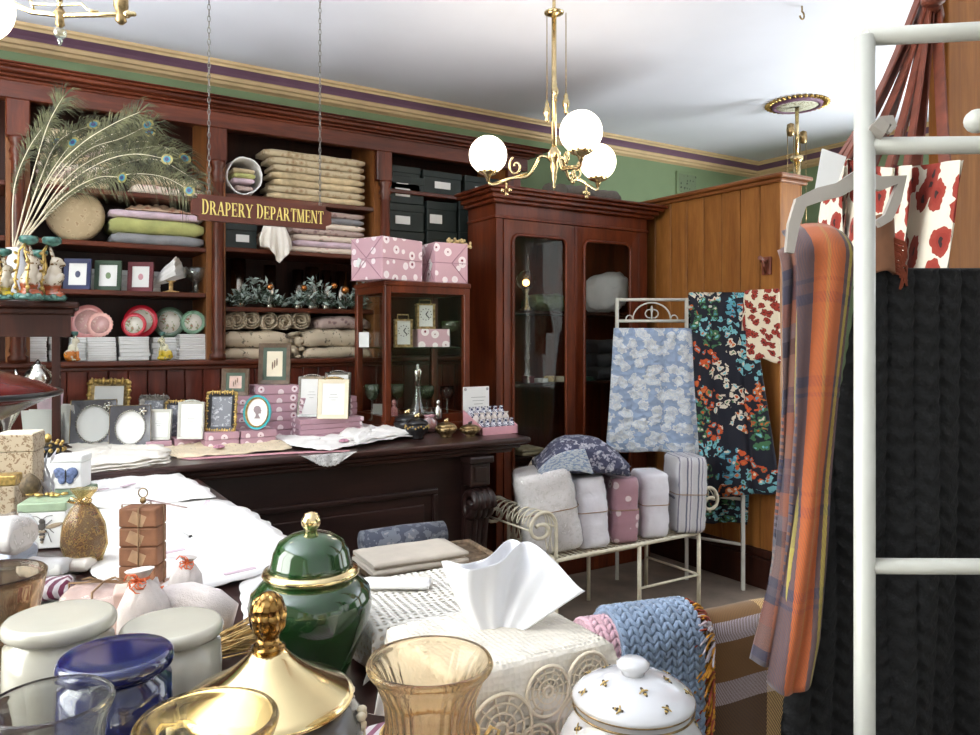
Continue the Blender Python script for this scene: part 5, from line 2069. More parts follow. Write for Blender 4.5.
rabbit(29, 3.3, .83, M['rab'], 'white rabbit candlestick with rust-red base, in front of the group', R(215))
rabbit(52, 3.42, .86, M['rab'], 'tallest rabbit candlestick at the right end of the dark cabinet top', R(170))
rabbit(40, 3.52, .72, M['rab2'], 'lilac and orange rabbit candlestick between the taller two', R(190))
rabbit(4, 3.3, .66, M['rab3'], 'yellow-based animal figurine at the left edge, beside the feathers', R(200), 'animal_figurine')
c = at(16, 298, d=3.55)
mb = MB()
mb.lathe([(.035, 0), (.05, .05), (.055, .12), (.04, .19), (.03, .22), (.042, .25), (.038, .25), (.026, .215)], n=20)
va = tag(mb.build('feather_vase', M['porc'], None, (c.x, c.y, LT)), 'white vase holding the peacock feathers on the dark cabinet', 'vase')
FD0 = 3.55
FEAT = [  # photo points along the quill, depth at the tip, has eye, plume start
    ([(10, 240), (14, 190), (28, 150), (50, 118)], 3.5, 0, .55),
    ([(22, 240), (34, 170), (48, 125), (63, 97)], 3.45, 0, .8),
    ([(26, 240), (50, 178), (80, 145), (113, 124), (140, 112)], 3.4, 0, .62),
    ([(28, 240), (58, 180), (88, 150), (122, 138), (150, 124)], 3.5, 1, .6),
    ([(30, 240), (62, 190), (100, 163), (135, 154), (170, 160)], 3.4, 1, .5),
    ([(24, 240), (44, 185), (62, 156), (74, 142)], 3.6, 1, .6),
    ([(32, 240), (70, 196), (118, 176), (160, 176), (192, 192)], 3.35, 1, .45),
    ([(26, 240), (54, 180), (86, 148), (120, 132), (152, 132)], 3.65, 1, .5),
    ([(30, 240), (66, 188), (112, 150), (150, 142), (188, 160)], 3.7, 1, .5),
    ([(22, 240), (40, 180), (60, 140), (96, 124)], 3.7, 1, .5),
    ([(30, 240), (60, 200), (96, 178), (124, 178)], 3.3, 1, .4),
    ([(31, 240), (72, 190), (120, 165), (158, 160), (198, 182)], 3.5, 0, .45),
    ([(29, 240), (60, 186), (95, 158), (128, 150), (160, 146)], 3.55, 0, .45),
    ([(20, 240), (34, 195), (46, 165), (58, 140)], 3.75, 1, .55)]
FLAB = ['leftmost peacock feather, bending in from the left edge', 'tallest upright peacock feather with tufted tip against the cornice']


for fi, (pp, dt, eye, ps) in enumerate(FEAT):
    P3 = []
    base = V((c.x, c.y, LT + .24))
    P3.append(base + V((rnd.uniform(-.015, .015), rnd.uniform(-.015, .015), 0)))
    for i, (x, y) in enumerate(pp[1:]):
        P3.append(at(x, y, d=FD0 + (dt - FD0) * (i + 1) / (len(pp) - 1)))
    t = thing('peacock_feather', FLAB[fi] if fi < 2 else 'long peacock feather arching to the right out of the vase', 'feather', base, 0, 'peacock feathers in the vase')
    loc = [p - base for p in P3]
    pts = [crv(loc, s / 24) for s in range(25)]
    mb = MB()
    mb.tube(pts, [.0036 - .0029 * (s / 24) for s in range(25)], 6)
    mb.build('quill', M['quill'], t)
    mb = MB()
    rr = random.Random(fi)
    nb = 230
    for q in range(nb):
        s = ps * .55 + (1 - ps * .55) * q / nb
        p = crv(loc, min(s, .999))
        tg = (crv(loc, min(s + .02, 1)) - crv(loc, s - .02)).normalized()
        sd = tg.cross(V((FW[0], FW[1], .1))).normalized() * (1 if q % 2 else -1)
        sd = (sd + V((rr.uniform(-.5, .5), rr.uniform(-.5, .5), rr.uniform(-.3, .3)))).normalized()
        ln = (.07 + .06 * s) * rr.uniform(.6, 1.15) * (1 if s > ps else .5)
        if s > .96:
            sd = (sd * .6 + tg).normalized()
        dr = (sd * .75 + tg * .75).normalized()
        droop = V((0, 0, -ln * .35))
        m1 = p + dr * ln * .5 + V((0, 0, .004))
        m2 = p + dr * ln + droop
        wv = tg.cross(dr).normalized().cross(dr).normalized() * .0016
        a = [mb.v(p - wv), mb.v(m1 - wv), mb.v(m2)]
        b = [mb.v(p + wv), mb.v(m1 + wv)]
        mb.f([a[0], a[1], b[1], b[0]])
        mb.f([a[1], a[2], b[1]])
    bb = mb.build('barbs', M['barb'], t, recalc=False)
    if eye:
        p = crv(loc, .97)
        tg = (crv(loc, 1) - crv(loc, .94)).normalized()
        nrm = V((-FW[0], -FW[1], 0))
        sd = tg.cross(nrm).normalized()
        mb = MB()
        for mi, (ra_, off) in enumerate(((.03, 0), (.019, .002), (.011, .004))):
            mb.m = mi
            vs = [mb.v(p + nrm * (.004 + off) + sd * ra_ * .8 * cos(w_ * PI / 8) + tg * ra_ * sin(w_ * PI / 8)) for w_ in range(16)]
            mb.f(vs)
        mb.build('eye_spot', [M['eyeb'], M['eyet'], M['eyen']], t)

# ------------------------------------------------------------------ silver inside the cabinet
c = at(38, 400, d=3.5)
t = thing('silver_teapot', 'bulbous silver teapot on the glass shelf inside the dark cabinet', 'teapot', (c.x, c.y, CT + lh * .42 + .0065))
mb = MB()
mb.lathe([(.05, 0), (.055, .01), (.04, .02), (.085, .06), (.095, .1), (.08, .15), (.045, .18), (.05, .19), (.02, .21), (.015, .225), (.002, .24)], n=24)
mb.build('body', M['silver'], t)
mb = MB()
mb.tube([(-.08, 0, .07), (-.13, 0, .1), (-.14, 0, .17)], [.02, .014, .01], 8)
mb.build('spout', M['silver'], t)
mb = MB()
mb.tube([(.085, 0, .14), (.13, 0, .15), (.14, 0, .1), (.09, 0, .07)], .007, 8)
mb.build('handle', M['silver'], t)
t.scale = (.62, .62, .62)
c = at(6, 360, d=3.45)
t = thing('silver_urn', 'small silver urn at the left inside the dark cabinet', 'urn', (c.x, c.y, CT + .031))
mb = MB()
mb.lathe([(.05, 0), (.045, .02), (.015, .05), (.02, .12), (.06, .2), (.07, .27), (.05, .32), (.055, .33)], n=22)
mb.build('body', M['silver'], t)
for s in (-1, 1):
    mb = MB()
    mb.tube([(s * .055, 0, .31), (s * .1, 0, .3), (s * .1, 0, .22), (s * .06, 0, .2)], .006, 6)
    mb.build('handle', M['silver'], t)

# ------------------------------------------------------------------ ruby dish on a stand, close to the viewer
d = 1.62
c = at(-66, 395, d=d)
t = thing('footed_dish', 'large glossy dark red footed dish jutting in at the left edge', 'dish', (c.x, c.y, TT))
zc = c.z - TT
mb = MB()
R_ = 111 * d / FPX
mb.lathe([(.03, zc - .085), (R_ * .5, zc - .06), (R_ * .86, zc - .018), (R_, zc - .004), (R_, zc + .002), (R_ * .84, zc + .022), (R_ * .5, zc + .05), (.03, zc + .075)], n=48)
mb.build('dish', M['ruby'], t)
mb = MB()
mb.tube([(R_ * 1.0 * cos(a), R_ * sin(a), zc) for a in [2 * PI * q / 48 for q in range(48)]], .006, 6, closed=True)
mb.build('rim', M['black'], t)
mb = MB()
mb.lathe([(.1, 0), (.1, .012), (.03, .03), (.018, .1), (.03, .2), (.018, .3), (.03, zc - .08)], n=22)
mb.build('stem', M['ruby'], t)

# ------------------------------------------------------------------ linens on the display table
laid([(62, 462), (70, 450), (110, 446), (150, 452), (172, 466), (168, 474), (130, 480), (82, 486), (66, 478)], TT, M['linen2'], 'pile of cream lace mats at the back of the display table', 'lace_mats', 'lace', wr=.02, layers=4, nsc=14, scal=.03, loc_z=TT + .03)
laid([(74, 488), (100, 478), (178, 478), (208, 494), (214, 502), (110, 512), (92, 512)], TT, M['linen'], 'white embroidered cloth laid on the display table behind the largest one', 'tablecloth', 'cloth', wr=.014, layers=1, nsc=12, scal=.01, loc_z=TT + .012)
laid([(82, 520), (110, 506), (220, 502), (248, 512), (296, 548), (286, 568), (240, 582), (150, 606), (96, 580)], TT, M['linen'], 'largest white embroidered cloth lying on the display table', 'tablecloth', 'cloth', wr=.016, layers=1, nsc=24, scal=.012, loc_z=TT + .002)
laid([(240, 585), (290, 560), (330, 575), (330, 640), (250, 660)], TT, M['linen'], 'white cloth on the display table beneath the green ginger jar', 'tablecloth', 'cloth', wr=.0, th=.002, nsc=20, scal=.005, loc_z=TT)
for px, py, rz in ((170, 582 - 30, .3), (128, 485, .8), (206, 503, 1.2), (240, 571, .2), (98, 490, .4)):
    c = at(px, py, Z=TT + .03)
    mb = MB()
    mb.box((0, 0, 0), (.08, .014, .003), bev=.001)
    tag(mb.build('price_ribbon', M['lilac'], None, c, rz), 'mauve ribbon tag lying on the %s' % {170: 'white cloth right of the soap stack', 128: 'second white cloth, left one', 206: 'second white cloth near its right corner', 240: 'front edge of the largest white cloth', 98: 'second white cloth at far left'}[px], 'tag')

# ------------------------------------------------------------------ gifts at the left of the display table


def onT(px, py, dz=0):
    p = at(px, py, Z=TT)
    return V((p.x, p.y, TT + dz))


def gbox(name, px, pyb, wpx, hpx, dp, m, lab, cat='box', rz=None, dz=0, lid=None, lidm=None, grp=None, d=None):
    c = at(px, pyb, d=d) if d else at(px, pyb, Z=TT + dz)
    dd = c.x * FW[0] + c.y * FW[1]
    w, h = wpx * dd / FPX, hpx * dd / FPX
    t = thing(name, lab, cat, (c.x, c.y, TT + dz if not d else c.z), FACE if rz is None else rz, grp)
    mb = MB()
    lh = h * .2 if lid else 0
    mb.box((0, dp / 2, (h - lh) / 2), (w, dp, h - lh), bev=.004)
    mb.build('body', m, t)
    if lid:
        mb = MB()
        mb.box((0, dp / 2, h - lh / 2), (w * 1.04, dp * 1.04, lh), bev=.004)
        mb.build('lid', lidm, t)
    return t, w, h


RB = FACE + .25
t, w, h = gbox('sprig_box', 14, 521, 34, 86, .12, M['mosaic'], 'tall brown sprig-patterned box with cream top at the left edge', rz=RB, lid=1, lidm=M['mosaic'])
mb = MB()
mb.box((0, .06, h + .002), (w * .98, .115, .004))
mb.build('top_paper', M['cream'], t)
gbox('sprig_box', 3, 528, 21, 52, .07, M['mosaic'], 'shorter brown sprig-patterned box with gilt lid in front of the tall one', rz=RB, lid=1, lidm=M['goldp'])
t, w, h = gbox('wasp_tin', 42, 549, 43, 46, .11, M['card'], 'white tin box printed with a wasp, with green lid', 'tin', rz=RB, lid=1, lidm=plain('pale_green_tin', (150, 168, 140), .4, .06, 30))


def insect(mb, x, z, s, y=-.002, bee=False):
    """dark winged insect drawn as thin relief on a -y face"""
    E = lambda dx, dz, rx, rz_, m: (setattr(mb, 'm', m), mb.sph((x + dx * s, y, z + dz * s), (rx * s, .0015, rz_ * s), 10, 6))
    E(0, .32, .1, .1, 1)
    E(0, .14, .13, .13, 1)
    for q in range(5):
        E(0, -.04 - q * .09, .13 - .02 * q, .055, 1 if q % 2 else 2)
    for sx in (-1, 1):
        mb.m = 2
        mb.sph((x + sx * .38 * s, y, z + .16 * s), (.3 * s, .001, .08 * s), 10, 6, Matrix.Rotation(sx * -.25, 3, 'Y'))
        mb.m = 1
        for q, (ex, ez) in enumerate(((.3, -.42), (.38, -.1), (.32, .36))):
            mb.tube([(x, y, z + .12 * s), (x + sx * ex * .6 * s, y, z + (ez * .4 + .1) * s), (x + sx * ex * s, y, z + ez * s)], .012 * s, 4)
        mb.tube([(x, y, z + .38 * s), (x + sx * .16 * s, y, z + .5 * s), (x + sx * .34 * s, y, z + .52 * s)], .01 * s, 4)


mb = MB()
insect(mb, 0, h * .4, h * .62)
mb.build('wasp_print', [M['card'], plain('wasp_dark', (72, 66, 62), .6, .1, 60), plain('wasp_wing', (156, 140, 118), .6, .1, 60)], t)
gz = 13 * 2.83 / FPX
t, w, h = gbox('butterfly_tin', 66, 489, 29, 33, .09, M['card'], 'white tin printed with a blue butterfly', 'tin', rz=FACE + .1, lid=1, lidm=M['card'], dz=gz + .001)
mb = MB()
for sx in (-1, 1):
    mb.m = 1
    mb.sph((sx * w * .2, -.003, h * .48), (w * .22, .0015, h * .17), 12, 6, Matrix.Rotation(sx * -.6, 3, 'Y'))
    mb.sph((sx * w * .13, -.003, h * .28), (w * .13, .0015, h * .13), 12, 6)
mb.m = 2
mb.sph((0, -.004, h * .4), (w * .03, .002, h * .2), 8, 6)
mb.build('butterfly_print', [M['card'], plain('butterfly_blue', (92, 106, 140), .5, .3, 90), M['black']], t)
gbox('green_tin', 64, 502, 38, 13, .11, plain('sage_tin', (120, 140, 116), .4, .1, 30), 'low sage green tin under the butterfly tin', 'tin', rz=FACE)
c = onT(50, 500, 0)
crown_z = at(49, 456, d=2.98).z
q_ = at(47, d=2.98)
mb = MB()
mb.box((0, 0, (crown_z - TT) / 2), (.12, .12, crown_z - TT - .001), bev=.003)
tag(mb.build('white_carton', M['card'], None, (q_.x, q_.y, TT), FACE), 'plain white carton under the crown trinket', 'box')
t = thing('crown_trinket', 'black and gilt crown-shaped trinket box on a white carton', 'trinket box', at(48, 456, d=2.98), FACE)
t.location.z = crown_z
mb = MB()
mb.lathe([(.05, 0), (.055, .015), (.06, .03), (.05, .04), (.02, .05)], n=20)
mb.build('body', M['black'], t)
mb = MB()
for q in range(14):
    a = q * 2 * PI / 14
    mb.sph((.056 * cos(a), .056 * sin(a), .026), .009, 7, 5)
    mb.sph((.05 * cos(a), .05 * sin(a), .045 + .008 * (q % 2)), .007, 7, 5)
mb.sph((0, 0, .07), (.014, .014, .018), 8, 6)
mb.build('gilt_relief', M['goldp'], t)
# bag of white feathers in cellophane
c = onT(44, 512)
t = thing('feather_bag', 'clear cellophane bag of white feathers slumped between the tins', 'bag', c, FACE)
mb = MB()
for q in range(70):
    p = V((rnd.uniform(-.035, .035), rnd.uniform(-.03, .03), rnd.uniform(.01, .17)))
    p.x += (p.z - .1) * -.25
    dr = V((rnd.uniform(-.6, .2), rnd.uniform(-.4, .4), rnd.uniform(.3, 1))).normalized()
    sd = dr.cross(V((FW[0], FW[1], rnd.uniform(-.5, .5)))).normalized()
    l = rnd.uniform(.04, .08)
    vs = [mb.v(p), mb.v(p + dr * l * .5 + sd * .012), mb.v(p + dr * l), mb.v(p + dr * l * .5 - sd * .012)]
    mb.f(vs)
mb.build('feathers', M['tissue'], t, recalc=False)['kind'] = 'stuff'
mb = MB()
mb.grid(lambda u, v: V(((.05 - .02 * v) * cos(2 * PI * u) * (1 + .12 * fbm(u * 9, v * 5)) - .05 * v, (.04 - .02 * v) * sin(2 * PI * u), v * .2)), 26, 10, cu=True)
mb.build('cellophane', M['film'], t)
c = onT(23, 512)
mb = MB()
mb.lathe([(.008, 0), (.022, .012), (.027, .028), (.022, .045), (.01, .06), (.002, .066)], n=18, fl=9, amp=.12)
tag(mb.build('pine_cone', plain('pine_brown', (84, 70, 50), .7, .3, 60), None, at(30, 500, d=2.29) * 1), 'small dark pine cone resting on the wasp tin lid edge', 'pine cone')
bpy.data.objects['pine_cone'].location.z = TT + 46 * 2.2 / FPX + .002
c = at(46, 499, d=2.28)
mb = MB()
for q in range(9):
    mb.sph((-.05 + q * .0125, .012 * sin(q * 1.7), .006), (.012, .008, .005), 8, 5, Matrix.Rotation(q * 1.3, 3, 'Z'))
tag(mb.build('gilt_leaf_spray', M['goldp'], None, (c.x, c.y, TT + 46 * 2.2 / FPX + .001), FACE), 'gilt leaf spray lying on the wasp tin lid', 'ornament')
# organza bag
c = onT(84, 566)
t = thing('organza_bag', 'gold organza bag of potpourri tied at the neck', 'bag', c, FACE)
mb = MB()
mb.lathe([(.012, .0), (.04, .02), (.055, .06), (.05, .11), (.03, .15), (.02, .165)], n=24, fl=5, amp=.05, sx=1, sy=.7)
mb.T = Matrix.Identity(4)
mb.build('potpourri', M['potp'], t)
mb = MB()
mb.lathe([(.004, 0), (.045, .016), (.06, .06), (.055, .11), (.035, .15), (.016, .168), (.014, .176), (.024, .19), (.036, .205)], n=32, fl=8, amp=.07, cap=False, sy=.75)
mb.build('organza', M['organza'], t)
mb = MB()
mb.lathe([(.017, .168), (.02, .173), (.017, .178)], n=14)
for s in (-1, 1):
    mb.tube([(0, -.016, .173), (s * .02, -.025, .185), (s * .03, -.025, .176), (s * .012, -.02, .17)], .004, 5)
mb.build('ribbon', M['gold'], t)
# wrapped packets at the far left
c = onT(6, 566)
for i, (px, pyb, wpx, hpx, dp, m, lab, dz) in enumerate(((8, 570, 42, 23, .1, 'film', '', 0),)):
    pass


def packet(px, pyb, w, h, dp, m, lab, dz=0, rz=0, film=True, seed=0, name='wrapped_packet', lay=1):
    c = at(px, pyb, Z=TT + dz)
    t = thing(name, lab, 'packet', (c.x, c.y, TT + dz), FACE + rz)
    mb = MB()
    folded(mb, w, dp, h, seed=seed, layers=lay, wob=.08)
    mb.build('contents', m, t, (0, dp / 2, 0))
    if film:
        mb = MB()
        folded(mb, w * 1.04, dp * 1.06, h * 1.05, seed=seed + 3, layers=1, wob=.14)
        mb.build('film', M['film'], t, (0, dp / 2, 0))
    return t


packet(-12, 574, .12, .065, .12, cloth('pale_blue_cloth', (196, 206, 222), .05, .4), 'pale blue folded cloth in clear wrap at the left edge', seed=4)
packet(-16, 560, .12, .085, .12, M['whq'], 'cream rolled towel in clear wrap stacked on the pale blue one', dz=.07, seed=5)
packet(40, 579, .1, .045, .06, M['paper'], 'white tissue-wrapped packet in front of the wasp tin', seed=6)
packet(48, 603, .085, .05, .06, M['purst'], 'plum striped packet wrapped in clear film', seed=7, rz=.3)
packet(72, 574, .07, .03, .06, M['linen2'], 'flat cream packet beside the organza bag', seed=8, film=False)
# paper parcel with twine
t = packet(92, 622, .15, .06, .1, M['kraft'], 'pale pink paper parcel tied with twine behind the cream jar', seed=9, name='paper_parcel')
mb = MB()
mb.tube([(-.076, .05, .01), (-.076, .05, .066), (0, .05, .07), (.078, .05, .066), (.078, .05, .01)], .0025, 5)
mb.tube([(0, -.004, .01), (0, 0, .062), (0, .05, .07), (0, .1, .064)], .0025, 5)
for s in (-1, 1):
    mb.tube([(0, .05, .07), (s * .025, .04, .082), (s * .045, .045, .076), (s * .02, .05, .072), (0, .05, .07)], .002, 5)
mb.build('twine', M['twine'], t)
t, w, h = gbox('paper_box', 127, 655, 26, 62, .07, M['kraft'], 'tall pale pink paper box behind the cream jars', rz=FACE + .4)
mb = MB()
mb.tube([(0, -.003, 0), (0, -.003, h + .002), (0, .073, h + .002)], .002, 5)
mb.build('twine', M['twine'], t)
# soap stack
c = onT(145, 594)
d = c.x * FW[0] + c.y * FW[1]
sb = .089
sh = .0455
tops = ['top', 'second', 'third', 'bottom']
for k in range(4):
    mb = MB()
    mb.box((0, 0, sh / 2), (sb, .06, sh * .97), bev=.004)
    mb.m = 1
    mb.box((rnd.uniform(-.01, .01), -.0302, sh * .45), (sb * .4, .001, sh * .6), rot=Matrix.Rotation(.4, 4, 'Y'))
    tag(mb.build('soap_bar', [M['soap'], plain('paper_flap_%d' % k, (186, 150, 116), .7, .1, 30) if k == 0 else bpy.data.materials['paper_flap_0']], None, (c.x, c.y + .03, TT + .02 + (3 - k) * sh), FACE + rnd.uniform(-.06, .06)), 'brown paper wrapped soap bar, %s of the tied stack' % tops[k], 'soap', 'stack of wrapped soaps')
mb = MB()
mb.box((0, 0, .01), (.1, .07, .019), bev=.003)
tag(mb.build('kraft_card', M['kraft'], None, (c.x, c.y + .03, TT + .0), FACE), 'pale paper card under the tied soap stack', 'card')
t = thing('twine_tie', 'twine and key ring bow tying the stack of brown soaps', 'twine', (c.x, c.y + .03, TT + .02), FACE)
H4 = sh * 4 + .003
mb = MB()
for q in range(1):
    mb.tube([(.004, -.034, .0), (.004, -.034, H4), (.004, .034, H4), (.004, .034, .0)], .0018, 5)
    mb.tube([(-.05, 0, .0), (-.05, 0, H4), (.05, 0, H4), (.05, 0, .0)], .0018, 5)
mb.build('string', M['twine'], t)
mb = MB()
mb.tube([(.011 * cos(a), 0, H4 + .028 + .011 * sin(a)) for a in [q * PI / 8 for q in range(16)]], .0016, 5, closed=True)
mb.sph((0, 0, H4 + .01), (.008, .008, .008), 8, 5)
mb.build('ring', M['brassd'], t)
mb = MB()
mb.grid(lambda u, v: V((.004 + u * .1, -.004 + v * .012, H4 + .012 - .02 * u)), 8, 1)
mb.build('gift_tag', M['mauvef'], t, solid=.001)
# sachet bags


def sachet(px, pyb, r, h, lean, lab, rz=0, fall=0):
    c = onT(px, pyb)
    t = thing('sachet_bag', lab, 'sachet', c, FACE + rz)
    T_ = Matrix.Translation((0, 0, r * .75 * fall)) @ Matrix.Rotation(lean, 4, 'Y') @ Matrix.Translation((0, 0, 0))
    mb = MB()
    mb.T = T_
    mb.lathe([(.006, 0), (r * .8, h * .05), (r, h * .3), (r * .85, h * .6), (r * .45, h * .82), (r * .25, h * .88), (r * .24, h * .9), (r * .42, h * .97), (r * .5, h)], n=32, fl=11, amp=.05, sy=.75, z0f=h * .4)
    mb.build('pouch', M['muslin'], t)
    mb = MB()
    mb.T = T_
    mb.lathe([(r * .26, h * .87), (r * .32, h * .89), (r * .26, h * .91)], n=14)
    for q in range(9):
        a = q * .75 - 1.9
        l_ = .012 + .004 * (q % 3)
        mb.tube([(.002, -r * .27, h * .89), (l_ * cos(a) * .7, -r * .42, h * .9 + l_ * sin(a) * .7), (l_ * cos(a + .5), -r * .4, h * .885 + l_ * sin(a + .3)), (l_ * 1.1 * cos(a + 1.1), -r * .36, h * .87 + l_ * sin(a + .9))], .0014, 4)
    mb.build('drawstring', M['orange'], t)
    return t


sachet(150, 656, .055, .165, -.12, 'upright muslin sachet bag with orange drawstring behind the cream jar', 0)
sachet(232, 648, .055, .175, -1.15, 'muslin sachet bag lying on its side with its neck to the left', 0, 1)
sachet(184, 600, .04, .1, .1, 'small muslin sachet bag behind the other two')
# straw whisk
c = onT(232, 660)
mb = MB()
rr = random.Random(3)
for q in range(70):
    a0, b0 = rr.uniform(-.018, .018), rr.uniform(0, .03)
    a1, b1 = rr.uniform(-.045, .045), rr.uniform(.0, .05)
    mb.tube([(-.07, a0, b0 + .012), (.06, a1, b1 + .012)], .0016, 4)
tag(mb.build('straw_whisk', M['straw'], None, (c.x, c.y, TT + .002), R(10)), 'bundle of pale straw lying behind the second cream jar', 'straw')
# ------------------------------------------------------------------ jars and glasses nearest the viewer
def base(px, d):
    p = at(px, d=d)
    return V((p.x, p.y, TT))


def cream_jar(px, d, r, lidz, jm, lab, rz=0, group=None):
    t = thing('storage_jar', lab, 'jar', base(px, d), rz)
    H = lidz - TT
    lh = .024
    mb = MB()
    mb.lathe([(r * .9, 0), (r * .98, .01), (r, H * .55), (r * .97, H - lh - .012), (r * .84, H - lh - .006), (r * .84, H - lh + .004)], n=40)
    mb.build('body', jm, t)
    mb = MB()
    mb.lathe([(r * .9, H - lh + .001), (r * .98, H - lh + .003), (r * 1.02, H - lh * .66), (r * 1.02, H - lh * .36), (r * .985, H - .003), (r * .94, H - .0003), (r * .9, H), (r * .5, H), (.004, H)], n=48)
    mb.build('lid', jm, t)
    return t


cream_jar(60, 1.15, .076, EYE - 276 / FPX * 1.15, M['creamj'], 'cream glazed storage jar, left of the pair')
cream_jar(172, 1.2, .0745, EYE - 283 / FPX * 1.2, M['creamj'], 'cream glazed storage jar, right of the pair, behind the blue one')
cream_jar(116, 1.03, .0715, EYE - 313 / FPX * 1.03, M['cobalt'], 'cobalt blue glazed storage jar in front of the cream pair')


def glass_vase(px, d, rim, zr, m, lab, prof, name='glass_vase', fl=0, amp=0, n=60):
    H = zr - TT
    mb = MB()
    out_ = [(r * rim, z * H) for r, z in prof]
    inn = [(max(.003, r * rim - .006), max(z * H, .012)) for r, z in prof][::-1]
    mb.lathe(out_ + [(rim * .99 - .002, H + .003)] + inn, n=n, fl=fl, amp=amp, cap=False, z0f=.02, z1f=H - .03)
    o = mb.build(name, m, None, base(px, d))
    return tag(o, lab, 'vase')


TUL = [(.5, 0), (.62, .03), (.74, .3), (.8, .6), (.9, .88), (1, .96), (1.02, .985), (1, 1)]
glass_vase(50, .85, .0645, EYE - .85 * 362 / FPX, M['smoke'], 'clear smoky glass vase at the front left corner', TUL, fl=16, amp=.012)
glass_vase(207, .76, .068, EYE - .76 * 380 / FPX, M['ambers'], 'amber-tinted glass vase cut off by the front edge, before the gold lid', TUL, fl=14, amp=.03)
glass_vase(-12, 1.25, .085, EYE - 1.25 * 236 / FPX, M['amberg'], 'brown amber glass vase cut off by the left edge', [(.6, 0), (.75, .03), (.8, .4), (.86, .7), (.98, .95), (1, 1)], fl=20, amp=.01)
glass_vase(430, .92, .0755, EYE - .92 * 322 / FPX, M['amberg'], 'flared ribbed amber glass vase in the middle foreground', [(.7, 0), (.88, .06), (.95, .22), (.9, .4), (.74, .58), (.68, .68), (.72, .8), (.88, .92), (.99, .965), (1.01, .985), (.99, 1)], fl=28, amp=.035, n=112)
c = base(430, .92)
mb = MB()
H_ = (EYE - .92 * 322 / FPX - TT)
ring_z = H_ * .6
mb.tube([(.0585 * cos(a), .0585 * sin(a), ring_z) for a in [q * PI / 20 for q in range(40)]], .0022, 5, closed=True)
mb.tube([(.03, -.053, ring_z), (.045, -.064, ring_z - .01), (.06, -.06, ring_z + .012), (.05, -.058, ring_z + .018), (.035, -.056, ring_z)], .0025, 5)
tag(mb.build('cord_bow', M['straw'], None, c), 'pale cord bow tied round the waist of the ribbed amber vase', 'cord')

# green ginger jar
t = thing('ginger_jar', 'glossy emerald green ginger jar with gold rim and knob', 'jar', base(311, 1.33))
mb = MB()
mb.lathe([(.06, 0), (.062, .006), (.06, .02), (.082, .07), (.1, .115), (.1055, .145), (.1, .168), (.08, .186), (.068, .19), (.066, .2)], n=48)
mb.build('body', M['greenj'], t)
mb = MB()
mb.lathe([(.074, .203), (.068, .215), (.064, .235), (.055, .25), (.035, .262), (.012, .268)], n=44)
ld = mb.build('lid', M['greenj'], t)
mb = MB()
mb.lathe([(.07, .189), (.08, .192), (.083, .197), (.08, .203), (.07, .206)], n=44)
mb.build('gold_rim', M['gold'], ld)
mb = MB()
mb.lathe([(.008, .264), (.011, .27), (.0165, .28), (.0165, .288), (.011, .298), (.002, .301)], n=20)
mb.build('knob', M['gold'], ld)

# gold-lidded jar
def finial_gold():
    g = G('gold_finial')
    v = g.co()
    d = g.vor(v, 110)
    return g.out(g.ramp(d, [(.2, (196, 156, 92)), (.7, (120, 86, 44))]), .2, 1, bump=d, bs=1, bd=.004)


t = thing('lidded_jar', 'dark slate jar with raised white flowers under a big gold lid', 'jar', base(268, .98))
zr = EYE - .98 * 362 / FPX - TT
mb = MB()
mb.lathe([(.075, 0), (.08, .01), (.11, .05), (.122, .085), (.12, .11), (.108, zr - .012), (.1, zr - .004)], n=48)
mb.build('body', M['slate'], t)
mb = MB()
for q in range(9):
    a = q * 2 * PI / 9 - 1.2
    for e in range(5):
        b = e * 1.256
        p = V((cos(a), sin(a), 0)) * .1185
        sd = V((-sin(a), cos(a), 0))
        mb.sph(p + sd * .01 * cos(b) + V((0, 0, .112 + .01 * sin(b))), (.007, .007, .006), 7, 5)
    mb.tube([V((cos(a + w_ * .1), sin(a + w_ * .1), 0)) * .121 + V((0, 0, .085 + .012 * sin(w_ * 1.2))) for w_ in range(5)], .0025, 5)
mb.build('raised_flowers', M['cream'], t)
mb = MB()
mb.lathe([(.1, zr - .004), (.107, zr), (.108, zr + .006), (.1, zr + .012), (.07, zr + .027), (.045, zr + .043), (.028, zr + .058), (.02, zr + .066)], n=48)
ld = mb.build('lid', M['gold'], t)
mb = MB()
mb.lathe([(.018, zr + .064), (.022, zr + .07), (.014, zr + .076), (.014, zr + .084), (.021, zr + .096), (.023, zr + .112), (.017, zr + .13), (.008, zr + .138), (.002, zr + .14)], n=30, fl=9, amp=.09, z0f=zr + .086)
mb.build('finial', finial_gold(), ld)

# honey pot with bees
t = thing('honey_pot', 'white porcelain lidded pot scattered with little bees', 'pot', base(633, .95))
GB = [M['porc'], plain('bee_brown', (70, 56, 40), .5, .15, 120), plain('bee_gold', (176, 148, 84), .5, .15, 120)]
zl = EYE - .95 * 362 / FPX - TT


def bodyr(z):
    s = z / (zl - .004)
    return .094 * (sin(PI * (.2 + .62 * s))) ** .75 + .001


mb = MB()
mb.lathe([(.05, 0), (.055, .004)] + [(bodyr(z), z) for z in [(zl - .004) * q / 12 for q in range(1, 13)]] + [(.068, zl)], n=64, fl=8, amp=.018, z1f=zl - .012)


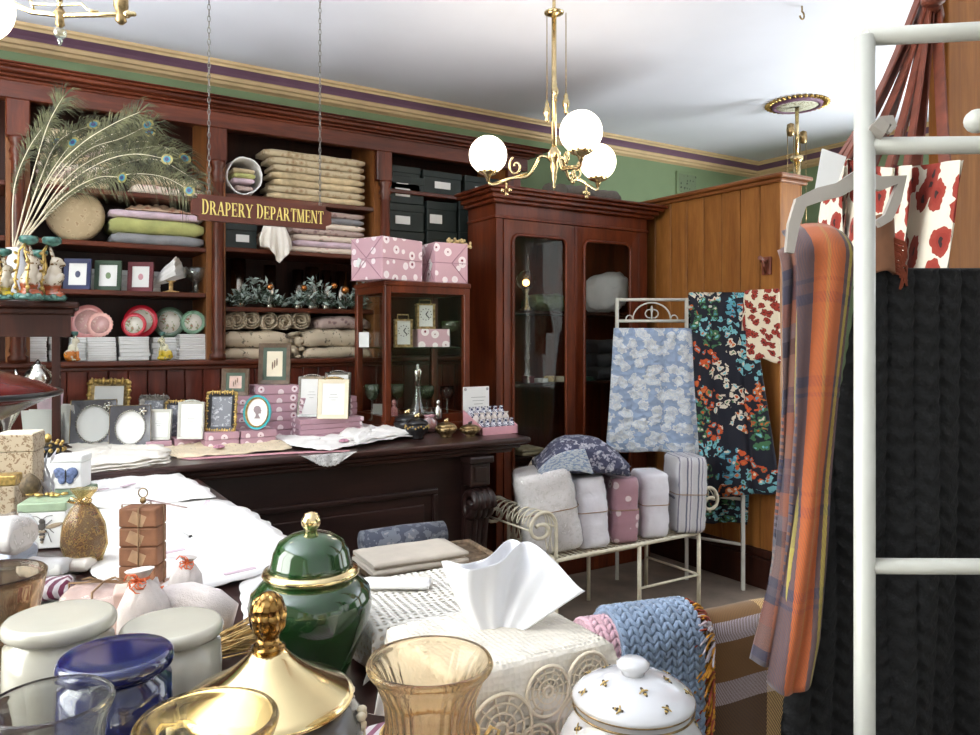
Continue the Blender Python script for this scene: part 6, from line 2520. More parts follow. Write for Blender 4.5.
def bee(mb, p, nrm, s, spin):
    n_ = V(nrm).normalized()
    u = n_.cross(V((0, 0, 1)))
    if u.length < .1:
        u = V((1, 0, 0))
    u.normalize()
    w_ = n_.cross(u)
    u2 = u * cos(spin) + w_ * sin(spin)
    w2 = n_.cross(u2)
    rot = Matrix((u2, w2, n_)).transposed()
    for q, (dx, rx, ry, m_) in enumerate(((.7, .28, .26, 1), (.3, .3, .34, 2), (-.1, .26, .38, 1), (-.4, .24, .32, 2), (-.7, .24, .22, 1))):
        mb.m = m_
        mb.sph(V(p) + u2 * dx * s, (rx * s, ry * s, .0008), 7, 4, rot)
    mb.m = 2
    for e in (-1, 1):
        mb.sph(V(p) + w2 * e * .55 * s + u2 * .15 * s, (.16 * s, .34 * s, .0006), 7, 4, rot @ Matrix.Rotation(e * .4, 3, 'Z'))
    mb.m = 0


rr = random.Random(11)
for q in range(14):
    a = q * 2 * PI / 14 + .2
    for z in ((.155 if q % 2 else .13), .08 if q % 2 else .05):
        r = bodyr(z) * (1 + .018 * cos(8 * a)) + .0006
        bee(mb, (r * cos(a), r * sin(a), z), (cos(a), sin(a), .0 if z < .12 else .5), .0085, rr.uniform(0, 6))
mb.build('body', GB, t)
mb = MB()
prof = [(.072, zl), (.0755, zl + .004), (.0745, zl + .009), (.064, zl + .018), (.047, zl + .027), (.026, zl + .033), (.012, zl + .0345)]
mb.lathe(prof, n=48)
for (rq, zq, cnt, off) in ((.0655, zl + .0168, 7, .1), (.042, zl + .029, 5, .5)):
    for q in range(cnt):
        a = q * 2 * PI / cnt + off
        bee(mb, (rq * cos(a), rq * sin(a), zq + .001), (cos(a) * .6, sin(a) * .6, 1), .0075, rr.uniform(0, 6))
ld = mb.build('lid', GB, t)
mb = MB()
mb.lathe([(.014, zl + .033), (.015, zl + .038), (.02, zl + .043), (.0205, zl + .048), (.014, zl + .052), (.002, zl + .0525)], n=24)
mb.build('knob', M['porc'], ld)
mb = MB()
mb.tube([(.0745 * cos(a), .0745 * sin(a), zl + .003) for a in [q * PI / 24 for q in range(48)]], .0014, 5, closed=True)
mb.tube([(.0735 * cos(a), .0735 * sin(a), zl - .006) for a in [q * PI / 24 for q in range(48)]], .0014, 5, closed=True)
mb.build('gilt_line', M['brassd'], ld)

# striped runner under the front pieces
mb = MB()
mb.grid(lambda u, v: V((.3 + u * .5, .6 + v * .5, .0015)), 6, 6)
tag(mb.build('striped_cloth', M['pinkst'], None, (0, 0, TT), solid=.002), 'pink and white striped cloth under the foreground vases', 'cloth')

# crochet-covered box
cb = V((.70, 1.37, TT))
cw, cd, ch = .25, .28, .085
mb = MB()
mb.box((0, 0, ch / 2 + .002), (cw - .03, cd - .03, ch - .006), bev=.004)
tag(mb.build('carton', M['card'], None, cb, R(-8)), 'plain white carton hidden beneath the cream crochet cloth', 'box')
mb = MB()


def drape(cw, cd, ch, fallf, rip=.008, hump=.0, ff=22):
    def f(u, v):
        x, y = (u - .5) * 2, (v - .5) * 2
        ex, ey = cw / 2 + ch * .98, cd / 2 + ch * .98
        X, Y = x * ex, y * ey
        ox, oy = max(0, abs(X) - cw / 2), max(0, abs(Y) - cd / 2)
        sx, sy = (1 if X > 0 else -1), (1 if Y > 0 else -1)
        drop = min(ch - .004, max(ox, oy) + .35 * min(ox, oy))
        out = .006 + .1 * min(ox, ch) * 0 + rip * (.5 + .5 * sin((X + Y) * ff * 2)) * min(1, drop / (ch * .6))
        px = min(abs(X), cw / 2) + (out if ox > 0 else 0) + .18 * min(ox, oy)
        py = min(abs(Y), cd / 2) + (out if oy > 0 else 0) + .18 * min(ox, oy)
        z = ch + .004 - drop + hump * (.5 + .5 * fbm(X * 18, Y * 15)) * (1 if drop == 0 else .3)
        return V((sx * px, sy * py, max(.006, z)))
    return f


mb.grid(drape(cw, cd, ch, 1, .014, .006), 44, 50, .42, .5)
tag(mb.build('crochet_cloth', M['lacec'], None, cb, R(-8), solid=.0015), 'cream crochet cloth draped over a carton behind the amber vase', 'cloth')
mb = MB()
mb.grid(drape(cw, cd, ch - .004, 1, .012, .002), 30, 34, 1, 1)
tag(mb.build('cloth_lining', cloth('ecru_lining', (208, 192, 168), .04, .3), None, cb, R(-8), solid=.001), 'ivory lining cloth showing through the cream crochet', 'cloth')
mb = MB()
folded(mb, .14, .05, .012, 8, 1)
tag(mb.build('folded_napkin', M['linen'], None, cb + V((-.02, .05, ch + .012)), R(-35)), 'narrow folded white napkin on top of the crochet cloth', 'napkin')

# tissue box in lace
tb = V((.64, .985, TT))
tw, td, th = .25, .2, .145
t = thing('tissue_box', 'tissue box under an ecru lace cover, with a tissue pulled up', 'tissue box', tb, R(-3))
mb = MB()
mb.box((0, 0, th / 2), (tw - .012, td - .012, th - .008), bev=.006)
mb.build('carton', cloth('box_lining', (216, 208, 204), .03, .2), t)
mb = MB()
mb.grid(drape(tw, td, th, 1, .006, .004, 12), 56, 48, 1, 1)
cv = mb.build('lace_cover', M['linen2'], t, solid=.001)
mb = MB()
mb.grid(drape(tw + .006, td + .006, th * .66, 1, .01, .004, 16), 60, 52, .34, .3)
mb.build('lace_border', M['lacet'], t, (0, 0, th * .345), solid=.0014)
# wheel medallions of lace on the front
mb = MB()
for (mx, mz, mr) in ((-.062, .068, .05), (.015, .105, .035), (.085, .11, .035), (-.005, .03, .032), (.07, .05, .04), (-.13, .02, .035)):
    yy = -td / 2 - .018
    for q in range(4):
        r = mr * (1 - .26 * q)
        mb.tube([(mx + r * cos(a), yy, mz + r * sin(a)) for a in [w_ * PI / 14 for w_ in range(28)]], (.003 if q in (0, 3) else .002), 5, closed=True)
    for q in range(12):
        a = q * PI / 6
        mb.tube([(mx + mr * .2 * cos(a), yy, mz + mr * .2 * sin(a)), (mx + mr * .97 * cos(a + .2), yy, mz + mr * .97 * sin(a + .2))], .0018, 4)
mb.build('lace_medallions', cloth('ecru_cord', (226, 212, 188), .04, .3), t)
mb = MB()


def tis(u, v):
    # a pulled tissue: pinched in the slot, opening into two lobes with a peak
    s = u * 2 - 1
    w_ = .02 + .085 * v ** .75
    x = s * w_ + .025 * v * v
    z = .132 * v * (1 - .3 * abs(s) ** 1.6) + .01 * sin(s * 5) * v
    y = .03 * sin(s * 4.2 + .6) * v + .016 * sin(s * 11) * v * (1 - v * .5)
    return V((x, y, z - .005))


mb.grid(tis, 50, 30)
mb.grid(lambda u, v: tis(1 - u, v) * .93 + V((-.018 * v, .03 + .022 * v, 0)), 40, 24)
mb.build('tissue', M['tissue'], t, (.008, .01, th), solid=.0008, rz=FACE + .05)

# wicker hamper with folded linens
hb = V((1.42, 2.66, 0))
hw_, hd_, hh_ = .5, .36, EYE - .87
t = thing('wicker_hamper', 'wicker hamper with rolled rim behind the crochet cloth', 'hamper', hb, R(-6))
mb = MB()
for sx, sy, w0 in ((0, -1, hw_), (0, 1, hw_), (-1, 0, hd_), (1, 0, hd_)):
    rows = 22
    for k in range(rows):
        z = .02 + k * (hh_ - .05) / rows
        for ph in (0, PI):
            pts = []
            for q in range(33):
                s = (q / 32 - .5) * w0
                o = .008 * sin(q * PI / 2 + ph + (k % 2) * PI)
                pts.append((s, sy * hd_ / 2 + o, z) if sy else (sx * hw_ / 2 + o, s, z))
            mb.tube(pts, .011, 5)
mb.build('woven_sides', M['wicker'], t)
mb = MB()
zt = hh_ - .02
for q in range(2):
    mb.tube([(-hw_ / 2, -hd_ / 2, zt + q * .02), (hw_ / 2, -hd_ / 2, zt + q * .02), (hw_ / 2, hd_ / 2, zt + q * .02), (-hw_ / 2, hd_ / 2, zt + q * .02)], .017, 8, closed=True)
for q in range(10):
    mb.tube([(-hw_ / 2, -hd_ / 2 + hd_ * (q + .5) / 10, zt + .01), (hw_ / 2, -hd_ / 2 + hd_ * (q + .5) / 10, zt + .01)], .014, 6)
mb.build('lid', M['wicker'], t)
mb = MB()
mb.lathe([(.03, 0), (.026, .006), (.001, .012)], n=16)
bb = mb.build('medallion', M['pinkw'], t, (hw_ * .26, -hd_ / 2 - .018, hh_ - .13), rot=(PI / 2, 0, 0))
mb = MB()
mb.box((hw_ * .36, -hd_ / 2 - .02, hh_ - .15), (.06, .003, .1))
mb.build('price_card', M['card'], t)
mb = MB()
folded(mb, .38, .24, .05, 21, 2)
tag(mb.build('folded_linen', cloth('oatmeal_linen', (198, 188, 174), .04, .3), None, hb + V((-.1, -.03, hh_ + .018)), R(-4)), 'cream folded linen on the front of the wicker hamper', 'folded cloth')
mb = MB()
mb.lathe([(.02, -.18), (.05, -.175), (.054, 0), (.05, .175), (.02, .18)], n=22, sy=1)
o = mb.build('damask_bolster', M['damask'], None, hb + V((-.06, .12, hh_ + .072)), rot=(0, PI / 2, R(-4)))
tag(o, 'blue grey damask bolster lying along the back of the hamper', 'bolster')
# ------------------------------------------------------------------ iron daybed bench
BX, BY, BLn, BD, BS = 2.54, 3.32, 1.11, .46, .47
t = thing('iron_bench', 'cream iron daybed bench with scrolled lattice arms, loaded with wrapped quilts', 'bench', (BX, BY, 0))
mb = MB()
for y in (0, BD):
    mb.tube([(0, y, BS - .012), (BLn, y, BS - .012)], .012, 8)
for x in (0, BLn):
    mb.tube([(x, 0, BS - .012), (x, BD, BS - .012)], .012, 8)
for q in range(1, 30):
    x = BLn * q / 30
    mb.box((x, BD / 2, BS - .012), (.016, BD, .006))
mb.build('seat', M['ivory'], t)
for (x, y) in ((0, 0), (0, BD), (BLn, 0), (BLn, BD), (BLn * .55, 0), (BLn * .55, BD)):
    mb = MB()
    mb.tube([(x, y, 0), (x, y, BS - .02)], .0125, 8)
    mb.build('leg', M['ivory'], t)
for (p_, q_) in (((BLn * .55, 0, .2), (BLn, 0, .2)), ((BLn * .55, BD, .28), (BLn, BD, .28)), ((BLn, 0, .2), (BLn, BD, .2)), ((0, 0, .2), (0, BD, .2))):
    mb = MB()
    mb.tube([p_, q_], .008, 6)
    mb.build('stretcher', M['ivory'], t)


def armprof(n=40):
    pts = []
    for i in range(n + 1):
        s = i / n
        if s < .35:
            pts.append((0, .17 * s / .35))
        elif s < .75:
            a = (s - .35) / .4 * PI
            pts.append((-.085 + .085 * cos(a), .17 + .09 * sin(a)))
        else:
            q = (s - .75) / .25
            a = PI + q * 1.7 * PI
            r = .085 - .055 * q
            pts.append((-.085 - .0 + r * cos(a) - .085 * 0 + (.0) - (.085 - r) * .6, .17 + r * sin(a) * .7))
    return pts


AP = armprof()
for sgn, x0 in ((1, 0), (-1, BLn)):
    mb = MB()
    for y in (0, BD):
        mb.tube([(x0 + sgn * p[0], y, BS + p[1]) for p in AP], .0105, 8)
    body = [p for p in AP[2:30]]
    for k in range(9):
        ya, yb = BD * k / 9, BD * (k + 1) / 9
        mb.tube([(x0 + sgn * p[0], (ya + yb) / 2 + (yb - ya) * .75 * sin(PI * (i / len(body))), BS + p[1]) for i, p in enumerate(body)], .0036, 5)
        mb.tube([(x0 + sgn * p[0], (ya + yb) / 2 - (yb - ya) * .75 * sin(PI * (i / len(body))), BS + p[1]) for i, p in enumerate(body)], .0036, 5)
    for i in (14, 30):
        mb.tube([(x0 + sgn * AP[i][0], 0, BS + AP[i][1]), (x0 + sgn * AP[i][0], BD, BS + AP[i][1])], .006, 6)
    mb.build('arm', M['ivory'], t)
mb = MB()
mb.tube([(.03, BD, BS), (.06, BD, BS + .3), (.2, BD + .02, BS + .46), (.42, BD + .02, BS + .5)], .012, 8)
mb.build('back_hoop', M['ivory'], t)


def pack(px, d, w, dp, h, rz, m, lab, tilt=0, lay=1, seed=0, name='quilt_pack', film=True, z=BS, y=None, tiltx=0):
    """a wrapped quilt standing on end"""
    c = at(px, d=d)
    t = thing(name, lab, 'quilt', (c.x, c.y if y is None else y, z), rz)
    t.rotation_euler = (tiltx, tilt, rz)
    rr = random.Random(seed)

    def rg(k, e):
        rs = []
        n = 22
        for i in range(n + 1):
            s = i / n
            kk = e * (1 - .05 * abs(2 * s - 1) ** 4 - (.07 if s in (0, 1) else 0))
            rs.append([(x * kk + .006 * fbm(s * 7 + seed, y * 9) + .003 * fbm(s * 31 + seed, x * 40), yy * kk + .006 * fbm(x * 8, s * 5 + seed) + .003 * fbm(x * 44, s * 37), .002 + h * k * s) for (x, yy) in rrect(w, dp, min(w, dp) * .2, 4) for y in (yy,)])
        return rs
    mb = MB()
    mb.rings(rg(1, 1))
    mb.build('quilt', m, t)
    if film:
        mb = MB()
        mb.rings(rg(1.012, 1.035))
        for q in range(14):
            zz = rr.uniform(.1, .9) * h
            a = rr.uniform(0, 6.28)
            mb.tube([(w * .53 * cos(a) * .9, dp * .53 * sin(a) * .9, zz), (w * .53 * cos(a + .5), dp * .53 * sin(a + .5), zz + rr.uniform(-.08, .08))], .002, 4)
        mb.build('film', M['film'], t)
        mb = MB()
        mb.tube([(x * 1.05, y_ * 1.05, h * .52) for x, y_ in rrect(w, dp, min(w, dp) * .2, 5)], .0025, 4, closed=True)
        mb.build('cord', M['twine'], t)
    return t


pack(553, 4.42, .33, .34, .45, R(-30), M['whq'], 'white jacquard quilt pack at the left end of the iron bench, leaning left', R(-10), seed=1)
pack(589, 4.5, .185, .3, .40, R(-26), M['whq2'], 'plain white quilt pack next to the pink one on its left', R(-4), seed=2)
pack(619, 4.58, .165, .24, .375, R(-20), M['pinkq'], 'pink quilt pack with rose medallions standing on the iron bench', 0, seed=3)
pack(649, 4.7, .17, .24, .38, R(-20), M['whq2'], 'white quilt pack on the right of the pink one', 0, seed=4)
pack(683, 4.82, .2, .27, .46, R(-24), M['ticking'], 'grey striped quilt pack in crinkled clear plastic at the right end of the bench', R(2), seed=5)
pack(712, 4.86, .16, .2, .14, R(-10), M['ticking'], 'small grey striped pack lying tilted on the bench arm at far right', R(24), seed=6, z=BS + .25, y=3.6)
# folded quilt on top
c = at(578, 460, d=4.5)
t = thing('folded_quilt', 'navy and white toile quilt folded over the top of the white packs', 'quilt', (c.x, c.y, BS + .455), R(-28))
mb = MB()


def mound(x0, x1, wy, hgt, z0, n=16):
    rs = []
    for i in range(n + 1):
        t_ = i / n
        x = x0 + (x1 - x0) * t_
        e = max(.12, (1 - abs(2 * t_ - 1) ** 2.6))
        ring = []
        for q in range(22):
            a_ = 2 * PI * q / 22
            cy_, cz_ = cos(a_), sin(a_)
            yy = wy * .5 * (abs(cy_) ** .6) * (1 if cy_ > 0 else -1) * (.8 + .2 * e)
            zz = hgt * e * (abs(cz_) ** .8) if cz_ > 0 else -.03 * (abs(cz_) ** .5) - .03 * (1 - e)
            ring.append((x + .01 * sin(q * 2.1), yy + .008 * fbm(x * 14, q), z0 + zz + .006 * fbm(x * 17, q * .9)))
        rs.append(ring)
    return rs


mb.rings(mound(-.25, .27, .36, .17, 0))
mb.build('outer_fold', M['toiled'], t)
mb = MB()
mb.grid(lambda u, v: V((-.27 + .26 * u + .05 * v, -.2 + .03 * sin(u * 5) - .012, .125 * (1 - (1 - u) ** 2) * 1.0 - .14 * v * (.35 + .65 * u) + .0)), 20, 12)
mb.build('turned_corner', M['toile'], t, solid=.02)

# ------------------------------------------------------------------ white towel screen with quilts
p0, p1 = at(617, 298, d=5.3), at(686.5, 298, d=5.3)
p2 = at(743, 590, Z=0)
p2.z = 0
t = thing('towel_screen', 'cream iron towel screen with scrollwork behind the bench', 'towel rack', (p0.x, p0.y, 0))
o3 = V((p0.x, p0.y, 0))
a, b, c3 = V((0, 0, 0)), V((p1.x, p1.y, 0)) - o3, V((p2.x, p2.y, 0)) - o3
ztop = p0.z
z2 = at(617, 321, d=5.3).z
for q in (a, b):
    mb = MB()
    mb.box(q + V((0, 0, ztop / 2)), (.022, .022, ztop), rz=FACE)
    mb.build('post', M['white'], t)
mb = MB()
mb.box(c3 + V((0, 0, .95)), (.022, .022, 1.9), rz=FACE)
mb.build('post', M['white'], t)
for (a_, b_, zs_) in ((a, b, (ztop - .012, z2, 1.66, .3)), (b, c3, (1.88, .6, .3))):
    for z in zs_:
        mb = MB()
        mb.tube([a_ + V((0, 0, z)), b_ + V((0, 0, z))], .011, 6)
        mb.build('rail', M['white'], t)
mb = MB()
e = (b - a).normalized()
mid = (a + b) / 2
hz_ = ztop - z2


def sc(x, z):
    return mid + e * x + V((0, 0, z2 + z))


mb.tube([sc(.13 * cos(w_), .012 + hz_ * .72 * sin(w_)) for w_ in [PI * q / 16 for q in range(17)]], .006, 6)
for s in (-1, 1):
    mb.tube([sc(s * (.13 + .03 * (1 - cos(w_)) * .8), .012 + .028 * sin(w_)) for w_ in [PI * 1.3 * q / 10 for q in range(11)]], .005, 5)
    mb.tube([sc(s * (.01 + .035 * sin(w_)), .02 + .05 * (1 - cos(w_)) * .6) for w_ in [PI * 1.2 * q / 10 for q in range(11)]], .005, 5)
mb.tube([sc(0, .005), sc(0, hz_ * .66)], .006, 5)
mb.sph(sc(0, hz_ * .5), (.012, .008, .025), 8, 6)
mb.build('scrollwork', M['white'], t)


def hung(name, tl, tr, bl, br, m, lab, cat, rip=.02, nf=4, th=.015, over=.06, gp=None, nu=40, nv=40):
    """cloth hung over a rail: front fall between four points (pixel, pixel, depth) plus a short fall behind"""
    TL, TR, BL, BR = [at(*q[:2], d=q[2]) for q in (tl, tr, bl, br)]
    o = (TL + TR) / 2
    away = V((FW[0], FW[1], 0))
    us, vs = (TR - TL).length * 1.05, (BL - TL).length + .25

    def f(u, v):
        if v < .18:
            q = v / .18
            tp = TL.lerp(TR, u)
            return tp + away * (over * (1 - q)) + V((0, 0, -.25 * (1 - q) ** 1.4 + .012 * sin(PI * q))) - o
        q = (v - .18) / .82
        p = TL.lerp(TR, u).lerp(BL.lerp(BR, u), q)
        fo = rip * (sin(u * nf * 2 * PI + q * 1.5) * (.35 + .65 * q) + .35 * sin(u * nf * 4.7 * PI + 2 * q))
        return p - away * fo - V((0, 0, .01 * sin(u * 9) * q)) - o
    mb = MB()
    mb.grid(f, nu, nv, us, vs)
    return tag(mb.build(name, m, None, o, solid=th), lab, cat, gp)


hung('hanging_quilt', (614, 330, 5.27), (691, 330, 5.27), (606, 450, 5.22), (702, 455, 5.22), M['toile'], 'pale blue and white toile quilt hung over the towel screen', 'quilt', .012, 2.5, .03)
hung('hanging_cloth', (689, 293, 5.3), (750, 293, 5.0), (701, 500, 5.2), (779, 492, 4.85), M['darkfl'], 'navy cotton cloth with bright flowers hung on the towel screen', 'cloth', .03, 2, .012)
hung('hanging_cloth', (702, 470, 5.32), (752, 465, 5.2), (704, 522, 5.32), (757, 524, 5.2), M['darkfl'], 'lower rear fall of navy flowered cloth showing beneath the larger one', 'cloth', .02, 2, .012)
hung('poppy_towel', (745, 291, 4.86), (779, 289, 4.7), (746, 358, 4.86), (780, 362, 4.7), M['poppyc'], 'cream cloth printed with small red poppies hung near the wooden hook', 'cloth', .012, 1, .01)
hh = at(768, 266, X=PX)
t = thing('wall_hook', 'brown wooden bracket hook on the board partition', 'hook', hh)
mb = MB()
mb.box((-.012, 0, 0), (.024, .07, .12), bev=.006)
mb.tube([(-.02, 0, .03), (-.1, -.03, .035), (-.16, -.06, .04)], .014, 8)
mb.tube([(-.02, 0, -.05), (-.1, -.03, .025)], .009, 6)
mb.build('bracket', M['leather'], t)

# ------------------------------------------------------------------ things in and on the wardrobe
c = at(606, 305, Y=AY + .2)
t = thing('white_pillow', 'puffy white lace-edged pillow on the wardrobe shelf behind the right door', 'pillow', (c.x, AY + .2, ASH[0]), R(-8))
mb = MB()


def pil(u, v):
    a = 2 * PI * u
    e = abs(cos(a)) ** .7 * (1 if cos(a) > 0 else -1), abs(sin(a)) ** .7 * (1 if sin(a) > 0 else -1)
    s = sin(PI * v)
    k = 1 + .1 * fbm(u * 14, v * 9)
    return V((.19 * e[0] * (s ** .6) * k, -.09 * cos(PI * v), .155 + .15 * e[1] * (s ** .6) * k + .05 * e[0] * .6))


mb.grid(pil, 36, 16, cu=True)
mb.build('pillow', M['whq2'], t)
c = at(545, 305, Y=AY + .22)
mb = MB()
folded(mb, .3, .2, .12, 4, 1, .14)
tag(mb.build('green_cloth', cloth('moss_cloth', (92, 104, 70), .15, .8, 10), None, (c.x, AY + .22, ASH[0])), 'moss green folded cloth behind the left wardrobe door', 'folded cloth')
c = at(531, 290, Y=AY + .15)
t = thing('reflection_lamp', 'amber globe lamp made up for a lamp reflection in the left wardrobe door', 'lamp', (at(526, Y=AY + .12).x, AY + .12, ASH[0]))  # made-up lamp in place of one mirrored in the door pane
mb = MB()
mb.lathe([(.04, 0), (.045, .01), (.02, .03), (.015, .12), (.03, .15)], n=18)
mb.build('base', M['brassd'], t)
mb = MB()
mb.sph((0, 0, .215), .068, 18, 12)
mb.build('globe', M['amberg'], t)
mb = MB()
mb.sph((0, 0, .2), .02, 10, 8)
mb.build('reflected_bulb', G('reflected_bulb_glow').out((255, 220, 160), .4, emit=(255, 205, 130), es=9), t)  # added glow, imitates the bulb of the mirrored lamp
for q, (px, w, h, m, lab) in enumerate(((528, .06, .05, 'maroon', 'small maroon box on the middle wardrobe shelf'), (541, .07, .03, 'card', 'white folded card on the middle wardrobe shelf'), (550, .05, .045, 'goldp', 'gilt trinket box on the middle wardrobe shelf'), (560, .05, .04, 'cream', 'cream trinket box by the middle door stile'), (590, .06, .03, 'teal', 'small teal box on the middle shelf behind the right door'))):
    c = at(px, 380, Y=AY + .16)
    mb = MB()
    mb.box((0, 0, h / 2), (w, .08, h), bev=.006)
    tag(mb.build('trinket_box', M[m], None, (c.x, AY + .16, ASH[1]), R(q * 17)), lab, 'box')
c = at(523, 455, Y=AY + .15)
mb = MB()
folded(mb, .2, .2, .05, 9, 2)
tag(mb.build('folded_cloth', M['beigeq2'], None, (c.x + .06, AY + .2, ASH[2])), 'pale folded cloth low down behind the left wardrobe door', 'folded cloth')
mb = MB()
folded(mb, .34, .24, .3, 14, 3, .1)
tag(mb.build('dark_quilt', cloth('charcoal_cloth', (66, 66, 74), .1, .6, 10), None, (at(605, 380, Y=AY + .2).x, AY + .2, ASH[1])), 'charcoal folded quilts low behind the right wardrobe door', 'folded cloth')
c = at(585, 185, Y=AY + .15)
mb = MB()
pts = [(-.33 + .66 * q / 14, .03 * sin(q), .06 + .008 * sin(q * 1.9)) for q in range(15)]
mb.tube(pts, [.055 + .006 * sin(q * 2.3) for q in range(15)], 14)
mb.tube([(p[0] * .9 - .02, p[1] - .11, .05) for p in pts], [.046 + .006 * sin(q * 1.7) for q in range(15)], 14)
tag(mb.build('rolled_blanket', cloth('grey_brown_blanket', (92, 86, 80), .15, .7, 10), None, (c.x, AY + .18, ATOP), R(4)), 'dark grey brown blanket rolled up on top of the wardrobe', 'blanket')

# ------------------------------------------------------------------ knitted blankets over a rail
K0, K1 = at(572, 634, d=1.49), at(800, 606, d=1.66)
zk = K0.z
K1.z = zk
kd = (K1 - K0)
kl = kd.length
ke = kd.normalized()
kn = V((-ke.y, ke.x, 0))
if kn.dot(V((FW[0], FW[1], 0))) > 0:
    kn = -kn                         # towards the viewer
t = thing('blanket_rail', 'timber blanket rail carrying the knitted and plaid throws', 'rail', (K0.x, K0.y, 0), math.atan2(ke.y, ke.x))
mb = MB()
mb.tube([(0, 0, zk - .03), (kl, 0, zk - .03)], .016, 8)
mb.build('rail', M['mahogx'], t)
for x in (.01, kl - .01):
    mb = MB()
    mb.box((x, 0, (zk - .01) / 2), (.03, .03, zk - .01))
    mb.box((x, 0, .02), (.04, .4, .04), bev=.008)
    mb.build('post', M['mahogx'], t)
for z in (.5, .12):
    mb = MB()
    mb.tube([(0, 0, z), (kl, 0, z)], .012, 8)
    mb.build('stretcher', M['mahogx'], t)


def over_rail(s, q, rad, front, back):
    """point on a blanket: s along the rail, q 0..1 from back hem over the top to front hem"""
    tot = back + PI * rad + front
    l = q * tot
    if l < back:
        off, z = -rad, zk - .03 - (back - l)
    elif l < back + PI * rad:
        a = (l - back) / rad
        off, z = -rad * cos(a), zk - .03 + rad * sin(a)
    else:
        off, z = rad, zk - .03 - (l - back - PI * rad)
    return K0 + ke * s + kn * off + V((0, 0, z - zk))


def knit(name, px0, px1, rad, front, back, m, lab, cw_, rows, tilt=0):
    s0 = ((at(px0, 610, d=1.49 + (px0 - 572) / 228 * .17) - K0).dot(ke))
    s1 = ((at(px1, 610, d=1.49 + (px1 - 572) / 228 * .17) - K0).dot(ke))
    o = K0 + ke * s0
    t = thing(name, lab, 'blanket', (o.x, o.y, zk - .03 - front))
    o = t.location.copy()
    mb = MB()
    mb.grid(lambda u, v: over_rail(s0 + (s1 - s0) * u, v, rad, front, back) - o, 12, 60)
    mb.build('knit_ground', m, t, solid=.012)
    mb = MB()
    nc = max(3, int(round((s1 - s0) / cw_)))
    for j in range(rows):
        for i in range(nc):
            for sd in (-1, 1):
                u = (i + .5 + sd * .23) / nc
                q = .12 + .86 * (j + .5) / rows
                p = over_rail(s0 + (s1 - s0) * u, q, rad + .008, front, back)
                p2 = over_rail(s0 + (s1 - s0) * u, min(1, q + .01), rad + .008, front, back)
                tg = (p2 - p).normalized()
                dr = (tg * .85 + ke * sd * -.5).normalized()
                nr = dr.cross(ke).normalized()
                rot = Matrix((dr, nr.cross(dr).normalized(), nr)).transposed()
                L_ = (back + front + PI * rad) / rows
                mb.sph(p - o, (L_ * .78, cw_ * .25, cw_ * .2), 8, 5, rot)
    mb.build('stitches', m, t)
    return t


knit('knitted_blanket', 582, 628, .045, .1, .12, M['knitp'], 'pale pink chunky knitted blanket at the left end of the rail', .026, 22)
knit('knitted_blanket', 607, 684, .062, .2, .14, M['knitb'], 'light blue chunky knitted blanket over the rail beside the pink one', .024, 30)


def dcol(px):
    return (at(px, 610, d=1.49 + (px - 572) / 228 * .17) - K0).dot(ke)


o = K0 + ke * dcol(692)
t = thing('plaid_throw', 'brown and grey plaid throw with mustard fringe over the rail', 'throw', (o.x, o.y, zk - .75))
o = t.location.copy()
mb = MB()
mb.grid(lambda u, v: over_rail(dcol(694) + (dcol(800) - dcol(694) + .1) * u, v, .042 + .01 * (u - .3) * sin(v * 3), .62, .3) + kn * (.014 * sin(u * 9 + v * 2)) * v - o, 30, 60, 1, 1.35)
mb.build('cloth', M['throw'], t, solid=.008)
for nm, m, cnt in (('mustard_fringe', 'fringe', 90), ('rust_fringe', 'fringer', 50), ('grey_fringe', 'fringew', 40)):
    mb = MB()
    rr = random.Random(cnt)
    for q in range(cnt):
        v = .32 + .5 * rr.random() ** 1.0
        if nm == 'grey_fringe':
            v = rr.choice((.42, .7)) + rr.uniform(-.03, .03)
        p = over_rail(dcol(697), v, .056, .62, .3) - o
        dr = (-ke * rr.uniform(.6, 1.3) + V((0, 0, rr.uniform(-.5, .7 if v < .42 else .2))) + kn * rr.uniform(.1, .9)).normalized()
        l = rr.uniform(.03, .065)
        mb.tube([p, p + dr * l * .5, p + dr * l + V((0, 0, -.008))], [.0028, .0026, .0016], 4)
    mb.build(nm, M[m], t)['kind'] = 'stuff'

# ------------------------------------------------------------------ white tube rack, close on the right
DR = 1.0
t = thing('garment_rack', 'white painted tube ladder rack in the right foreground', 'rack', at(864.5, 339, d=DR) - V((0, 0, EYE)))
o = t.location.copy()


def rk(px, py, d=DR):
    return at(px, py, d=d) - o


zt = at(864.5, 37, d=DR).z
mb = MB()
mb.tube([(0, 0, .0), (0, 0, zt)], .0131, 16)
mb.build('upright', M['white'], t)
mb = MB()
rp = rk(1120, 37)
mb.tube([(rp.x, rp.y, 0), (rp.x, rp.y, zt)], .0131, 16)
mb.build('upright', M['white'], t)
for (y0, y1, r) in ((37, 31, .0118), (146, 145, .0116), (566, 566.5, .0104)):
    mb = MB()
    mb.tube([rk(864.5, y0), rk(1120, 2 * y1 - y0 if y0 != 37 else 24)], r, 14)
    mb.build('rung', M['white'], t)
mb = MB()
q0 = rk(866, 290, 1.13)
q1 = rk(1140, 290, 1.13)
mb.tube([rk(905, 285, 1.145), q1, rk(1128, 290, 1.0)], .011, 10)
mb.build('rear_rail', M['white'], t)
mb = MB()
mb.tube([rk(977, 121, 1.12), rk(1120, 121, 1.12)], .0135, 12)
mb.sph(rk(977, 121, 1.12), .0175, 12, 8)
mb.tube([rk(1120, 121, 1.12), rk(1120, 121, 1.0)], .0135, 10)
mb.build('peg', M['white'], t)

# black ribbed blanket
c = at(920, 290, d=1.13)
EDGE = [(268, 864), (285, 860), (320, 849), (400, 836), (480, 826), (560, 815), (640, 798), (690, 782), (735, 775), (1000, 760)]


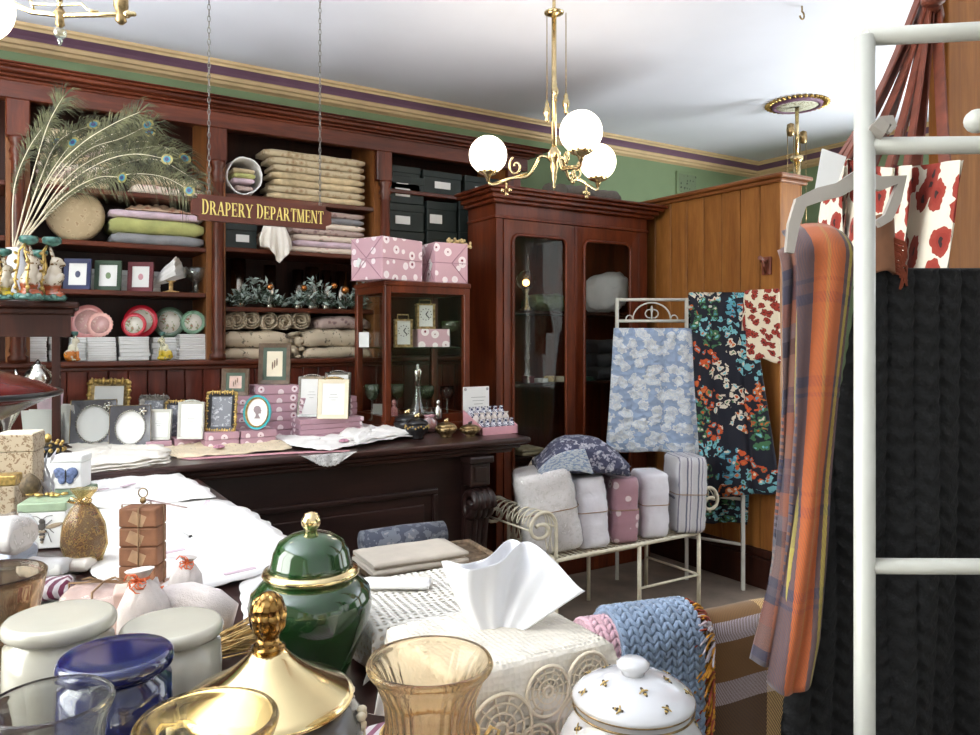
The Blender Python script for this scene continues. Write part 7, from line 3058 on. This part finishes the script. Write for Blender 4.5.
def lerp_tab(tab, y):
    for (y0, x0), (y1, x1) in zip(tab, tab[1:]):
        if y <= y1:
            return x0 + (x1 - x0) * max(0, (y - y0)) / (y1 - y0)
    return tab[-1][1]


t = thing('ribbed_blanket', 'black ribbed knit blanket hung over the white rack', 'blanket', (c.x, c.y, c.z - .95))
o = t.location.copy()
aw = V((FW[0], FW[1], 0))
mb = MB()


def blk(u, v):
    if v < .12:
        q = v / .12
        y = 284 - 14 * sin(PI * q * .5 + 0)
        px = 862 + (1045 - 862) * u
        off = .035 * cos(PI * q * .5) - .0 * q
        yy = 268 + 20 * (1 - q) ** 2 - (0)
        p = at(px, yy, d=1.15 - .035 * q + .0)
        return p + aw * (.03 * (1 - q)) - o
    q = (v - .12) / .88
    y = 268 + q * 560
    l = lerp_tab(EDGE, y)
    px = l + (1045 + 30 * q - l) * u
    fold = .018 * sin(u * 17 + q) * q + .012 * sin(u * 6)
    pxx = l + (1045 + 30 * q - l) * u
    ph = (pxx / 26.0) % 1
    rib = .009 * abs(sin(PI * ph)) ** .7
    st = .0018 * sin(q * 190 + abs(ph - .5) * 7)
    return at(px, y, d=1.108) - aw * (fold + rib + st) - o


mb.grid(blk, 190, 260)
mb.build('front_fall', M['knitk'], t)
mb = MB()
mb.grid(lambda u, v: at(864 - 70 * v + (1045 - 864 + 90 * v) * u, 272 + 480 * v, d=1.18 + .02 * sin(u * 9)) - o, 20, 20)
mb.build('back_fall', M['knitk'], t, solid=.012)

# hanger and scarf
HD = 1.045
path = [(789, 253), (793, 225), (800, 203), (818, 195), (838, 190), (856, 179), (866, 180), (880, 184), (901, 180), (895, 200), (887, 218), (877, 224)]
t = thing('coat_hanger', 'flat grey beige hanger hooked on the second rung of the white rack', 'hanger', at(862, 175, d=HD))
o = t.location.copy()


def ribbon(mb, pts, w, th, d, ws=None):
    n = len(pts)
    rs = []
    for i, (x, y) in enumerate(pts):
        x0, y0 = pts[max(0, i - 1)]
        x1, y1 = pts[min(n - 1, i + 1)]
        L_ = math.hypot(x1 - x0, y1 - y0) or 1
        nx, ny = -(y1 - y0) / L_, (x1 - x0) / L_
        ww = ws[i] if ws else w
        ring = []
        for (s, e) in ((-1, -1), (1, -1), (1, 1), (-1, 1)):
            dd = d[i] if isinstance(d, list) else d
            ring.append(at(x + nx * ww * s, y + ny * ww * s, d=dd) + aw * (e * th / 2) - o)
        rs.append(ring)
    mb.rings(rs, smooth=False)


mb = MB()
ribbon(mb, path, 5.5, .009, HD, [4, 5.5, 6.5, 7, 7, 8, 8, 7, 6, 5, 4.5, 4])
mb.build('shoulder_bar', M['rim'], t)
mb = MB()
ribbon(mb, [(860, 178), (861, 166), (865, 153), (870, 141), (877, 130), (884, 122), (890, 120), (893, 126), (888, 133)], 4, .007, [HD, HD, HD - .01, 1.0, .984, .981, .981, .981, .981], [5, 5, 6, 7.5, 8, 6.5, 4.5, 3, 1.5])
mb.build('hook', M['rim'], t)

SD = 1.075
t = thing('plaid_scarf', 'orange and navy plaid wool scarf hanging from the grey hanger', 'scarf', at(815, 640, d=SD))
o = t.location.copy()


def fall(name, lt, rt, y0f, y1f, d, m, nu=24, nv=60, bulge=.012, ph=0, back=.0):
    mb = MB()

    def f(u, v):
        ya = y0f(u)
        yb = y1f(u)
        y = ya + (yb - ya) * v
        l, r = lerp_tab(lt, y), lerp_tab(rt, y)
        px = l + (r - l) * u
        bul = bulge * sin(PI * u) + .006 * sin(u * 11 + v * 5 + ph)
        top = back * max(0, 1 - v * 14) ** 2
        return at(px, y, d=d) - aw * (bul * (.4 + .6 * v) - top) - o
    mb.grid(f, nu, nv)
    return mb.build(name, M[m], t, solid=.007)


fall('rear_fall', [(250, 784), (450, 781), (560, 774), (620, 762), (665, 751)], [(250, 806), (400, 800), (560, 792), (668, 780)], lambda u: 250 - 14 * u, lambda u: 660 + 6 * u, SD + .012, 'scarf1', back=.02)
fall('middle_fall', [(300, 798), (480, 791), (600, 778), (668, 768)], [(300, 812), (500, 802), (668, 788)], lambda u: 300, lambda u: 667 + 2 * u, SD + .004, 'scarf3')
fall('front_fall', [(222, 796), (300, 796), (420, 795), (520, 790), (600, 780), (680, 769)], [(222, 858), (290, 851), (400, 838), (480, 829), (560, 823), (640, 817), (690, 808)], lambda u: 228 - 8 * sin(PI * u), lambda u: 684 + 8 * sin(PI * min(1, u * 1.1)), SD - .008, 'scarf2', 40, 70, .009, back=.05)
mb = MB()
mb.grid(lambda u, v: at(868 + 24 * u + 3 * v, 219 - 4 * sin(PI * u) + 56 * v, d=1.09) - aw * .01 * sin(PI * u) - o, 10, 16)
mb.build('short_end', plain('tan_wool', (124, 84, 60), .9, .1, 30), t, solid=.006)
mb = MB()
rr = random.Random(5)
for q in range(22):
    y = 238 + q * 1.6
    p = at(893, y, d=1.085) - o
    mb.tube([p, p + V((RT[0], RT[1], 0)) * rr.uniform(.01, .02) + V((0, 0, -.006)), p + V((RT[0], RT[1], 0)) * rr.uniform(.008, .02) + V((0, 0, -.025))], .0018, 4)
mb.build('fringe', plain('rust_wool', (130, 60, 36), .9, .1, 30), t)['kind'] = 'stuff'

# ------------------------------------------------------------------ poppy tote bags on leather straps
pg = at(928, 22, d=1.95)
t = thing('coat_peg', 'turned brown wooden peg on the end of the oak panel', 'peg', (NX, NY + .025, pg.z))
mb = MB()
mb.tube([(0, 0, 0), (-.12, -.05, .0)], .016, 10)
mb.lathe([(.012, -.016), (.026, -.008), (.026, .008), (.012, .016)], (-.12, -.05, 0), 12)
mb.build('peg', M['leather'], t)
PEG = V((NX - .03, NY + .015, at(928, -16, d=1.93).z))
t = dup(t, (NX, NY + .025, PEG.z - .014), label='upper wooden peg on the oak panel that the bag straps hang from')


def bag(tl, tr, br, bl, lab, crest=False, tagc=False, strap_px=None, seed=0):
    c4 = [at(q[0], q[1], d=q[2]) for q in (tl, tr, br, bl)]
    base_ = (c4[2] + c4[3]) / 2
    t = thing('tote_bag', lab, 'bag', base_)
    o = base_
    nr = (c4[1] - c4[0]).cross(c4[3] - c4[0]).normalized()
    if nr.dot(aw) > 0:
        nr = -nr
    mb = MB()
    for sg in (1, -1):
        mb.grid(lambda u, v: (c4[0].lerp(c4[1], u)).lerp(c4[3].lerp(c4[2], u), v) + nr * sg * (.002 + .016 * sin(PI * u) ** .6 * (.25 + .75 * v) * (1 if v < .95 else (1 - v) * 20) + .004 * sin(u * 9 + seed + v * 4)) - o, 22, 22, .36, .36)
    mb.build('canvas', M['poppyb'], t)
    for k in (.25, .75):
        p = c4[0].lerp(c4[1], k)
        sd = (c4[1] - c4[0]).normalized() * .017
        mb = MB()
        rs = []
        tp = PEG + V((-.02 + .04 * ((seed * 7 + k * 4) % 5) / 5, .004 * seed, 0))
        for q in range(13):
            s = q / 12
            m_ = p.lerp(tp, s) + V((0, 0, -.03 * sin(PI * s))) + nr * .004
            e = nr * .0022
            rs.append([m_ + sd - e - o, m_ - sd - e - o, m_ - sd + e - o, m_ + sd + e - o])
        mb.rings(rs, smooth=False)
        mb.build('strap', M['leather'], t)
    if crest:
        P = c4[0].lerp(c4[1], .12).lerp(c4[3].lerp(c4[2], .12), .17) + nr * .03 - o
        ex = V((RT[0], RT[1], 0))
        ez = V((0, 0, 1))
        mb = MB()
        vs = [mb.v(P + ex * x + ez * y - aw * .012) for x, y in [(.03, .04), (-.022, .05), (-.034, -.03), (.012, -.05)]]
        mb.f(vs)
        vs2 = [mb.v(P + ex * x + ez * y - aw * .010) for x, y in [(.03, .04), (-.022, .05), (-.034, -.03), (.012, -.05)]]
        mb.f(vs2[::-1])
        cb_ = mb.build('crest_label', M['maroon'], t)
        mb = MB()
        for rr_ in (.024, .012):
            mb.tube([P - aw * .013 + ex * rr_ * .85 * cos(a_) + ez * rr_ * 1.1 * sin(a_) for a_ in [q * PI / 10 for q in range(20)]], .0016, 4, closed=True)
        for q in range(10):
            a_ = q * PI / 5
            mb.sph(P - aw * .013 + ex * .0155 * cos(a_) + ez * .02 * sin(a_), .0025, 5, 4)
        mb.sph(P - aw * .013, .005, 6, 4)
        mb.build('emblem', M['card'], cb_)
    if tagc:
        mb = MB()
        P = at(827, 172, d=1.78) - o
        ex = V((RT[0], RT[1], 0))
        vs = [V((-.03, 0, -.05)), V((.02, 0, -.04)), V((.045, 0, .035)), V((-.012, 0, .055))]
        a_ = [mb.v(P + ex * w_.x + V((0, 0, w_.z))) for w_ in vs]
        mb.f(a_)
        mb.build('paper_tag', M['card'], t, solid=.001)
    return t


bag((905, 168, 1.8), (962, 160, 1.62), (946, 282, 1.62), (898, 290, 1.8), 'rightmost poppy print tote bag with a round crest label', True, seed=0)
bag((884, 170, 1.84), (912, 165, 1.68), (902, 285, 1.68), (872, 290, 1.84), 'poppy print tote bag just left of the one with the crest label', seed=1)
bag((866, 165, 1.88), (894, 168, 1.72), (884, 280, 1.72), (858, 285, 1.88), 'poppy print tote bag directly behind the white rack post', seed=2)
bag((842, 158, 1.92), (866, 162, 1.78), (858, 262, 1.78), (838, 268, 1.92), 'poppy print tote bag just left of the white rack post', seed=3)
bag((822, 180, 1.94), (846, 165, 1.82), (842, 250, 1.82), (818, 255, 1.94), 'leftmost poppy print tote bag with a white paper tag', False, True, seed=4)
# ------------------------------------------------------------------ daylight, added ceiling lamps and camera
w = bpy.data.worlds.new('daylight')
bpy.context.scene.world = w
w.use_nodes = True
bg = w.node_tree.nodes['Background']
bg.inputs[0].default_value = (.93, .96, 1.0, 1)
bg.inputs[1].default_value = .7


def area(name, loc, size, size_y, rot, power, col=(1, .98, .95)):
    l = bpy.data.lights.new(name, 'AREA')
    l.shape = 'RECTANGLE'
    l.size, l.size_y = size, size_y
    l.energy = power
    l.color = col
    o = bpy.data.objects.new(name, l)
    COL.objects.link(o)
    o.location = loc
    o.rotation_euler = rot
    return o


for i, (b0, b1, z0, z1) in enumerate(FW_WINS):
    area('shop_window_daylight', ((b0 + b1) / 2, FY - .3, (z0 + z1) / 2), b1 - b0, z1 - z0, (R(90), 0, 0), 26, (1, .98, .95))
    # added lamp low outside the window, aimed up to brighten the ceiling
    area('ceiling_fill_front', ((b0 + b1) / 2, FY - .7, .3), b1 - b0, 1.2, (R(132), 0, 0), 130, (1, .98, .95))
for i, (b0, b1, z0, z1) in enumerate(LW_WINS):
    area('side_window_daylight', (LX - .3, (b0 + b1) / 2, (z0 + z1) / 2 + .1), b1 - b0, z1 - z0, (R(90), 0, R(-90)), (10, 170)[i], (1, .98, .96))
    area('ceiling_fill_left', (LX - .7, (b0 + b1) / 2, .5), 1.0, b1 - b0, (R(0), R(-130), 0), (60, 1500)[i], (.97, .98, 1))  # added lamp outside the side window, tilted up to fill the ceiling
for (b0, b1, z0, z1) in ADDED_RW_WINS:
    area('added_right_fill', (WX + .4, (b0 + b1) / 2, (z0 + z1) / 2), b1 - b0, z1 - z0, (R(90), 0, R(90)), 60, (.97, .98, 1))  # added fill lamp behind the added right-hand window
    area('ceiling_fill_right', (WX + .8, (b0 + b1) / 2, .5), 1.0, b1 - b0, (0, R(130), 0), 800, (.97, .98, 1))  # added upward lamp for the right part of the ceiling
for gp in GL:
    l = bpy.data.lights.new('globe_light', 'POINT')
    l.energy = 4
    l.color = (1, .85, .66)
    l.shadow_soft_size = .1
    o = bpy.data.objects.new('globe_light', l)
    COL.objects.link(o)
    o.location = (gp.x, gp.y, gp.z + .13)

cam = bpy.data.cameras.new('camera')
co = bpy.data.objects.new('camera', cam)
COL.objects.link(co)
co.location = (0, 0, EYE)
co.rotation_euler = (R(90), 0, -HEAD)
cam.sensor_width = 36
cam.lens = FPX / 980 * 36
cam.shift_y = (339 - 367.5) / 980
cam.clip_start = .05
sc_ = bpy.context.scene
sc_.camera = co
vs_ = sc_.view_settings
vs_.view_transform = 'Standard'
vs_.look = 'None'
vs_.gamma = 1
vs_.use_curve_mapping = False
vs_.exposure = 0.0
